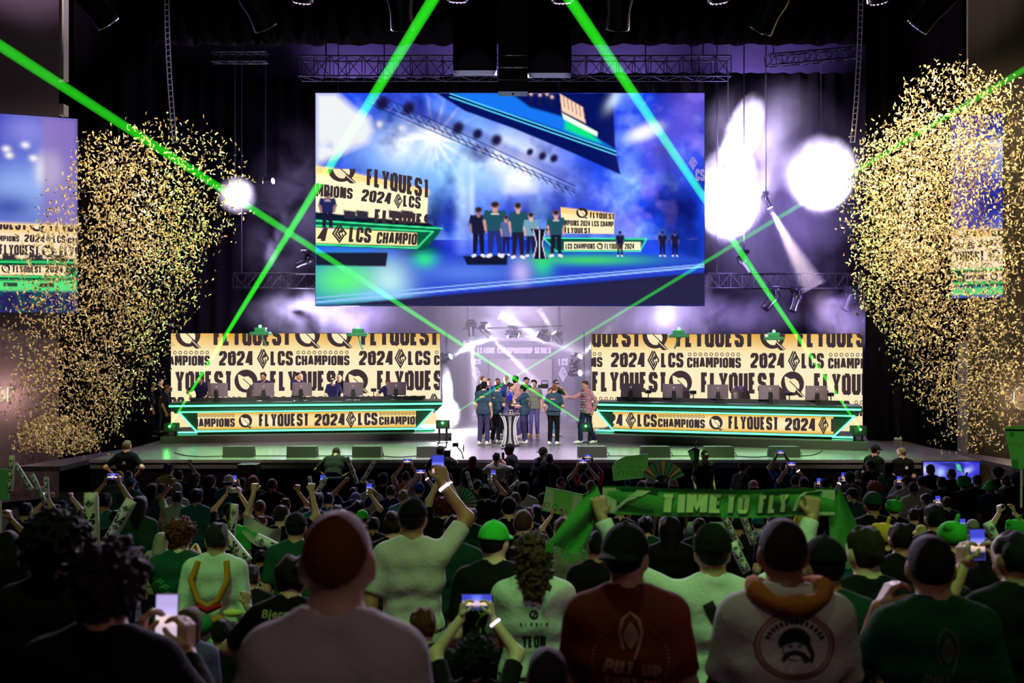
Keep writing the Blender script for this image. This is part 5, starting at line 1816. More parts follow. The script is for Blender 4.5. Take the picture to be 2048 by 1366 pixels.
def make_body(pose, sleeve='short', fat=1., yaw=0., pitch=0., h=.02, hh=.008, face=False):
    """Meshes of a person 1.75 m tall facing +y with the feet at z = 0: body, shirt, trousers, and where the hands and head are."""
    key = (pose, sleeve, fat, round(yaw, 2), round(pitch, 2), h, hh)
    if key in BODY:
        return BODY[key]
    p = POSES[pose]
    lean = p.get('lean', .03)
    st = p.get('stride', .03)
    ca, sa = math.cos(lean), math.sin(lean)
    U = lambda x, y, z: np.array((x, y * ca + (z - .95) * sa, .95 + (z - .95) * ca - y * sa))
    b = fat
    hc = U(0, .03, 1.608)
    torso = lambda e: [cone(U(-.10 * b, -.005, 1.37), U(.10 * b, -.005, 1.37), .088 + e), cone(U(-.085 * b, .0, 1.25), U(.085 * b, .0, 1.25), .100 * (.4 + .6 * b) + e),
                       cone(U(-.068 * b, .012, 1.11), U(.068 * b, .012, 1.11), .093 * (.2 + .8 * b) + e), cone(U(-.08 * b, 0, .98), U(.08 * b, 0, .98), .102 * (.4 + .6 * b) + e)]
    trap = lambda e: [cone(U(s * .03, -.012, 1.48), U(s * .14 * b, -.012, 1.415), .046 + e, .056 + e) for s in (-1, 1)]
    arms, slv, hands, hand_at, wrists = [], [], [], [], []
    for i, s in enumerate((-1, 1)):
        S = U(s * .172 * b, -.008, 1.40)
        mir = np.array((s, 1, 1))
        E, W = elbow(S, np.array(p['w'][i]) * mir, np.array(p['p'][i]) * mir)
        arms += [cone(S, E, .053, .041), cone(E, W, .041, .029)]
        hp, palm, t = hand_prims(W, np.array(p['d'][i]) * mir, np.array(p['n'][i]) * mir, s, p['c'][i])
        hands.append((hp, W))
        hand_at.append((palm, t, unit(np.array(p['d'][i]) * mir)))
        wrists.append((W, unit(W - E)))
        if sleeve == 'short':
            e = S + (E - S) * .78
            arm = cone(S, e, .064, .060)
            dr = unit(E - S)
            slv.append(lambda X, Y, Z, a=arm, e=e, d=dr: np.maximum(a(X, Y, Z), (X - e[0]) * d[0] + (Y - e[1]) * d[1] + (Z - e[2]) * d[2]))
        elif sleeve == 'long':
            e = E + (W - E) * .93
            dr = unit(W - E)
            arm = blend([cone(S, E, .064, .054), cone(E, W, .054, .042)], .02)
            slv.append(lambda X, Y, Z, a=arm, e=e, d=dr: np.maximum(a(X, Y, Z), np.where((X - e[0]) ** 2 + (Y - e[1]) ** 2 + (Z - e[2]) ** 2 < .02, (X - e[0]) * d[0] + (Y - e[1]) * d[1] + (Z - e[2]) * d[2], -1)))
    legs, pants, feet = [], [], []
    for s in (-1, 1):
        yk, ya = .03 + (st * .7 if s > 0 else -st * .3), (st if s > 0 else -st * 1.2)
        H_, K, A = (s * .088, 0, .93), (s * .098, yk, .50), (s * .102, ya - .02, .09)
        legs += [cone(H_, K, .083, .055), cone(K, A, .054, .037)]
        pants += [cone(H_, K, .094 * (.5 + .5 * b), .072), cone(K, A, .072, .058)]
        feet += [cone((s * .102, ya - .05, .042), (s * .12, ya + .15, .034), .036, .030)]
    # head in its own frame
    R = np.array(head_rot(lean, yaw, pitch))
    sk = [ell((0, -.008, .022), (.076, .096, .096)), cone((0, .022, -.03), (0, .052, -.082), .062, .034), cone((0, .02, -.01), (0, .05, .03), .066, .058)]
    fine = [cone((0, .088, .012), (0, .112, -.022), .008, .0125), ell((-.079, -.008, -.012), (.011, .024, .034)), ell((.079, -.008, -.012), (.011, .024, .034)),
            cone((-.038, .086, .030), (.038, .086, .030), .009), cone((-.020, .088, -.056), (.020, .088, -.056), .0085)]
    dent = [ell((s * .031, .100, .012), (.017, .014, .011)) for s in (-1, 1)]
    eyes = [ell((s * .031, .0815, .012), (.0125, .0125, .0115)) for s in (-1, 1)]
    skull, det, eye = blend(sk, .035), blend(fine, .008), blend(eyes, .001)

    def head(X, Y, Z):
        x, y, z = X - hc[0], Y - hc[1], Z - hc[2]
        a, c, d = (R[0, 0] * x + R[1, 0] * y + R[2, 0] * z, R[0, 1] * x + R[1, 1] * y + R[2, 1] * z, R[0, 2] * x + R[1, 2] * y + R[2, 2] * z)
        e = skull(a, c, d)
        e = np.maximum(e, -np.minimum(dent[0](a, c, d), dent[1](a, c, d)))
        f = det(a, c, d)
        k = np.clip(.5 + .5 * (f - e) / .014, 0, 1)
        e = f * (1 - k) + e * k - .014 * k * (1 - k)
        return np.minimum(e, eye(a, c, d))
    neck = cone(U(0, -.01, 1.42), U(0, .012, 1.55), .064, .056)
    solid = blend(torso(-.006) + trap(-.002) + arms + legs + feet + [neck], .035)
    body = lambda X, Y, Z: np.minimum(solid(X, Y, Z), 9) if False else blend([solid, head], .022)(X, Y, Z)
    pts = [hc] + [w for w, _ in wrists] + [U(0, 0, 1.3)]
    lo = np.min(np.array(pts), 0) - np.array((.30, .26, 0))
    hi = np.max(np.array(pts), 0) + np.array((.30, .28, .17))
    lo[2] = 0.0 - h
    parts = []
    v, q = surface(body, lo, hi, h)
    c = v[q].mean(1) - hc
    loc = c @ R
    mi = np.zeros(len(q), int)
    if face or h < .013:
        mi[(np.abs(np.abs(loc[:, 0]) - .031) < .011) & (np.abs(loc[:, 2] - .012) < .007) & (loc[:, 1] > .07)] = 1
        mi[(np.abs(loc[:, 0]) < .022) & (np.abs(loc[:, 2] + .056) < .007) & (loc[:, 1] > .07)] = 2
    parts.append((v, q, mi))
    for hp, W in hands:
        parts.append((*surface(blend(hp, .006), np.array(W) - .16, np.array(W) + .16, hh), 0))
    me_b = np_mesh('person', parts)
    wr = lambda X, Y, Z: .0028 * np.sin(19 * Z + 13 * X + 2 * np.sin(7 * X)) * np.sin(23 * X - 9 * Y + 8 * Z) + .0016 * np.sin(37 * Z - 31 * X + 3 * np.sin(11 * Z))
    nk0, nk1 = U(0, .008, 1.49), U(0, .06, 1.61)
    neckcut = cone(nk0, nk1, .066, .10)
    sh = blend(torso(.016) + [cone(U(-.085 * b, 0, .90), U(.085 * b, 0, .90), .118 * (.4 + .6 * b))] + trap(.012) + slv, .04)
    hem = np.array((0, sa, ca))
    h0 = U(0, 0, .845)
    smax = lambda a, c, k=.018: -(lambda p, q, t: q * (1 - t) + p * t - k * t * (1 - t))(-a, -c, np.clip(.5 + .5 * (-c + a) / k, 0, 1))
    shirt = lambda X, Y, Z: np.maximum(smax(sh(X, Y, Z) + wr(X, Y, Z), -neckcut(X, Y, Z)), (h0[0] - X) * hem[0] + (h0[1] - Y) * hem[1] + (h0[2] - Z) * hem[2])
    me_s = np_mesh('shirt', [(*surface(shirt, lo, hi, h * .9), 0)]) if sleeve != 'none' else None
    pn = blend(pants + [cone((-.08 * b, 0, .97), (.08 * b, 0, .97), .122 * (.4 + .6 * b))], .03)
    trou = lambda X, Y, Z: np.maximum(np.maximum(pn(X, Y, Z) + wr(X, Y, Z), Z - 1.0), .07 - Z)
    me_t = np_mesh('trousers', [(*surface(trou, (-.4, -.4, 0), (.4, .45, 1.05), max(h, .018)), 0)])
    shoes = []
    for s in (-1, 1):
        ya = st if s > 0 else -st * 1.2
        f = blend([cone((s * .102, ya - .055, .05), (s * .12, ya + .16, .036), .048, .040), cone((s * .102, ya - .05, .06), (s * .104, ya - .03, .11), .046, .044)], .02)
        fs = lambda X, Y, Z, f=f: np.maximum(f(X, Y, Z), .004 - Z)
        shoes.append(np_mesh('shoe', [(*surface(fs, (s * .11 - .09, ya - .14, -.02), (s * .11 + .09, ya + .24, .16), .012), 0)]))
    BODY[key] = dict(body=me_b, shirt=me_s, trousers=me_t, shoes=shoes, head=Vector(hc), rot=head_rot(lean, yaw, pitch), hands=hand_at, wrists=wrists, lean=lean)
    return BODY[key]


# ------------------------------------------------------------------ hair and hats, in the frame of the head
HAIR = {}
LATTICE = np.random.default_rng(5).random((32, 32, 32)).astype(np.float32)


def noise3(X, Y, Z, k):
    u, v, w = X * k + 50.3, Y * k + 50.7, Z * k + 50.1
    i, j, l = np.floor(u).astype(int), np.floor(v).astype(int), np.floor(w).astype(int)
    fu, fv, fw = u - i, v - j, w - l
    g = lambda a, b, c: LATTICE[a % 32, b % 32, c % 32]
    m = lambda p, q, t: p * (1 - t) + q * t
    return m(m(m(g(i, j, l), g(i + 1, j, l), fu), m(g(i, j + 1, l), g(i + 1, j + 1, l), fu), fv), m(m(g(i, j, l + 1), g(i + 1, j, l + 1), fu), m(g(i, j + 1, l + 1), g(i + 1, j + 1, l + 1), fu), fv), fw)


def hair_mesh(kind, h=.011):
    if (kind, h) in HAIR:
        return HAIR[kind, h]
    E = lambda t: ell((0, -.008, .022), (.076 + t, .096 + t, .096 + t))
    line = lambda c=.022: (lambda X, Y, Z: Y * .8 - Z * .6 - c)
    bump = lambda a, k: (lambda X, Y, Z: a * 2.6 * (1 - 2 * np.abs(noise3(X, Y, Z, k * .30) - .5) * 2))
    cut = lambda f, *g: (lambda X, Y, Z: np.maximum.reduce([f(X, Y, Z)] + [q(X, Y, Z) for q in g]))
    add = lambda f, g: (lambda X, Y, Z: f(X, Y, Z) + g(X, Y, Z))
    above = lambda z, s=0.: (lambda X, Y, Z: z + s * Y - Z)
    back = lambda z: (lambda X, Y, Z: z - Z)
    lo, hi = (-.2, -.24, -.2), (.2, .24, .24)
    if kind == 'buzz':
        f = cut(E(.005), line(.016), back(-.075))
    elif kind == 'bald':
        f = cut(E(.0035), line(-.045), back(-.07))
    elif kind == 'short':
        f = cut(add(E(.013), bump(.004, 60)), line(.02), back(-.085))
    elif kind == 'side':
        f = cut(add(blend([E(.012), ell((0, .0, .08), (.075, .1, .055))], .03), bump(.004, 50)), line(.026), back(-.075))
    elif kind == 'thick':
        f = cut(add(blend([E(.024), ell((0, -.02, .06), (.098, .112, .085))], .03), bump(.006, 45)), line(.03), back(-.105))
    elif kind == 'curly':
        f = cut(add(blend([E(.034), ell((0, -.02, .055), (.115, .125, .10))], .03), bump(.010, 150)), line(.035), back(-.10))
    elif kind == 'afro':
        f = cut(add(ell((0, -.025, .035), (.140, .142, .140)), bump(.010, 170)), line(.05))
    elif kind == 'curly_long':
        f = cut(add(blend([E(.036), cone((0, -.05, 0), (0, -.07, -.17), .118, .105)], .04), bump(.012, 140)), line(.035))
        lo = (-.2, -.26, -.34)
    elif kind == 'long':
        f = cut(add(blend([E(.022), cone((0, -.045, .0), (0, -.085, -.24), .098, .075)], .04), bump(.004, 38)), line(.03))
        lo = (-.2, -.26, -.38)
    elif kind == 'bun':
        f = blend([cut(add(E(.014), bump(.003, 50)), line(.024), back(-.08)), add(ell((0, -.085, .10), (.05, .05, .045)), bump(.004, 60))], .01)
    elif kind == 'tail':
        f = blend([cut(add(E(.014), bump(.003, 50)), line(.024), back(-.08)), cone((0, -.1, .03), (0, -.16, -.12), .034, .02)], .015)
    elif kind == 'braids':
        P_ = [cut(E(.014), line(.024), back(-.08))]
        for k in range(-3, 4):
            P_.append(add(cone((k * .026, -.10 + abs(k) * .012, .06), (k * .034, -.11, -.13), .024, .016), bump(.006, 110)))
        f = blend(P_, .006)
        lo = (-.2, -.24, -.26)
    elif kind in ('cap', 'cap_back', 'trucker'):
        s = -1 if kind == 'cap_back' else 1
        crown = cut(E(.014), above(.022, -.12 * s))
        brim = lambda X, Y, Z: np.maximum(np.maximum(np.sqrt((X / .078) ** 2 + ((s * Y - .085) / .095) ** 2) * .08 - .08, np.abs(Z - .030 + .5 * (X * X) * 6 + .12 * (s * Y - .09)) - .006), .04 - s * Y)
        under = cut(E(.008), line(.016), back(-.07), lambda X, Y, Z: Z - .03)
        f = lambda X, Y, Z: np.minimum(np.minimum(crown(X, Y, Z), brim(X, Y, Z)), ell((0, -.008, .134), (.010, .010, .006))(X, Y, Z)) if kind != 'under' else under(X, Y, Z)
        h = min(h, .008)
    elif kind == 'beanie':
        f = add(cut(blend([E(.018), ell((0, -.015, .07), (.08, .095, .08))], .03), above(.0, -.15)), bump(.002, 90))
    elif kind == 'hood':
        f = cut(add(blend([E(.034), cone((0, -.05, -.04), (0, -.06, -.14), .10, .12)], .05), bump(.004, 30)), lambda X, Y, Z: Y * .95 - Z * .2 - .06)
        lo = (-.24, -.3, -.3)
    elif kind == 'bucket':
        crown = cut(E(.018), above(.015))
        brim = lambda X, Y, Z: np.abs(np.sqrt(X * X + (Y * .85 + .005) ** 2) - .095 - (.035 - Z) * .75) - .010
        f = lambda X, Y, Z: np.minimum(crown(X, Y, Z), np.maximum(np.maximum(brim(X, Y, Z), Z - .035), -.03 - Z))
    elif kind == 'brimhat':
        crown = cut(E(.016), above(.03))
        brim = lambda X, Y, Z: np.maximum(np.sqrt(X * X + (Y * .85) ** 2) - .17, np.abs(Z - .03 - 1.4 * X * X) - .008)
        f = lambda X, Y, Z: np.minimum(crown(X, Y, Z), brim(X, Y, Z))
    elif kind == 'plush':
        f = blend([cut(ell((0, -.01, .05), (.125, .125, .115)), above(-.02)), ell((-.07, -.06, .12), (.05, .05, .045)), ell((.08, -.03, .10), (.045, .045, .045)), cone((.03, -.02, .15), (.05, -.03, .215), .016, .018)], .012)
        hi = (.22, .24, .27)
    else:
        f = cut(E(.013), line(.02), back(-.085))
    HAIR[kind, h] = np_mesh('hair', [(*surface(f, lo, hi, h), 0)])
    return HAIR[kind, h]


HATS = {'cap', 'cap_back', 'trucker', 'beanie', 'bucket', 'brimhat', 'plush', 'hood'}
HW = dict(buzz=.162, bald=.156, short=.176, side=.176, thick=.20, curly=.23, afro=.28, curly_long=.235, long=.20, bun=.18, tail=.18, braids=.20, cap=.18, cap_back=.18, trucker=.18, beanie=.19, hood=.24, bucket=.24, brimhat=.30, plush=.25)
PAL = dict(k=(10, 9, 11), d=(34, 32, 38), c=(64, 62, 68), y=(128, 126, 130), w=(205, 202, 200), n=(26, 30, 62), b=(30, 74, 150), l=(86, 140, 170), t=(24, 96, 104), T=(50, 74, 90), g=(20, 66, 46), G=(60, 190, 60), r=(190, 24, 44), m=(92, 26, 20), o=(196, 116, 40),
           e=(214, 186, 60), p=(92, 84, 140), P=(190, 140, 150), s=(120, 122, 112), i=(30, 28, 74), x=(50, 62, 76), j=(28, 30, 52), u=(60, 58, 96), h=(176, 180, 160), z=(214, 205, 120))
HAIRC = dict(e=(150, 120, 60), k=(8, 7, 8), b=(40, 26, 20), B=(74, 46, 28), a=(120, 70, 30), y=(120, 104, 84), g=(110, 106, 104), r=(90, 36, 20), o=(160, 90, 50), p=(34, 22, 36))
SKINC = ((202, 150, 122), (222, 176, 150), (176, 124, 96), (140, 92, 68), (92, 60, 46), (212, 162, 134))


def skin(i):
    m = mat('skin_tone_%d' % i, C(*SKINC[i]), .5)
    m.node_tree.nodes['Principled BSDF'].inputs['Subsurface Weight'].default_value = .0
    return m


PAL['a'] = (120, 70, 30)


def cloth(c):
    return mat('cloth_' + c if c.islower() else 'cloth_deep_' + c.lower(), C(*PAL[c]), .88, spec=.2, bump=.25, bscale=38)


def hairm(c):
    return mat('hair_' + c if c.islower() else 'hair_light_' + c.lower(), C(*HAIRC.get(c, PAL.get(c, (14, 12, 13)))), .65, spec=.25, bump=.6, bscale=160)


EYEM, LIPM = mat('eye_dark', C(24, 18, 16), .2), mat('lip', C(150, 84, 78), .5)


def own(o, i, m):
    o.material_slots[i].link = 'OBJECT'
    o.material_slots[i].material = m


def prep(me, n):
    while len(me.materials) < n:
        me.materials.append(INK)
    return me


def print_on(me, flat, mats, lean=0., depth=-.5, lift=.004):
    """Copy of a shirt mesh with a drawing laid on its back (x across, y up, metres)."""
    bm0 = bmesh.new()
    bm0.from_mesh(me)
    tree = BVHTree.FromBMesh(bm0)
    bm0.free()
    out = me.copy()
    vs, fs, ms = [], [], []
    for v, f, mi, ly in flat.parts:
        n = len(vs)
        bm = bmesh.new()
        q = [bm.verts.new((p[0], p[1], 0)) for p in v]
        for t in f:
            try:
                bm.faces.new([q[i] for i in t])
            except ValueError:
                pass
        bmesh.ops.triangulate(bm, faces=bm.faces[:])
        for _ in range(3):
            long = [e for e in bm.edges if e.calc_length() > .03]
            if not long:
                break
            bmesh.ops.subdivide_edges(bm, edges=long, cuts=1)
            bmesh.ops.triangulate(bm, faces=bm.faces[:])
        bm.verts.index_update()
        for p in bm.verts:
            hit = tree.ray_cast(Vector((p.co.x, depth, p.co.y)), Vector((0, 1, 0)))[0]
            vs.append((p.co.x, (hit.y if hit else 0) - lift * (1 + ly), p.co.y))
        for t in bm.faces:
            fs.append([p.index + n for p in t.verts])
            ms.append(mi + 1)
        bm.free()
    bm = bmesh.new()
    bm.from_mesh(out)
    q = [bm.verts.new(p) for p in vs]
    for t, mi in zip(fs, ms):
        try:
            fc = bm.faces.new([q[i] for i in t])
            fc.material_index = mi
        except ValueError:
            pass
    for m in mats:
        out.materials.append(m)
    bm.to_mesh(out)
    bm.free()
    return out


def person(loc, rz, label, pose='stand', hair='short', hc='k', sc='k', sleeve='short', tc='d', scale=1., fat=1., yaw=0., pitch=0., sk=0, h=.02, hh=.009, shoes=None, under=None, group=None, flat=None, flat_mats=(), face=False, hair_h=.011, hat_m=None, band=None):
    B = make_body(pose, sleeve, fat, yaw, pitch, h, hh, face)
    root = link('person', prep(B['body'], 3), None, loc, label=label, cat='person', group=group)
    for i, m in enumerate((skin(sk), EYEM, LIPM)):
        own(root, i, m)
    root.rotation_euler = (0, 0, rz)
    root.scale = (scale,) * 3
    if B['shirt'] is not None:
        me = prep(B['shirt'], 1) if flat is None else print_on(prep(B['shirt'], 1), flat, flat_mats, B['lean'])
        s = link('shirt', me, root)
        own(s, 0, cloth(sc))
    t = link('trousers', prep(B['trousers'], 1), root)
    own(t, 0, cloth(tc))
    if shoes:
        for me in B['shoes']:
            o = link('shoe', prep(me, 1), root)
            own(o, 0, mat('shoe_' + shoes, C(*dict(white=(225, 222, 215), black=(20, 20, 22), tan=(170, 110, 50))[shoes]), .6))
    M3 = B['rot']
    if hair in HATS and under is None:
        under = 'buzz'
    for k, nm, c in ((under, 'hair', None), (hair, 'hair' if hair not in HATS else 'hat', hc)):
        if k is None:
            continue
        o = link(nm, prep(hair_mesh(k, hair_h), 1), root, B['head'])
        o.rotation_euler = M3.to_euler()
        m = hairm('k' if c is None else c) if nm == 'hair' else (hat_m or cloth(c))
        own(o, 0, m)
    if band is not None:
        W, d = B['wrists'][band[0]]
        rot = Vector(d).to_track_quat('Z', 'Y')
        mb = MB().lathe([(.036, -.009), (.039, -.007), (.039, .007), (.036, .009)], 14)
        o = mb.build('wristband', BANDM if band[1] else WHITE, root, Vector(W) - Vector(d) * .03)
        o.rotation_euler = rot.to_euler()
    root['_b'] = 0
    del root['_b']
    HELD[root.name] = B
    return root


BANDM = glow('wristband_glow', (.9, .9, 1), 1.6)
HELD = {}


def hand_world(root, i):
    """Palm, thumb direction and hand direction of hand i (0 left, 1 right) of a person, in the hall."""
    palm, t, d = HELD[root.name]['hands'][i]
    M = Matrix.LocRotScale(root.location, root.rotation_euler, root.scale)
    return M @ Vector(palm), (M.to_3x3() @ Vector(t)).normalized(), (M.to_3x3() @ Vector(d)).normalized()
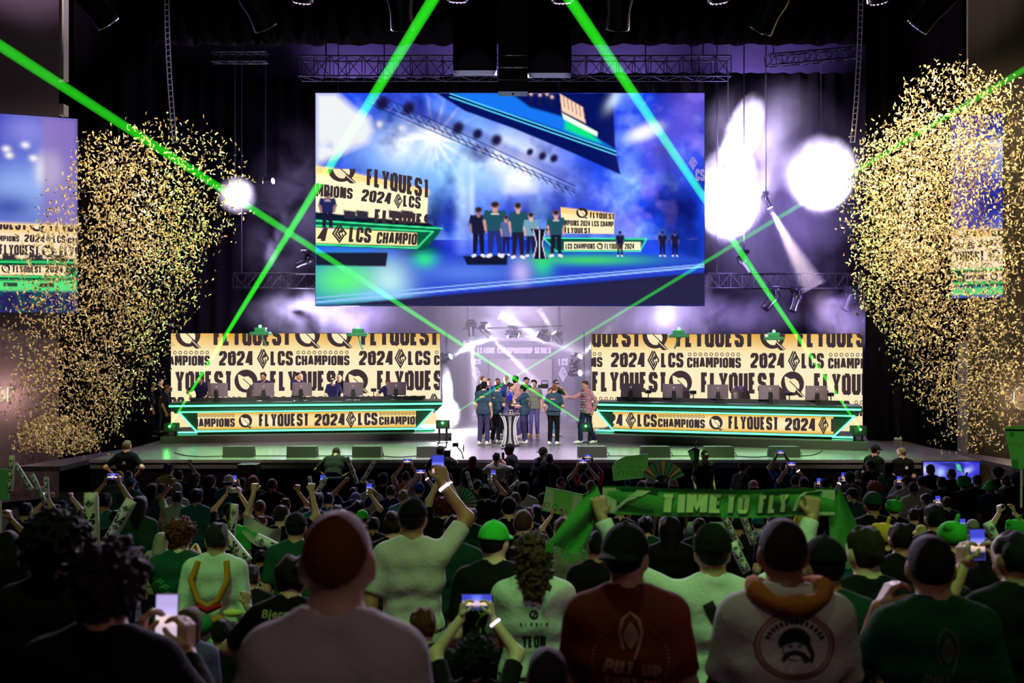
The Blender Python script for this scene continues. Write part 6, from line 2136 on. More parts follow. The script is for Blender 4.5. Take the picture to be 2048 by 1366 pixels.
# ------------------------------------------------------------------ the crowd
# x, top row, head width, pose, hair or hat, its colour, shirt, sleeve, head turn in degrees, skin, item, label
CROWD = '''
110,1012,140,stand,afro,k,k,long,22,3,-,person with a big mass of dark hair and a hoop earring at bottom left
203,1080,164,film,curly,b,k,long,-8,2,-,person with curly brown hair filming on a large phone in the bottom left
668,1025,135,stand,bald,a,w,short,0,1,-,bald man in a stained pale T-shirt, the largest bare head in front
1255,1045,95,hug,cap_back,k,m,short,18,2,-,man in a backward black cap and maroon T-shirt printed PUT UP SHUT UP
1573,1040,93,hug,buzz,b,w,short,0,3,-,man with cropped hair and a white T-shirt with an oval emblem on the back
1738,1057,74,stand,side,b,k,short,-14,1,-,man with brown hair in a plain black T-shirt beside the oval emblem shirt
1872,1073,90,ear,buzz,k,g,short,6,2,-,man in a dark green trophy T-shirt holding a hand beside his ear
2040,1062,82,phone,short,k,k,short,-12,2,-,person at the right edge in a black jersey lettered DEA looking up at a phone
1428,1053,78,wide,beanie,k,w,long,0,2,-,person in a black cap and white top stretching the green scarf overhead
358,1035,62,clap,curly,r,g,short,12,1,-,person with auburn curls in a patterned dark green jersey
430,1045,50,stand,short,p,w,long,-6,2,-,person in a white hooded costume with yellow trim and a green lump on the back
590,1024,44,stand,cap,k,g,short,4,2,-,person in a black cap and dark green jersey left of the bald man
562,1114,80,desk,thick,p,k,short,0,1,-,person in a black jersey lettered Bjergsen with a round G on the back
824,995,56,raise,cap,k,w,short,0,2,-,tall man in a black cap and white T-shirt holding a phone high
786,1019,42,stand,bun,b,k,short,8,1,-,person with a messy bun in a black top with IQ across the back
908,1030,44,stand,short,k,g,short,0,2,-,person with dark cropped hair and a green top behind the graphic T-shirt
988,1041,62,stand,trucker,G,k,short,28,1,-,man in a green mesh cap and black T-shirt with a pale graphic
1067,1060,87,hug,curly_long,B,w,short,0,1,-,person with long curls in a white jersey lettered YEON
1047,1020,38,stand,buzz,B,k,short,10,1,-,person with cropped hair in a black jersey lettered DEA beside long curls
1130,1036,46,stand,side,B,s,short,0,1,-,person with brown hair in a pale green top with a dark collar
1196,1062,48,stand,short,k,k,short,-10,2,-,person in a black and red jersey lettered DEA behind the backward cap
1340,1030,46,clap,long,k,k,long,0,2,-,person with long dark hair under the middle of the scarf
1655,1072,86,stand,cap,k,g,short,-12,2,-,person in a dark cap and dark green jersey below the right end of the scarf
1806,1046,50,stand,short,k,k,short,0,2,-,person with dark hair in black beside the yellow plush hat
1772,1040,54,stand,plush,e,k,short,20,1,-,person in a bright yellow plush hat
1908,1036,60,stand,plush,G,m,short,-10,1,-,person in a large round green plush hat
1974,1078,50,stand,long,k,k,short,0,2,-,person with long dark hair left of the raised phone at the right edge
1948,1040,28,phone,beanie,h,w,long,0,2,-,person in a pale knit hat filming beside the green plush hat
1118,1046,27,photo,short,b,k,short,0,1,-,person holding up the two-panelled green poster at the centre
2036,1034,44,photo,plush,G,k,short,25,1,-,person in a green and red plush hat under the poster at the right edge
950,1268,100,photo,afro,k,k,short,0,1,-,person with dark curls holding a phone sideways with both hands in front
845,1216,60,stand,short,r,k,short,-12,1,-,person with short reddish hair low in front of the tall man in white
1057,1250,66,stand,curly,r,k,short,0,1,-,person with glossy red-brown hair below the YEON jersey
1096,1300,82,stand,buzz,p,k,short,0,3,-,person with close-cropped dark purple hair at the bottom edge
372,1216,60,stand,long,B,p,long,-8,1,-,person with straight brown hair and a purple jacket below the white costume
1922,1166,66,stand,bun,p,k,short,0,1,-,person with a dark bun at the lower right behind the trophy T-shirt
2012,1278,90,stand,bucket,w,w,long,0,1,-,person in a white bucket hat at the bottom right corner
20,1060,44,raise,long,k,k,short,60,2,-,person with a raised arm and a cheering stick at the left edge
60,1042,30,stand,short,k,k,short,60,1,-,person seen in profile beside the left edge arm
48,1005,26,stick,short,k,n,short,0,1,-,person in navy holding up a slanting cheering stick at the left
108,1008,24,sticks,short,b,k,short,0,1,-,person holding two cheering sticks crossed above the big dark hair
252,880,18,hips,short,y,k,short,0,1,-,security man with grey hair in black, hands on hips before the stage
235,943,21,stand,beanie,e,h,long,0,1,-,person in a mustard yellow hood near the left stage corner
253,941,18,stand,short,k,t,short,20,1,-,person with short dark hair between yellow hood and blue cap
259,953,18,clap,cap,l,l,short,10,1,-,person in a light blue cap and pale blue top near the stage left corner
206,985,26,photo,short,k,t,short,0,2,-,person in teal holding a phone up left of the blue cap
230,1020,27,stand,short,k,k,short,15,2,-,person with dark hair below the person in teal with a phone
276,992,32,stand,long,k,g,short,0,2,-,person with long dark hair and dark green top right of the slanting large stick
121,1000,18,stand,cap,n,k,short,0,2,-,left one of two people in peaked caps above the big dark hair
149,1002,19,stand,cap,n,k,short,10,1,-,right one of two people in peaked caps above the big dark hair
336,928,25,stand,thick,B,z,short,25,1,-,person with brown hair and a cream collar at the front of the left stalls
356,940,22,raise,short,b,d,short,0,1,-,person with dark hair and a raised arm beside the cream collar
388,946,23,stand,long,B,k,short,20,1,-,person with long brown hair facing the left part of the stage
419,950,26,clap,long,k,d,short,40,1,-,person with dark hair in profile left of the white cap
456,949,24,phone,cap_back,w,t,short,0,1,-,person in a white cap filming on a phone on the left
481,955,21,stand,long,k,y,short,0,2,-,person with long dark hair between the white cap and blond braids
505,951,29,stand,braids,o,k,short,0,2,-,person with thick blond braids
543,957,20,stand,bald,B,k,short,0,3,-,bald brown-skinned man right of the blond braids
302,966,23,stand,long,k,T,short,0,1,-,person with long dark hair in teal left of the grey beanie
322,967,19,stand,short,k,k,short,0,2,-,person in a black shirt with small white lettering near the grey beanie
351,966,20,stand,beanie,y,h,short,0,1,-,person in a grey beanie and pale top
353,982,21,raise_left,short,k,h,short,0,2,-,person in a pale green top raising a fist below the grey beanie
392,978,27,stand,thick,k,t,short,0,2,-,broad person with dark hair and a large teal T-shirt
455,1005,24,photo,short,k,k,short,0,1,-,person holding a white camera overhead with bent arms
463,1015,27,stand,short,k,G,short,0,2,-,person with dark hair in front of the overhead camera, beside a large stick
518,1000,22,stand,bald,b,k,short,0,3,-,person with a shaved brown head below the blond braids
521,1032,22,stand,short,r,k,short,20,1,-,person with brown hair behind the white and green flag
561,1010,31,fists,short,b,k,short,18,1,-,person with both fists raised left of the bald man
569,996,19,raise,short,b,k,short,0,2,-,person filming with one hand above the two raised fists
632,986,29,stand,thick,b,t,short,0,1,-,person with brown hair in teal left of the phone by the bald man
656,985,22,raise_left,short,n,b,short,15,1,-,person in blue holding up a phone behind the bald man
672,1011,26,stand,thick,b,k,short,0,1,-,person with brown hair just above the bald head
684,1019,27,stand,cap_back,w,k,short,0,1,-,person in a white cap right above the bald head
724,1021,24,stand,beanie,G,g,short,0,1,-,person in a green knit hat right of the bald head
746,1034,26,stand,short,k,k,short,0,2,-,person with dark hair between the green knit hat and the bun
611,1014,22,stand,short,b,k,short,0,1,-,person with brown hair left of the bald head
622,1034,24,stand,short,k,k,short,20,1,-,person with dark hair touching the left of the bald head
665,915,15,bend,bald,b,d,short,0,3,-,crew man bending forward in a dark T-shirt before the stage
706,974,21,sticks,short,b,n,short,0,2,-,person holding up two cheering sticks in a V before the stage
711,984,18,stand,cap_back,p,k,short,0,2,-,person in a purple cap below the V of sticks
740,959,19,stand,short,g,w,short,0,1,-,person with grey hair in a white jersey
766,946,22,stand,thick,k,k,short,0,2,-,person with round dark hair right of the white jersey
781,970,22,stand,short,b,n,short,0,1,-,person with brown hair in navy below the round dark hair
806,979,22,stand,short,y,l,short,0,1,-,person with grey-blond hair in bright teal
811,943,19,photo,short,b,P,short,0,1,-,person filming overhead in pink, left one of a pair of raised phones
838,966,22,photo,beanie,b,d,short,0,1,-,person in a bright blue knit cap filming
716,1002,24,raise,thick,k,k,short,0,1,-,person with dark hair holding an upright bright phone right of the bald man
896,945,19,stand,short,k,k,short,0,2,-,person with dark hair behind the raised clapping arms
885,993,37,clap_high,curly,r,k,short,0,1,-,person with curly hair clapping with both arms overhead
945,912,19,stand,long,r,T,short,0,1,-,person with long red hair and a dark teal jersey before the stage
993,905,17,camera,short,k,w,short,25,1,-,photographer in a white jersey aiming a camera at the stage
1023,886,18,stand,cap,k,k,short,70,4,-,man in a black cap and black T-shirt before the trophy
1083,893,18,stand,cap_back,k,d,long,-50,1,-,man in a backward black cap and dark jacket before the stage
1099,907,19,stand,short,k,k,long,0,3,-,person in a black hooded jacket with lettering down the back
880,891,20,camera,short,k,k,short,0,2,-,camera operator with a shoulder rig against the bright haze
1120,953,19,stand,cap,n,n,short,-160,2,-,masked person in a navy cap facing the crowd
985,947,18,stand,long,r,k,short,0,1,-,person with brown hair left of the white cheering stick
1004,959,25,stand,curly,r,k,short,0,1,-,person with curly reddish hair at the middle of the stalls
955,959,20,stand,short,k,T,short,0,1,-,person with dark hair below the long red hair
970,970,27,raise,curly,k,k,short,0,1,-,person with curly dark hair raising a phone at the centre
1018,973,17,stand,beanie,y,k,short,0,1,-,person in a small grey beanie at the centre
1031,984,21,stand,bald,B,x,short,0,3,-,bald person in slate blue at the centre
1048,963,21,stand,long,k,w,long,35,2,-,person with dark hair in a white jacket at the centre
1018,996,31,stand,beanie,k,k,short,0,1,-,person in a black beanie with a green rim
942,1017,28,stand,thick,b,g,short,0,1,-,person with dark hair above the green mesh cap
1057,1014,21,stand,short,B,k,short,0,1,-,person with light brown hair left of the lower green poster
1087,985,19,stand,cap_back,k,k,short,0,1,-,person in a cap with an orange patch left of the lower green poster
1072,1010,24,phone,long,k,k,short,0,2,-,person with dark hair filming left of the lower green poster
1178,934,22,photo,short,k,r,short,-15,3,-,man in a red shirt with both arms up filming
1168,946,21,photo,buzz,b,k,short,0,1,-,man with cropped hair in black filming in front of the red shirt
1182,960,19,stand,short,y,y,short,0,1,-,person with blond-grey hair in front of the red shirt
1255,958,14,stand,beanie,b,b,short,0,1,-,person in a bright blue hat under the upper green poster
1240,1004,25,raise_left,short,k,k,short,0,1,-,person mostly behind the scarf holding up the upper green poster
1283,962,20,stand,buzz,r,k,short,0,1,-,person with a pinkish bare head under the upper green poster
1300,954,26,stand,brimhat,w,w,short,0,1,-,person in a white brimmed hat under the green and white fan
1347,957,20,stand,cap_back,P,k,short,0,1,-,person in a pale patterned cap right of the open fan
1408,899,17,stand,cap,k,d,short,-165,1,-,man in a black cap facing the crowd before the right wedges
1483,923,18,stand,cap,c,c,short,-60,1,-,person in a grey cap and grey T-shirt looking right before the stage
1508,960,22,stand,cap_back,P,k,short,0,1,-,person in a pale pink cap just above the scarf
1569,924,17,photo,short,b,b,short,0,1,-,person in a blue T-shirt holding a phone overhead
1592,950,18,photo,short,k,k,short,0,1,-,person filming right of the blue T-shirt
1609,954,19,stand,short,b,k,short,0,1,-,person with dark hair above the right end of the scarf
1650,957,15,phone,short,b,k,short,0,1,-,person with brown hair above the right hand on the scarf
1748,888,18,stand,cap,k,k,short,-60,1,-,guard in a black cap and black shirt with a round badge, before the stage
1805,895,17,stand,buzz,y,k,short,-30,1,-,guard with a shaved head and black shirt with a pale back print
1742,920,22,stand,short,k,d,short,-40,2,-,person in dark grey standing in front of the capped guard
1776,924,25,stand,long,b,g,long,-60,1,-,person with brown hair in a dark green hooded top beside the guards
1701,944,19,phone,thick,k,s,short,0,1,-,person with dark hair filming left of the capped guard
1718,941,15,stand,buzz,y,k,short,0,1,-,person with a pale head just left of the person in dark grey
1750,960,38,stand,afro,o,k,short,0,1,-,person with a big frizzy orange head of hair
1706,975,21,stand,cap,n,T,short,-40,1,-,person in a navy cap left of the frizzy orange hair
1748,985,33,stand,beanie,g,k,short,0,2,-,person in a shiny dark green hat in front of the frizzy orange hair
1790,995,27,stand,plush,G,k,short,15,1,-,person in a small green plush hat with a red tip
1815,952,21,phone,short,r,w,long,-30,1,-,person in a white jacket filming left of the blue floor screen
1828,964,19,stand,short,k,w,short,0,2,-,person with black hair and white top left of the blue floor screen
1845,950,18,stand,bun,k,w,short,0,1,-,person with tied dark hair and white top below the guard with the shaved head
1863,928,21,stand,short,k,k,short,0,2,-,dark silhouette standing against the blue floor screen
1905,937,20,stand,bald,b,k,short,0,2,-,bald guard in black with a lettered back before the blue floor screen
1930,948,24,stand,plush,G,g,short,10,1,-,person in a small green and red plush hat by the blue floor screen
1957,949,19,stand,short,k,k,short,0,1,-,person with dark hair at the right corner of the blue floor screen
1983,961,30,stand,bucket,G,T,short,0,2,-,broad person in a green bucket hat and dark teal top
1997,934,22,stand,thick,k,d,short,-30,2,-,person with dark hair standing right of the blue floor screen
2014,950,18,stand,short,k,w,short,0,1,-,person in white behind the green bucket hat
2034,944,28,stand,thick,k,k,short,0,2,-,person with dark hair at the right edge under the green sign
1886,953,19,stand,short,k,k,short,0,2,-,person with dark hair left of the bald guard
1856,986,20,clap,short,k,k,short,-20,2,-,person with bare arms up before the blue floor screen
1896,993,18,phone,short,b,k,short,0,1,-,person filming in front of the bald guard
1874,1010,40,stand,side,k,k,short,0,2,-,large dark-haired person in black left of the green plush hat
1830,1017,21,stand,short,p,d,short,0,1,-,person with purplish hair in front of the white jackets
1477,1030,30,stand,short,k,k,short,0,2,-,dark-haired person between two cheering sticks under the scarf
1517,1032,28,stand,beanie,t,l,short,0,1,-,person in a teal hat under the scarf
1552,1024,32,stand,short,b,k,short,0,1,-,person with dark brown hair under the right half of the scarf
1604,1026,34,stand,plush,e,m,short,0,1,-,person in a yellow and green plush hat under the right end of the scarf
1400,1036,30,stand,short,k,k,short,0,2,-,person with dark hair left of the scarf holder's cap
1292,1034,34,stand,thick,k,g,short,0,1,-,person with dark hair in front of a bright green top under the scarf
130,1050,34,stand,short,k,k,short,40,1,-,person in profile hidden behind the big dark hair
320,1065,34,stand,hood,h,h,long,0,1,-,person in a pale pointed hood left of the auburn curls
455,1080,30,stand,cap_back,h,h,short,0,1,-,person in a pale cap behind the white costume
500,1130,38,clap,short,b,k,short,0,2,-,person clapping between the white costume and the black jersey
520,1100,26,stand,short,k,k,short,0,2,-,person with dark hair under the white and green flag
440,1240,46,raise,short,k,k,short,0,2,-,person at the feet of the white costume raising an arm
868,1090,34,stand,long,b,z,short,0,1,-,person in a pale yellow top right of the tall man in white
740,1120,34,stand,short,k,k,short,0,2,-,person with dark hair right of the bald man's neck
1240,1100,36,stand,short,k,G,long,0,2,-,person in bright green partly behind the maroon T-shirt
1385,1110,34,clap,long,k,d,short,0,2,-,person with clapping hands left of the black cap under the scarf
1690,1040,34,stand,cap,t,t,short,0,2,-,person in teal behind the hanging end of the scarf
1845,1050,32,stand,bucket,z,r,short,0,1,-,person in a pale green hat and red top left of the green plush hat
'''


LIFT = dict(afro=.06, curly=.035, curly_long=.035, thick=.02, plush=.08, brimhat=.02, bun=.03, hood=.03, cap=.02, cap_back=.02, trucker=.02, beanie=.02, bucket=.02, short=.012, side=.014, long=.02, braids=.014)


def fit(px, ytop, w, hair, pose):
    """Depth, size and top height: near the depth the head's width asks for, so that the person stands on the floor."""
    d0 = HW[hair] * FPX / w
    t = 1.726 + LIFT.get(hair, .005) - (.36 if pose == 'bend' else 0)
    best = None
    for k in np.linspace(.80, 1.28, 49):
        d = min(d0 * k, 22.35)
        zt = EYE - (ytop - PCY) * d / FPX
        s = (zt - floor_z(d)) / t
        near_ = min([math.hypot((px - PCX) * d / FPX - a, d - b) for a, b in PLACED] + [9])
        cost = 1.6 * max(0, .46 - near_) / .46 + abs(math.log(max(s, .05))) * 1.4 + abs(math.log(k)) + (4 * max(0, .80 - s)) + 3 * max(0, s - 1.1)
        if best is None or cost < best[0]:
            best = (cost, d, min(1.14, max(.74, s)), zt)
    PLACED.append(((px - PCX) * best[1] / FPX, best[1]))
    return best[1], best[2], best[3], t


PLACED = []


# prints and garments of single people (drawn in metres on the back of the shirt)
def key_of(part):
    m = [r.split(',', 11)[11] for r in CROWD.strip().split('\n') if part in r]
    return m[0]


def moved(F, dy, k=1., y0=1.2):
    F.parts = [(np.stack([v[:, 0] * k, (v[:, 1] - y0) * k + y0 + dy], 1), f, mi, ly) for v, f, mi, ly in F.parts]
    return F


DETAIL = {}
DUSTY, PALEG, GLOWG = mat('print_dusty_pink', C(150, 104, 100), .8), mat('print_pale_green', C(150, 175, 120), .8), mat('print_bright_green', C(120, 240, 130), .8)
REDP, YELP, WHITEP, ORANGEP, BLACKP, GREYP = mat('print_brick', C(150, 90, 80), .8), mat('print_yellow', C(196, 150, 50), .8), mat('print_white', C(215, 215, 215), .8), mat('print_orange', C(225, 150, 110), .8), mat('print_black', C(24, 22, 24), .8), mat('print_dim_grey', C(74, 78, 74), .8)


def trophy_print(F):
    for k in range(60):                                        # dotted ring
        a = 2 * PI * k / 60
        if not (.32 < (a % (2 * PI)) / PI < .68):
            F.line([(.145 * math.cos(a), 1.135 + .145 * math.sin(a)), (.151 * math.cos(a), 1.135 + .151 * math.sin(a))], .006)
    for k in (.048, .040):
        F.line([(-.62 * k, 1.185), (-1.0 * k, 1.25), (-.7 * k, 1.30), (0, 1.31 + k * .3), (.7 * k, 1.30), (1.0 * k, 1.25), (.62 * k, 1.185), (.3 * k, 1.15)], .006)
    lens = [(.030 * math.sin(PI * t) * (1 if j == 0 else -1), 1.185 + .105 * t) for j in (0, 1) for t in (np.linspace(0, 1, 9) if j == 0 else np.linspace(1, 0, 9)[1:-1])]
    F.put(np.array(lens), [tuple(range(len(lens)))])
    F.words('PUT UP', -.105, 1.085, .105, 1.15, quad=[(-.115, 1.10), (.125, 1.075), (.115, 1.125), (-.095, 1.155)])
    F.words('SHUT UP', -.11, 1.01, .11, 1.07, quad=[(-.10, 1.035), (.115, 1.005), (.12, 1.06), (-.105, 1.09)])
    F.line([(-.09, .985), (.02, .975), (.10, .99)], .010)


F = Flat()
trophy_print(F)
moved(F, .115, .95)
DETAIL[key_of('maroon T-shirt printed')] = dict(flat=F, flat_mats=(DUSTY,))
F = Flat()
trophy_print(F)
moved(F, .11, .9)
DETAIL[key_of('dark green trophy')] = dict(flat=F, flat_mats=(GREYP,))
F = Flat()                                                      # oval emblem with a moustached face under a cap
for r in (1., .90):
    F.line([(.155 * r * math.cos(a), 1.14 + .125 * r * math.sin(a)) for a in np.linspace(0, 2 * PI, 49)], .006 if r < 1 else .010)
for k in range(14):
    a = PI * (.12 + .76 * k / 13)
    c, s_ = math.cos(a), math.sin(a)
    F.line([(.105 * c, 1.14 + .082 * s_), (.125 * c, 1.14 + .100 * s_)], .011, 1)
cap_ = arc(.0, 1.155, .055, -.1, PI + .3, 16, 1.15)
F.put(np.array(cap_), [tuple(range(len(cap_)))], 1)
face_ = arc(0, 1.13, .044, 0, 2 * PI, 20)[:-1]
F.put(np.array(face_), [tuple(range(20))], 2, 1)
F.line([(-.058, 1.150), (0, 1.172), (.058, 1.150)], .022, 1, 2)
F.line([(-.05, 1.085), (-.03, 1.108), (0, 1.116), (.03, 1.108), (.05, 1.085)], .018, 1, 2)
for s_ in (-1, 1):
    F.line([(s_ * .010, 1.139), (s_ * .026, 1.141)], .007, 1, 2)
F.line([(.052, 1.15), (.07, 1.11), (.062, 1.08)], .014, 1, 1)
moved(F, .185, .84)
DETAIL[key_of('oval emblem on the back')] = dict(flat=F, flat_mats=(REDP, BLACKP, WHITEP))
F = Flat()                                                      # stains
for x_, y_, r_ in ((.0, 1.20, .012), (.004, 1.185, .014), (.06, 1.205, .009), (.03, 1.15, .010), (-.004, 1.16, .012), (-.05, 1.12, .022), (-.055, 1.085, .028), (-.03, 1.14, .014)):
    F.put(np.array([(x_ + r_ * (.8 + .3 * math.sin(3 * a)) * math.cos(a), y_ + r_ * 1.2 * math.sin(a)) for a in np.linspace(0, 2 * PI, 15)[:-1]]), [tuple(range(14))])
moved(F, .16)
DETAIL[key_of('bald man in a stained')] = dict(fat=.86, flat=F, flat_mats=(mat('shirt_stain', C(92, 84, 84), .9),))
F = Flat()
F.words('DEA', .0, 1.24, .17, 1.30)
DETAIL[key_of('right edge in a black jersey')] = dict(flat=F, flat_mats=(GLOWG,))
for kk in ('lettered DEA beside', 'lettered DEA behind'):
    F = Flat()
    F.words('DEA', -.10, 1.22, .10, 1.29)
    if 'behind' in kk:
        for k in range(7):
            F.line([(-.16 + k * .05, .95), (-.13 + k * .045, 1.16 - .02 * (k % 3))], .012, 1)
    DETAIL[key_of(kk)] = dict(flat=F, flat_mats=(GLOWG, mat('print_dark_red', C(90, 24, 24), .8)))
F = Flat()
F.words('YEON', -.065, 1.14, .065, 1.205)
for k, ch in enumerate('LIQUID'):
    F.words(ch, -.075 + k * .028, 1.262, -.063 + k * .028 - (.008 if ch == 'I' else 0), 1.278)
F.line(arc(0, 1.32, .020, 0, 2 * PI, 18), .010)
F.line([(-.008, 1.30), (.012, 1.335)], .008)
F.line([(-.14, .95), (.02, 1.01), (.13, 1.08)], .004)
DETAIL[key_of('lettered YEON')] = dict(flat=F, flat_mats=(BLACKP,))
F = Flat()
F.words('Bjergsen', -.12, 1.335, .12, 1.385, bold=.02)
F.line(arc(-.006, 1.195, .038, .25 * PI, 1.9 * PI, 18), .022)
F.line([(.004, 1.195), (.046, 1.195), (.046, 1.155)], .018)
F.words('logitech', -.055, 1.09, .055, 1.118, bold=.01)
F.words('hz', -.06, .99, .0, 1.03, bold=.0)
moved(F, .05)
DETAIL[key_of('lettered Bjergsen')] = dict(flat=F, flat_mats=(PALEG,))
F = Flat()
F.words('I Q', -.02, 1.085, .14, 1.165)
F.line([(-.19, 1.19), (.19, 1.19)], .008)
F.line([(-.19, 1.06), (.19, 1.06)], .008)
DETAIL[key_of('IQ across the back')] = dict(flat=F, flat_mats=(GLOWG,))
F = Flat()
F.line(arc(0, 1.30, .012, 0, 2 * PI, 14), .007)
DETAIL[key_of('dark green jersey left of the bald')] = dict(flat=F, flat_mats=(GLOWG,))
F = Flat()                                                      # pale graphic: a scrawl over palm-like shapes
F.line([(-.12 + .24 * t, 1.25 + .018 * math.sin(22 * t)) for t in np.linspace(0, 1, 28)], .010)
for k in range(9):
    x_ = -.11 + k * .027
    F.line([(x_, 1.02), (x_ + .008, 1.12 + .03 * math.sin(k * 1.7))], .010)
F.put(np.array(arc(.02, 1.15, .055, 0, 2 * PI, 18, 1.25)[:-1]), [tuple(range(18))])
F.line(arc(.0, 1.15, .10, .1, PI - .1, 14), .012)
F.line([(-.11, 1.08), (.12, 1.09)], .016)
DETAIL[key_of('T-shirt with a pale graphic')] = dict(flat=F, flat_mats=(mat('print_moss', C(120, 130, 50), .8),))
F = Flat()                                                      # flower-like blotches
for k in range(16):
    x_, y_ = -.13 + .26 * ((k * .618) % 1), 1.0 + .36 * ((k * .37) % 1)
    F.line([(x_ - .03, y_), (x_, y_ + .012), (x_ + .03, y_ - .006)], .012)
DETAIL[key_of('auburn curls in a patterned')] = dict(flat=F, flat_mats=(mat('print_leaf_green', C(60, 130, 70), .8),))
F = Flat()                                                      # sling bag and round mark
F.line([(-.05, 1.40), (.0, 1.30), (.07, 1.17), (.15, 1.08)], .055)
F.line(arc(.06, 1.06, .035, 0, 2 * PI, 20), .008)
F.line([(.045, 1.06), (.065, 1.075), (.05, 1.045), (.075, 1.06)], .007)
DETAIL[key_of('stretching the green scarf')] = dict(flat=F, flat_mats=(BLACKP,), band=None)
F = Flat()
F.put(np.array(arc(.07, 1.32, .030, 0, 2 * PI, 16)[:-1]), [tuple(range(16))])
DETAIL[key_of('guard in a black cap')] = dict(flat=F, flat_mats=(WHITEP,))
F = Flat()
F.put(np.array(arc(.05, 1.31, .035, 0, 2 * PI, 16)[:-1]), [tuple(range(16))])
DETAIL[key_of('guard with a shaved head')] = dict(flat=F, flat_mats=(WHITEP,))
F = Flat()
F.line([(-.12, 1.24), (.12, 1.25)], .035)
F.put(np.array(arc(.0, 1.31, .02, 0, 2 * PI, 12)[:-1]), [tuple(range(12))])
DETAIL[key_of('bald guard in black')] = dict(flat=F, flat_mats=(mat('print_mid_green', C(40, 120, 50), .8),))
F = Flat()
F.line([(-.03, 1.27), (-.012, 1.32), (0, 1.28), (.012, 1.33), (.03, 1.27)], .012)
DETAIL[key_of('security man with grey')] = dict(flat=F, flat_mats=(WHITEP,))
F = Flat()
for k in range(9):
    F.line([(-.012, 1.34 - k * .03), (.012, 1.335 - k * .03)], .010)
DETAIL[key_of('lettering down the back')] = dict(flat=F, flat_mats=(WHITEP,))
F = Flat()
for y_, w_ in ((1.30, .09), (1.24, .03), (1.18, .06)):
    F.line([(-w_, y_), (0, y_ + .012), (w_, y_)], .018)
DETAIL[key_of('photographer in a white')] = dict(flat=F, flat_mats=(BLACKP,))
F = Flat()
F.line([(.02, 1.27), (.09, 1.27)], .03)
DETAIL[key_of('person with long red hair')] = dict(flat=F, flat_mats=(WHITEP,))
for kk, band in (('tall man in a black cap', (1, True)), ('both hands in front', (1, True)), ('clapping with both arms', (1, True)), ('slanting cheering stick at the left', (1, True)), ('bright blue knit cap', (1, True)), ('filming in pink', (0, True)) if False else ('clapping between the white', (1, True)), ('filming right of the blue T-shirt', (1, True)), ('left of the capped guard', (0, True)), ('raising a fist', (0, False)), ('green mesh cap and', (0, True))):
    DETAIL.setdefault(key_of(kk), {})['band'] = band

people = {}
exec_rows = [r.split(',', 11) for r in CROWD.strip().split('\n')]
for row in exec_rows:
    px, yt, w = (float(v) for v in row[:3])
    pose, hair, hc, sc, sleeve = row[3:8]
    yaw, sk = math.radians(float(row[8])), int(row[9])
    label = row[11]
    d, s, zt, tall = fit(px, yt, w, hair, pose)
    x = (px - PCX) * d / FPX
    turn = 0.
    if abs(yaw) > .7:                                          # turned away from the stage: the whole body turns
        turn, yaw = yaw, 0.
    big, near = w >= 36, d < 5
    h = .012 if near else (.016 if big else .021)
    kw = DETAIL.get(label, {})
    lean_in = .03 if pose not in ('bend',) else .5
    off = Vector((0, -.05, 0)) if pose == 'bend' else Vector((0, 0, 0))
    o = person(Vector((x, d, zt - s * tall)) + off, turn, label, pose, hair, hc, sc, sleeve, 'd' if random.random() < .6 else 'j', s, kw.pop('fat', 1.), -round(yaw / .2) * .2, .0, sk,
               h=h, hh=.007 if big else .011, hair_h=.007 if near else (.009 if big else .013), **kw)
    people[label] = (o, d, s)
# ------------------------------------------------------------------ extra garments
def who(part):
    return [v for k, v in people.items() if part in k][0]


o, d, s = who('white hooded costume')
mb = MB().tube([(-.10, -.06, 1.47), (-.13, -.135, 1.36), (-.07, -.17, 1.22), (0, -.175, 1.18), (.07, -.17, 1.22), (.13, -.135, 1.36), (.10, -.06, 1.47)], .022, 8)
mb.build('hood_trim', cloth('o'), o)
MB().tube([(-.08, -.165, 1.19), (0, -.185, 1.16), (.09, -.165, 1.19)], [.02, .03, .02], 8).build('red_lining', cloth('r'), o)
MB().ball((-.03, -.20, 1.06), (.075, .06, .065), 18).build('green_lump', mat('plush_green', C(30, 120, 70), .9, bump=.4, bscale=50), o)
for sx in (-1, 1):
    MB().ball((sx * .17, -.15, 1.13), (.075, .03, .028), 14).build('small_wing', cloth('z'), o)
MB().tube([(.02, -.17, 1.08), (.08, -.19, 1.10), (.15, -.17, 1.04), (.10, -.18, 1.0)], [.02, .035, .03, .01], 8).build('bow', cloth('o'), o)
f_ = blend([cone((0, .01, 1.0), (0, .01, .35), .20, .25)], .01)
own(link('long_skirt', prep(np_mesh('long_skirt', [(*surface(lambda X, Y, Z: np.maximum(f_(X, Y, Z) + .01 * np.sin(30 * np.arctan2(Y, X)), .32 - Z), (-.32, -.32, .25), (.32, .34, 1.05), .02), 0)]), 1), o), 0, cloth('w'))
o, d, s = who('oval emblem on the back')
mb = MB()
ring = [(.118 * math.cos(a), -.012 + .098 * math.sin(a), 1.462 + .008 * math.sin(3 * a) + .050 * math.cos(a) ** 2) for a in np.linspace(0, 2 * PI, 25)]
mb.tube(ring, [.030 + .005 * math.sin(5 * k) for k in range(25)], 10, caps=False)
mb.build('neck_scarf', mat('ochre_scarf', C(190, 116, 40), .9, bump=.5, bscale=30), o)
o, d, s = who('hoop earring')
MB().tube([(-.085 + .0 * k, -.01 + .045 * math.sin(a), 1.56 + .05 * math.cos(a)) for k, a in enumerate(np.linspace(0, 2 * PI, 21))], .003, 6).build('hoop_earring', mat('gold', C(200, 160, 90), .25, 1.), o)
o, d, s = who('tall man in a black cap')
o, d, s = who('camera operator with')
MB().box((-.16, .20, 1.50), (.02, .52, 1.66), bev=.02).tube([(-.07, .5, 1.58), (-.07, .64, 1.58)], [.05, .06], 12).box((.02, .26, 1.62), (.14, .30, 1.72), bev=.01) if False else None
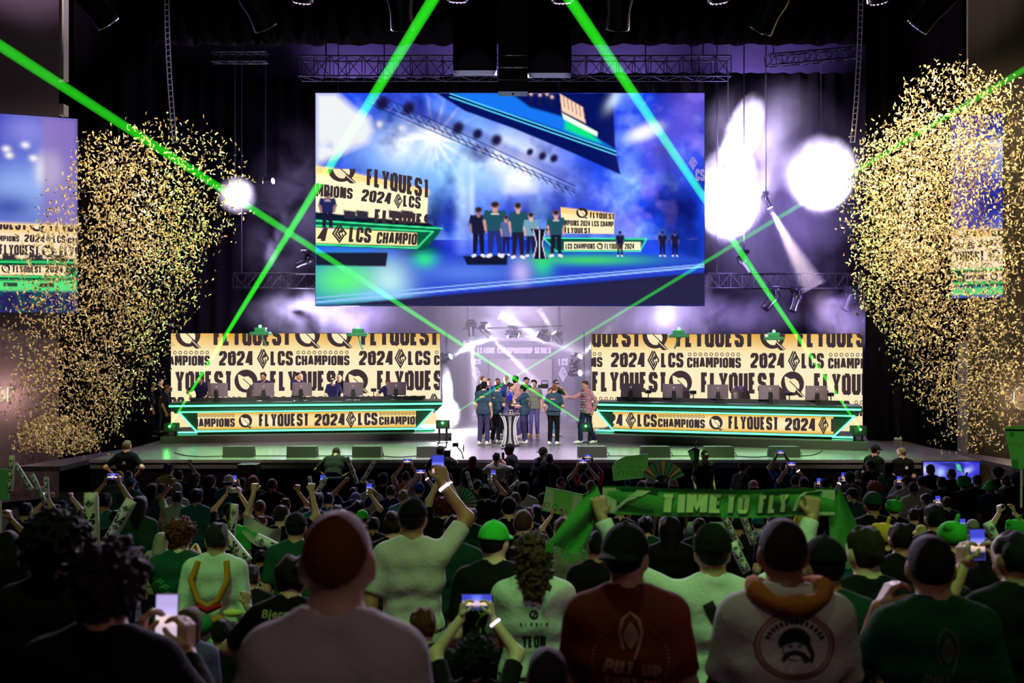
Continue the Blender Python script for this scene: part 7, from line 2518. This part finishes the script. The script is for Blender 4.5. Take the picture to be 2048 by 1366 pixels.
root = empty('shoulder_camera', o.location + Vector((.16, .30, 1.50 * s)), label='dark shoulder video camera with a raised viewfinder held by the operator in the bright haze', cat='camera')
MB().box((-.10, -.20, -.02), (.06, .22, .14), bev=.02).build('body', BLACK, root)
MB().tube([(-.02, .22, .06), (-.02, .36, .06)], [.045, .06], 14).build('lens', DARKM, root)
MB().box((.10, -.06, .20), (.24, .0, .29), bev=.01).tube([(.05, 0, .12), (.14, -.03, .21)], .012).build('viewfinder', BLACK, root)
MB().tube([(-.1, .1, .12), (0, .12, .24), (.16, .16, .22), (.30, .18, .05), (.34, .18, -.10)], .014, 8).tube([(.34, .18, .22), (.34, .18, .06)], .012).build('grip_arm', DARKM, root)
o, d, s = who('photographer in a white')
root = empty('photo_camera', o.location + Vector((.14, .30, 1.52 * s)), label='black camera with a long flash aimed by the photographer in the white jersey', cat='camera')
MB().box((-.07, -.03, -.05), (.07, .04, .05), bev=.012).build('body', BLACK, root)
MB().tube([(0, .04, 0), (0, .16, 0)], [.035, .045], 12).build('lens', BLACK, root)
MB().box((-.03, -.03, .05), (.03, .03, .19), bev=.01).build('flash', DARKM, root)
o, d, s = who('white camera overhead')
hw = [hand_world(o, i)[0] for i in (0, 1)]
c = (hw[0] + hw[1]) / 2
root = empty('compact_camera', c, label='white compact camera held overhead beside the large cheering stick', cat='camera')
MB().box((-.06, -.02, -.035), (.06, .02, .035), bev=.01).build('body', WHITE, root)
MB().tube([(-.02, -.02, 0), (-.02, -.05, 0)], [.026, .022], 12).build('lens', CHROME, root)

# ------------------------------------------------------------------ phones
PH = display_mat('phone_pixels', 1.25)


def phone_obj(land, tint):
    r = empty('phone')
    w, h = (.15, .074) if land else (.074, .15)
    MB().box((-w / 2, -.0045, -h / 2), (w / 2, .0045, h / 2), bev=.004).build('case', BLACK, r)
    P = Paint(0, 0, 20, 20, 12, 12, C(60, 66, 190))
    if land:
        P.poly([(0, 9), (20, 9), (20, 14), (0, 14)], C(240, 200, 140), 1, 1)
        P.poly([(7, 0), (13, 0), (13, 7), (7, 7)], C(90, 110, 240), 1, 1.5)
        P.poly([(0, 15), (20, 15), (20, 20), (0, 20)], C(30, 26, 40), 1, 1)
        P.blob(10, 11, 3, 4, C(200, 180, 225))
    else:
        P.poly([(0, 6), (20, 6), (20, 9), (0, 9)], C(120, 130, 240), 1, 1)
        P.poly([(0, 9), (20, 9), (20, 14), (0, 14)], C(225, 190, 160), 1, 1)
        P.poly([(0, 14), (20, 14), (20, 20), (0, 20)], C(150, 130, 150) if tint else C(34, 30, 44), 1, 1)
    if tint == 2:
        P.mix(np.full(P.X.shape, .5), C(226, 205, 225))
    pl = lambda x, y, l: Vector(((x / 20 - .5) * w * .93, -.0050 - l, (.5 - y / 20) * h * .95))
    pixel_grid('display', pl, 0, 0, 20, 20, 12, 12, P.a, PH, r)
    return r


PHONES = {}


def phone(p, label, land=False, tint=0, rz=0., rx=-.12, scale=1.):
    k = (land, tint)
    o = phone_obj(land, tint) if k not in PHONES else copy_tree(PHONES[k])
    PHONES.setdefault(k, o)
    o.location, o.rotation_euler, o.scale = p, (rx, 0, rz), (scale,) * 3
    return tag(o, label, 'phone', 'phones raised in the crowd')


for label, (o, d, s) in people.items():
    words_ = label
    row = [r for r in exec_rows if r[11] == label][0]
    pose = row[3]
    if pose not in ('phone', 'photo', 'film', 'raise', 'raise_left') or 'poster' in label.replace('lower green poster', '') or 'white camera' in label or 'fist' in label or 'cheering stick' in label or 'raising an arm' in label or 'a raised arm' in label:
        continue
    if pose in ('phone', 'photo', 'film'):
        h0, h1 = hand_world(o, 0)[0], hand_world(o, 1)[0]
        p = (h0 + h1) / 2 + Vector((0, .01, .03 * s))
        land = pose == 'photo' and not ('red shirt' in label and 'front' not in label and False)
    else:
        i = 1 if pose == 'raise' else 0
        h, t_, dr = hand_world(o, i)
        p = h + dr * .03
        land = False
    big = 'large phone' in label
    short = ' '.join(label.split()[:12])
    sc_ = 1.0 if d < 5 else 1.15
    if pose == 'photo':
        sc_ *= max(1., (h1 - h0).length / .17)
    phone(p, 'phone of the ' + label.replace(', left one of a pair of raised phones', '').replace('white cap filming on a phone on the left', 'white cap on the left').replace('filming on a large phone in the bottom left', 'at the bottom left').replace(' looking up at a phone', '').replace('holding an upright bright phone right', 'right'), land, 2 if big else (1 if len(label) % 3 == 0 else 0), o.rotation_euler.z, -.1, sc_)

# ------------------------------------------------------------------ cheering sticks
STICKM = mat('white_film', C(214, 216, 208), .35, bump=.25, bscale=22)


def stick_mesh(L, r, text, n):
    """An inflated tube with flat welded ends and lettering running along it."""
    prof = [(0, r * .95, .004), (.02, r * 1.0, r * .35), (.07, r, r * .85), (.14, r, r), (.86, r, r), (.93, r, r * .85), (.98, r, r * .35), (1, r * .95, .004)]
    m = 16
    vs, fs = [], []
    for t, a, b in prof:
        for k in range(m):
            q = 2 * PI * k / m
            vs.append((a * math.cos(q), b * math.sin(q), L * t))
    for i in range(len(prof) - 1):
        for k in range(m):
            fs.append((i * m + k, i * m + (k + 1) % m, (i + 1) * m + (k + 1) % m, (i + 1) * m + k))
    fs += [tuple(range(m))[::-1], tuple(range((len(prof) - 1) * m, len(prof) * m))]
    mb = MB().add(vs, fs, 0, True)
    F = Flat()
    step = L * .8 / n
    for i in range(n):
        z0 = L * .90 - i * step                                # reads downwards along the tube
        F.words(text, 0, 0, 0, 0, quad=[(-r * .74, z0 - step * .32), (-r * .74, z0 - step * .98), (r * .74, z0 - step * .98), (r * .74, z0 - step * .32)])
        F.unit(emblem_series(), 0, 0, 0, 0, quad=[(-r * .6, z0 - step * .03), (-r * .6, z0 - step * .28), (r * .6, z0 - step * .28), (r * .6, z0 - step * .03)])
    F.onto(mb, lambda x, y, l: (x, -math.sqrt(max(1e-6, r * r - x * x)) - .002, y), 1)
    return mb.mesh('cheering_stick', [STICKM, INK])


STICKS = {}


def stick(p0, p1, r, label, text='LCS', n=2, grp='white cheering sticks'):
    """From the lower end p0 to the upper end p1."""
    v = Vector(p1) - Vector(p0)
    k = (round(v.length / r), text, n)
    if k not in STICKS:
        STICKS[k] = stick_mesh(1., 1. / k[0], text, n)
    o = link('cheering_stick', STICKS[k], None, p0, label=label, cat='cheering stick', group=grp)
    z = v.normalized()
    y = Vector((0, 1, 0)) - z * z.y
    y.normalize()
    x = y.cross(z)
    o.rotation_euler = Matrix((x, y, z)).transposed().to_euler()
    o.scale = (v.length,) * 3
    return o


def px_stick(x0, y0, x1, y1, d, wpx, label, text='LCS', n=2):
    return stick(at(x0, y0, d), at(x1, y1, d), wpx * d / FPX / 2, label, text, n)


for x0, y0, x1, y1, d, w, lb, tx, n in (
        (20, 985, 24, 911, 9.0, 11, 'upright white cheering stick at the left edge', 'LCS', 3), (64, 980, 30, 926, 12.0, 9, 'slanting white cheering stick touching the upright one at the left edge', 'LCS', 3),
        (90, 1006, 63, 948, 12.4, 10, 'white cheering stick leaning left above the big dark hair', 'LCS', 3), (95, 1000, 92, 953, 12.5, 9, 'short upright white cheering stick above the big dark hair', 'LCS', 2),
        (186, 1112, 182, 985, 8.0, 28, 'large upright white cheering stick beside the big dark hair', 'LCS', 2), (212, 1092, 263, 1000, 8.2, 23, 'large blurred white cheering stick slanting above the curly hair', 'LCS', 2),
        (462, 1078, 470, 1008, 9.5, 15, 'white cheering stick below the overhead camera', 'LCS', 1), (497, 1125, 448, 1066, 8.6, 22, 'wide white cheering stick slanting behind the white costume', 'LCS', 2),
        (566, 1101, 512, 1075, 8.4, 20, 'white cheering stick lettered LCS lying under the white and green flag', 'LCS', 1), (624, 990, 619, 952, 14.6, 8, 'upright white cheering stick left of the green-lit crew man', 'LCS', 1),
        (634, 990, 652, 955, 14.6, 9, 'leaning white cheering stick left of the green-lit crew man', 'LCS', 1), (715, 968, 694, 914, 15.8, 8, 'left white cheering stick of the V before the stage', 'LCS', 2),
        (723, 966, 750, 922, 15.8, 8, 'right white cheering stick of the V before the stage', 'LCS', 2), (944, 980, 933, 943, 15.8, 8, 'white cheering stick in front of the long red hair', 'LCS', 2),
        (992, 984, 977, 957, 15.4, 8, 'white cheering stick right of the raised phone at the centre', 'LCS', 2), (1020, 978, 1037, 961, 15.6, 7, 'white cheering stick above the grey beanie at the centre', 'LCS', 1),
        (1482, 1100, 1443, 1024, 6.6, 13, 'left green-lit cheering stick under the scarf', 'LCS', 3), (1508, 1090, 1482, 1022, 6.6, 13, 'right green-lit cheering stick under the scarf', 'LCS', 3),
        (1494, 1145, 1464, 1085, 6.0, 18, 'green-lit cheering stick right of the black cap under the scarf', 'LCS', 2), (2000, 1096, 1974, 1044, 8.4, 18, 'white cheering stick behind the green plush hats at the right', 'LCS', 1),
        (2044, 1330, 2006, 1240, 4.9, 34, 'white cheering stick with an eye mark at the bottom right', 'III', 1)):
    px_stick(x0, y0, x1, y1, d, w, lb, tx, n)

# ------------------------------------------------------------------ scarf held overhead
o, d, s = who('stretching the green scarf')
h0, h1 = hand_world(o, 0)[0], hand_world(o, 1)[0]
yS = (h0.y + h1.y) / 2 + .015
SG, SD, SW = mat('scarf_green', C(70, 150, 60), .9, bump=.4, bscale=120), mat('scarf_dark_green', C(14, 70, 26), .9, bump=.4, bscale=120), mat('scarf_white', C(190, 200, 160), .9, bump=.4, bscale=120)
SR = mat('scarf_red', C(110, 60, 50), .9)
root = empty('scarf', ((h0.x + h1.x) / 2, yS, (h0.z + h1.z) / 2), label='long green and white knitted scarf reading TIME TO FLY stretched above the crowd', cat='scarf')
xa, xb = at(1205, 0, yS).x - root.location.x, at(1668, 0, yS).x - root.location.x
za, zb = at(0, 1028, yS).z - root.location.z, at(0, 972, yS).z - root.location.z


def scarf_pt(u, v, l=0.):
    x = xa + (xb - xa) * u
    sag = -.012 * math.sin(PI * u)
    return (x, .014 * math.sin(u * 17) + .006 * math.sin(v * 6 + u * 9) - l, za + (zb - za) * v + sag - .010 * u)


n, m = 60, 10
mb = MB()
mb.add([scarf_pt(i / n, j / m) for j in range(m + 1) for i in range(n + 1)], [(j * (n + 1) + i, j * (n + 1) + i + 1, (j + 1) * (n + 1) + i + 1, (j + 1) * (n + 1) + i) for j in range(m) for i in range(n)], 0, True)
F = Flat()


def sub(poly, mi, ly=0):
    F.put(np.array(poly), [tuple(range(len(poly)))], mi, ly)


for a, b in ((.0, .30), (.30, .62), (.62, 1.0)):               # colour blocks in narrow strips so that they follow the cloth
    pass
def strip_block(u0, u1, v0, v1, mi, ly, k=14, slant=0.):
    for i in range(k):
        p, q = u0 + (u1 - u0) * i / k, u0 + (u1 - u0) * (i + 1) / k
        sub([(p, v0), (q, v0), (q + slant, v1), (p + slant, v1)], mi, ly)


strip_block(0, 1, .90, 1.0, 1, 0, 30)
strip_block(.06, .22, .14, .92, 1, 1, 8, .02)
strip_block(.66, .92, .12, .90, 1, 1, 12, .03)
strip_block(.92, 1.0, .05, .95, 2, 1, 4)
strip_block(.0, .06, .05, .95, 2, 1, 4)
for i in range(3):
    F.line([(.05 + .03 * i, .1 + .3 * i), (.10 + .03 * i, .5 + .1 * i), (.16 + .02 * i, .9)], .018, 2, 2)
F.line([(.83, .2), (.85, .7), (.88, .86), (.92, .9)], .014, 2, 2)
for x0, x1, t_ in ((.255, .505, 'TIME'), (.535, .625, 'TO'), (.665, .80, 'FLY')):
    for (ox, oy, mi, ly) in ((.004, -.035, 3, 3), (0, 0, 4, 4)):
        v, f, _ = glyphs(t_, .03)
        p = np.stack([x0 + v[:, 0] * (x1 - x0) + v[:, 1] * .008 + ox, .16 + v[:, 1] * .66 + oy], 1)
        F.put(p, f, mi, ly)
F.onto(mb, lambda u, v, l: scarf_pt(u, v, l), 0, lift=.0022)
LET = mat('scarf_letter', C(196, 214, 150), .9)
bodyo = mb.build('knit_band', [SG, SD, SW, INK, LET], root)
for sx, x0 in ((-1, xa), (1, xb)):                             # hanging ends with fringe
    mb = MB()
    n_, m_ = 8, 14
    P_ = []
    for j in range(m_ + 1):
        t = j / m_
        for i in range(n_ + 1):
            u = i / n_
            xw = .05 + .15 * t
            P_.append((x0 + sx * (.01 + .05 * t) + (u - .5) * xw + (-.12 * t if sx < 0 else .02 * t), .02 * math.sin(u * 9 + t * 4) + .01, zb - .02 - t * (.30 if sx < 0 else .34) + .03 * math.cos(u * 5)))
    w_ = n_ + 1
    mb.add(P_, [(j * w_ + i, j * w_ + i + 1, (j + 1) * w_ + i + 1, (j + 1) * w_ + i) for j in range(m_) for i in range(n_)], 0, True)
    for i in range(20):
        q = P_[m_ * w_ + min(n_, int(i / 20 * w_))]
        q = (q[0] + (i % 3 - 1) * .006, q[1], q[2])
        mb.tube([q, (q[0] + .004 * (i % 3 - 1), q[1] - .005, q[2] - .045)], .004, 5, 0)
    mb.build('hanging_end', [SG], root)

# ------------------------------------------------------------------ posters, flag and fans
PGREEN = mat('poster_green', C(120, 205, 110), .7, mottle=.1, bscale=8)
PGREEN2 = mat('poster_deep_green', C(60, 160, 70), .7)
PPALE = mat('poster_pale', C(190, 214, 180), .7)


def board(name, pts, d, label, fn=None, mats=(PGREEN, PGREEN2, PPALE, INK), cat='poster', pole=0.):
    P_ = [at(x, y, d) for x, y in pts]
    c = sum(P_, Vector()) / len(P_)
    root = empty(name, c, label=label, cat=cat)
    mb = MB().prism([p - c for p in P_], (0, .012, 0))
    recalc(mb.build('sheet', mats[0], root).data)
    if pole:
        x_ = max(p.x for p in P_) if pole > 0 else min(p.x for p in P_)
        z_ = min(p.z for p in P_)
        q = Vector(((min(p.x for p in P_) + max(p.x for p in P_)) / 2, P_[0].y + .02, z_)) - c
        MB().tube([q + Vector((0, 0, .3)), q - Vector((0, 0, abs(pole)))], .012, 8).build('handle', WHITE, root)
    if fn:
        F = Flat()
        fn(F)
        m2 = MB()
        F.onto(m2, lambda x, y, l: at(x, y, d) - c + Vector((0, -.002 - l, 0)), 0)
        m2.build('lettering', list(mats), root)
    return root


def p1(F):
    for k, x in enumerate((1239, 1259, 1281)):
        F.line(arc(x, 931, 4, 0, PI, 8), 1.4, 1)
    for k in range(7):
        F.line([(1233 + k * 9, 946 - (k % 2) * 5), (1238 + k * 9, 942), (1236 + k * 9, 952)], 1.5, 1)
    F.line([(1236, 925), (1262, 918), (1290, 914)], .8, 2)


board('poster', [(1227, 962), (1224, 935), (1232, 922), (1252, 912), (1296, 908), (1296, 955)], who('holding up the upper green')[1] + .12, 'green poster with one curved corner held up before the stage', p1)


def p2(F):
    F.put(np.array([(1087, 1018), (1104, 1022), (1108, 980), (1092, 977)]), [(0, 1, 2, 3)], 2)
    F.put(np.array([(1140, 1030), (1158, 1034), (1164, 992), (1148, 988)]), [(0, 1, 2, 3)], 2)
    F.line(arc(1094, 1010, 5, 0, 2 * PI, 12), 1.3, 1)
    F.line(arc(1111, 1013, 4.5, 0, 2 * PI, 12), 1.3, 1)
    for k in range(4):
        F.line([(1120 + k * 4, 1016 + k), (1122 + k * 4, 1022 + k)], 1.6, 1)
    F.line([(1100, 976), (1160, 989)], .8, 1)


board('poster', [(1084, 1021), (1158, 1038), (1167, 989), (1092, 974)], who('two-panelled')[1] + .3, 'green two-panelled poster with round emblems held up at the centre', p2)
board('poster', [(0, 1000), (17, 1000), (19, 939), (-20, 936), (-20, 1000)], 11.5, 'plain pale green poster cut by the left edge', None, (mat('poster_mint', C(110, 190, 130), .7),), pole=.4)


def p3(F):
    F.put(np.array(arc(2024, 868, 5, 0, 2 * PI, 10)[:-1]), [tuple(range(10))], 1)
    F.put(np.array([(2022, 938), (2036, 936), (2036, 919), (2024, 920)]), [(0, 1, 2, 3)], 1)
    F.line([(2010, 860), (2048, 860)], 3, 3)
    for k in range(5):
        F.line([(2016 + k * 7, 890 + 6 * (k % 2)), (2020 + k * 7, 884)], 1.2, 1)
    F.words('DON', 2018, 858, 2030, 853, 0)


board('poster', [(2026, 938), (2080, 938), (2080, 852), (2009, 853)], who('plush hat under the poster')[1] + .25, 'bright green drawn poster held up at the right edge', p3, pole=.45)


def flag(label, corners, d):
    a, b, c, e = [at(x, y, d) for x, y in corners]            # top left, top right, bottom right, bottom left
    o0 = (a + b + c + e) / 4
    root = empty('flag', o0, label=label, cat='flag')
    n_, m_ = 24, 12
    mb = MB()
    V_ = []
    for j in range(m_ + 1):
        for i in range(n_ + 1):
            u, v = i / n_, j / m_
            p = a * (1 - u) * (1 - v) + b * u * (1 - v) + c * u * v + e * (1 - u) * v - o0
            V_.append((p.x, p.y + .05 * math.sin(u * 6 + v * 2), p.z - .04 * math.sin(PI * u)))
    w_ = n_ + 1
    for j in range(m_):
        for i in range(n_):
            u, v = i / n_, j / m_
            mi = 1 if v > .52 - .12 * u + .25 * abs(u - .35) and v < .80 - .45 * u else 0
            mb.add([V_[j * w_ + i], V_[j * w_ + i + 1], V_[(j + 1) * w_ + i + 1], V_[(j + 1) * w_ + i]], [(0, 1, 2, 3)], mi, True)
    mb.build('cloth', [mat('flag_white', C(178, 190, 172), .8), mat('flag_green', C(60, 190, 100), .8)], root)
    return root


flag('white flag with a green wedge left of the bald man', [(487, 1028), (563, 1056), (556, 1096), (482, 1068)], 9.3)


def fan(px, py, rpx, a0, a1, d, label, cols, n=9):
    c = at(px, py, d)
    R_ = rpx * d / FPX
    root = empty('folding_fan', c, label=label, cat='fan', group='folding fans in the crowd')
    mb = MB()
    A = np.radians(np.linspace(a0, a1, 2 * n + 1))
    for i in range(2 * n):
        mi = (i // 2) % len(cols)
        z0, z1 = (.012 if i % 2 else -.012), (-.012 if i % 2 else .012)
        p = lambda r, a, z: (r * math.cos(a), z, r * math.sin(a))
        mb.add([p(R_ * .38, A[i], z0 * .4), p(R_ * .38, A[i + 1], z1 * .4), p(R_, A[i + 1], z1), p(R_, A[i], z0)], [(0, 1, 2, 3)], mi)
    mb.build('leaf', cols, root)
    for i in range(0, 2 * n + 1, 2):
        MB().tube([(0, -.012, 0), (R_ * .97 * math.cos(A[i]), -.012, R_ * .97 * math.sin(A[i]))], [.006, .004], 6).build('rib', BLACK, root)
    MB().ball((0, -.014, 0), .012, 8).build('pivot', BLACK, root)
    return root


FT, FO, FG = mat('fan_teal', C(60, 140, 120), .7), mat('fan_sand', C(190, 150, 110), .7), mat('fan_grey', C(110, 125, 120), .7)
fan(1326, 968, 46, 22, 158, 13.6, 'open fan of green and sand segments before the stage', [FT, FO, FG])
fan(916, 1010, 38, -5, 125, 13.4, 'grey-green open fan with black ribs behind the clapping person', [FG, FG, FG, FT, FT])
fan(1612, 1100, 1, 80, 100, 9, 'x', [FT]) if False else None
c = at(1391, 940, 11.5)
root = empty('closed_fan', c, label='half-closed black and green fan with a loop held up on a bare arm', cat='fan')
MB().prism([(-.01, 0, 0), (.03, 0, 0), (.05, 0, .24), (-.02, 0, .26), (-.09, 0, .22), (-.05, 0, .12)], (0, .02, 0)).build('leaf', BLACK, root)
MB().prism([(-.04, -.003, .1), (-.015, -.003, .12), (-.02, -.003, .23), (-.08, -.003, .21)], (0, .002, 0)).build('green_panel', PGREEN2, root)
MB().tube([(.0, 0, .25), (-.01, 0, .30), (.01, 0, .33), (.03, 0, .29), (.02, 0, .24)], .006, 6).build('loop', BLACK, root)

# ------------------------------------------------------------------ the team and the host on the stage
def stage_person(px, ytop, yfeet, rz, label, d=None, floor=ZS, **kw):
    d = d or FPX * (EYE - floor) / (yfeet - PCY)
    zt = EYE - (ytop - PCY) * d / FPX
    lean = POSES[kw.get('pose', 'stand')].get('lean', .03)
    tall = 1.726 + .01 - (.65 * (1 - math.cos(lean * 1.25)))
    s = max(.86, min(1.12, (zt - floor) / tall))
    kw.setdefault('h', .014)
    kw.setdefault('hh', .009)
    return person(Vector(((px - PCX) * d / FPX, d, floor)), rz, label, scale=s, face=True, **kw)


def name_print():
    F = Flat()
    F.line([(-.07, 1.33), (.07, 1.33)], .035)
    return F


TEAM = dict(sc='T', shoes='white', flat_mats=(ORANGEP,))
stage_person(967, 764, 890, -.35, 'player with thick dark hair in a teal jersey, leftmost of the team by the plinth', hair='thick', hc='k', pose='stand', tc='u', sk=1, flat=name_print(), **TEAM)
stage_person(991, 768, 886, -.9, 'player in a dark cap and teal jersey just left of the plinth', hair='cap', hc='d', pose='look', tc='d', sk=1, flat=name_print(), **TEAM)
stage_person(1018, 766, 886, -1.9, 'player in a violet-lit shirt leaning over the plinth from the left', hair='short', hc='B', pose='look', tc='d', sc='p', shoes='white', sk=1)
stage_person(1049, 770, 887, 1.2, 'player with long dark hair in a teal jersey right of the plinth', hair='thick', hc='k', pose='clap', tc='u', sk=1, flat=name_print(), **TEAM)
stage_person(1068, 760, 873, PI - .1, 'smiling man with dark beard-like shade in a sage T-shirt and blue jeans', hair='thick', hc='k', pose='stand', tc='p', sc='s', shoes='tan', sk=0)
stage_person(1107, 770, 890, -.35, 'player with reddish hair in a teal jersey reaching towards the host', hair='short', hc='a', pose='look', tc='k', sk=5, flat=name_print(), **TEAM)
stage_person(1110, 759, 872, PI + .4, 'camera man in a plum cap and dark top behind the reddish-haired player', hair='cap', hc='u', pose='camera', tc='l', sc='g', shoes='white', sk=0)
stage_person(1173, 762, 887, 2.25, 'host in a pink jacket and striped shirt holding out a hand', hair='side', hc='B', pose='shake', tc='n', sc='P', sleeve='long', shoes='white', sk=5)
stage_person(964, 752, 874, -2.2, 'tall man with cropped sandy hair behind the leftmost player', hair='buzz', hc='a', tc='k', sc='k', sk=1)
stage_person(977, 757, 866, -2.6, 'dark-haired man in black second from the left behind the team', hair='short', hc='k', tc='k', sc='d', sk=0)
stage_person(995, 756, 872, PI + .1, 'man with headphone-like dark hair facing the audience behind the team', hair='short', hc='k', tc='n', sc='b', sk=3)
stage_person(1013, 750, 864, PI - .3, 'tall bald man in navy in the middle behind the plinth', hair='bald', hc='k', tc='n', sc='n', sk=0)
stage_person(1031, 752, 878, .2, 'man with dark hair in a pale pink shirt hugging the team, back turned', hair='thick', hc='k', pose='hug', tc='p', sc='P', sleeve='long', shoes='white', sk=1)
stage_person(1051, 755, 871, PI + .3, 'dark-haired man in navy behind the right of the plinth', hair='thick', hc='k', pose='fold', tc='n', sc='n', sk=2)
o = [q for q in COL.objects if q.get('label', '').startswith('host in a pink')][0]
B = HELD[o.name]
me = surface(blend([cone((-.035, .11, 1.36), (.035, .11, 1.36), .055), cone((-.035, .118, 1.15), (.035, .118, 1.15), .062), cone((-.035, .13, .95), (.035, .13, .95), .064)], .04), (-.2, -.05, .86), (.2, .22, 1.45), .014)
mi = ((np.floor(me[0][me[1]].mean(1)[:, 2] / .028)) % 2).astype(int)
so = link('striped_shirt', prep(np_mesh('striped_shirt', [(me[0], me[1], mi)]), 2), o)
own(so, 0, cloth('w'))
own(so, 1, cloth('k'))
o = [q for q in COL.objects if q.get('label', '').startswith('camera man in a plum')][0]
root = empty('hand_camera', o.location + Vector((-.30, -.12, 1.45)), label='black hand-held video camera beside the reddish-haired player', cat='camera')
MB().box((-.12, -.08, -.06), (.1, .08, .08), bev=.02).build('body', BLACK, root)
MB().tube([(-.1, 0, .0), (-.2, 0, .0)], [.04, .055], 12).build('lens', BLACK, root)
MB().tube([(-.1, 0, .08), (-.08, 0, .16), (.08, 0, .16), (.1, 0, .08)], .014).build('handle', BLACK, root)

# players still at the left desk
for px, yt, lb, hair, hc, pose, back, sk in ((405, 751, 'player in a navy jersey bending over the left end of the left desk', 'thick', 'k', 'desk', 1.42, 0), (528, 745, 'player in a navy jersey looking down at the second monitor of the left desk', 'thick', 'b', 'look', 1.36, 2),
                                        (594, 744, 'bearded player in a navy jersey in profile at the third monitor of the left desk', 'short', 'k', 'look', 1.36, 0), (667, 753, 'player in navy with a dark cap at the fourth monitor of the left desk', 'cap', 'k', 'look', 1.36, 1),
                                        (679, 747, 'person in black behind the player with the dark cap', 'short', 'k', 'stand', 1.9, 0), (778, 772, 'seated player resting a hand on the face at the last monitor of the left desk', 'thick', 'r', 'desk', 1.42, 5)):
    base = DPL.at(px, 800, -back)
    rz = PI + (.9 if 'profile' in lb else 0)
    F = Flat()
    F.line([(-.075, 1.28), (.075, 1.28)], .022)
    F.line([(-.06, 1.35), (-.03, 1.352)], .010)
    F.line([(.03, 1.352), (.06, 1.35)], .010)
    o = stage_person(px, yt, 0, rz, lb, d=base.y, floor=RZT, hair=hair, hc=hc, pose=pose, sc='i' if 'black' not in lb else 'k', tc='k', sk=sk)
# crew at the sides
for px, yt, yf, rz, lb, hair, pose, sc, sk in ((1762, 768, 878, 1.0, 'crew member in a black polo standing right of the right display wall', 'side', 'fold', 'k', 1), (1796, 757, 880, .9, 'tall crew member in black at the far right behind the smoke wisp', 'side', 'fold', 'k', 1),
                                              (299, 768, 876, -1.0, 'crew person in black at the left end of the stage, nearest the confetti', 'short', 'stand', 'k', 0), (316, 756, 867, -1.2, 'crew person with a reddish face at the left end of the left display wall', 'short', 'fold', 'k', 0),
                                              (331, 770, 880, -1.4, 'crew person in dark clothes right beside the left display wall', 'cap', 'stand', 'd', 2), (1782, 775, 872, .8, 'crew person half hidden between two others right of the right display wall', 'short', 'stand', 'k', 0)):
    stage_person(px, yt, yf, rz, lb, hair=hair, hc='a' if 'right' in lb else 'k', pose=pose, sc=sc, tc='k', sk=sk, shoes='white' if px > 1700 else 'black')

# ------------------------------------------------------------------ gold confetti
GOLD = mat('gold_foil', C(250, 224, 160), .45, .1, sheen=0.)
lib = []
for i in range(6):
    L_, W_ = .066 + .02 * rng.random(), .024 + .008 * rng.random()
    b = .3 + .8 * rng.random()
    vs = []
    for k in range(4):
        t = k / 3 - .5
        vs += [(L_ * t, -W_ / 2, .022 * b * (t * t * 4 - .3)), (L_ * t, W_ / 2, .022 * b * (t * t * 4 - .3) + .006 * b * t)]
    lib.append((np.array(vs), [(2 * k, 2 * k + 2, 2 * k + 3, 2 * k + 1) for k in range(3)]))


def cloud(n, blobs):
    """Pixel and depth samples of a confetti cloud from weighted blobs (x, y, rx, ry, weight)."""
    w = np.array([b[4] for b in blobs])
    k = rng.choice(len(blobs), n, p=w / w.sum())
    B_ = np.array([b[:4] for b in blobs])[k]
    a, r = rng.random(n) * 2 * PI, np.sqrt(rng.random(n)) * (1 + .10 * rng.standard_normal(n))
    return B_[:, 0] + B_[:, 2] * r * np.cos(a), B_[:, 1] + B_[:, 3] * r * np.sin(a)


CL = [(330, 380, 165, 140, 11), (250, 450, 170, 140, 13), (210, 560, 190, 140, 14), (160, 680, 150, 150, 11), (140, 800, 120, 110, 10), (110, 880, 85, 50, 12), (300, 480, 110, 220, 7), (245, 720, 90, 120, 4), (200, 330, 60, 70, 2), (160, 940, 110, 40, 1.2)]
CR = [(1905, 235, 110, 110, 10), (1850, 330, 140, 110, 14), (1930, 420, 190, 150, 20), (1800, 420, 110, 140, 13), (1880, 560, 160, 140, 16), (1930, 700, 150, 130, 14), (1790, 540, 90, 110, 5), (1960, 800, 110, 90, 6), (1985, 260, 80, 110, 5), (1940, 900, 90, 40, .8)]
allv, allf, nv, singles = [], [], 0, []
for blobs, n, tag_ in ((CL, 10500, 'left'), (CR, 15500, 'right')):
    X_, Y_ = cloud(n, blobs)
    D_ = 19.5 + 5.2 * rng.random(n) ** .7
    for i in range(n):
        p = at(X_[i], Y_[i], D_[i])
        if p.z < (ZS + .1 if p.y > 22.8 else 1.9):
            continue
        # in front of the side walls
        pl = PL if tag_ == 'left' else PR
        if (Vector((p.x, p.y)) - pl.a).dot(pl.n) < .35:
            continue
        R_ = np.array(Euler(rng.random(3) * 6.28).to_matrix())
        v, f = lib[rng.integers(6)]
        if i % 72 == 0 and len(singles) < (150 if tag_ == 'left' else 300):
            singles.append((p, R_, int(rng.integers(6)), tag_))
            continue
        q = v @ R_.T + np.array(p)
        allv.append(q)
        allf += [tuple(j + nv for j in t) for t in f]
        nv += len(q)
me = bpy.data.meshes.new('confetti')
me.from_pydata(np.concatenate(allv).tolist(), [], allf)
me.materials.append(GOLD)
link('confetti', me, label='dense clouds of gold confetti slips falling at both sides of the stage', cat='confetti', kind='stuff')
slips = []
for v, f in lib:
    m_ = bpy.data.meshes.new('confetti_slip')
    m_.from_pydata(v.tolist(), [], f)
    m_.materials.append(GOLD)
    slips.append(m_)
for p, R_, k, tg in singles:
    o = link('confetti_slip', slips[k], None, p, label='small curled gold confetti slip drifting in the cloud on the %s' % tg, cat='confetti', group='gold confetti slips on the ' + tg)
    o.rotation_euler = Matrix(R_.tolist()).to_euler()
    o.scale = (1.15,) * 3
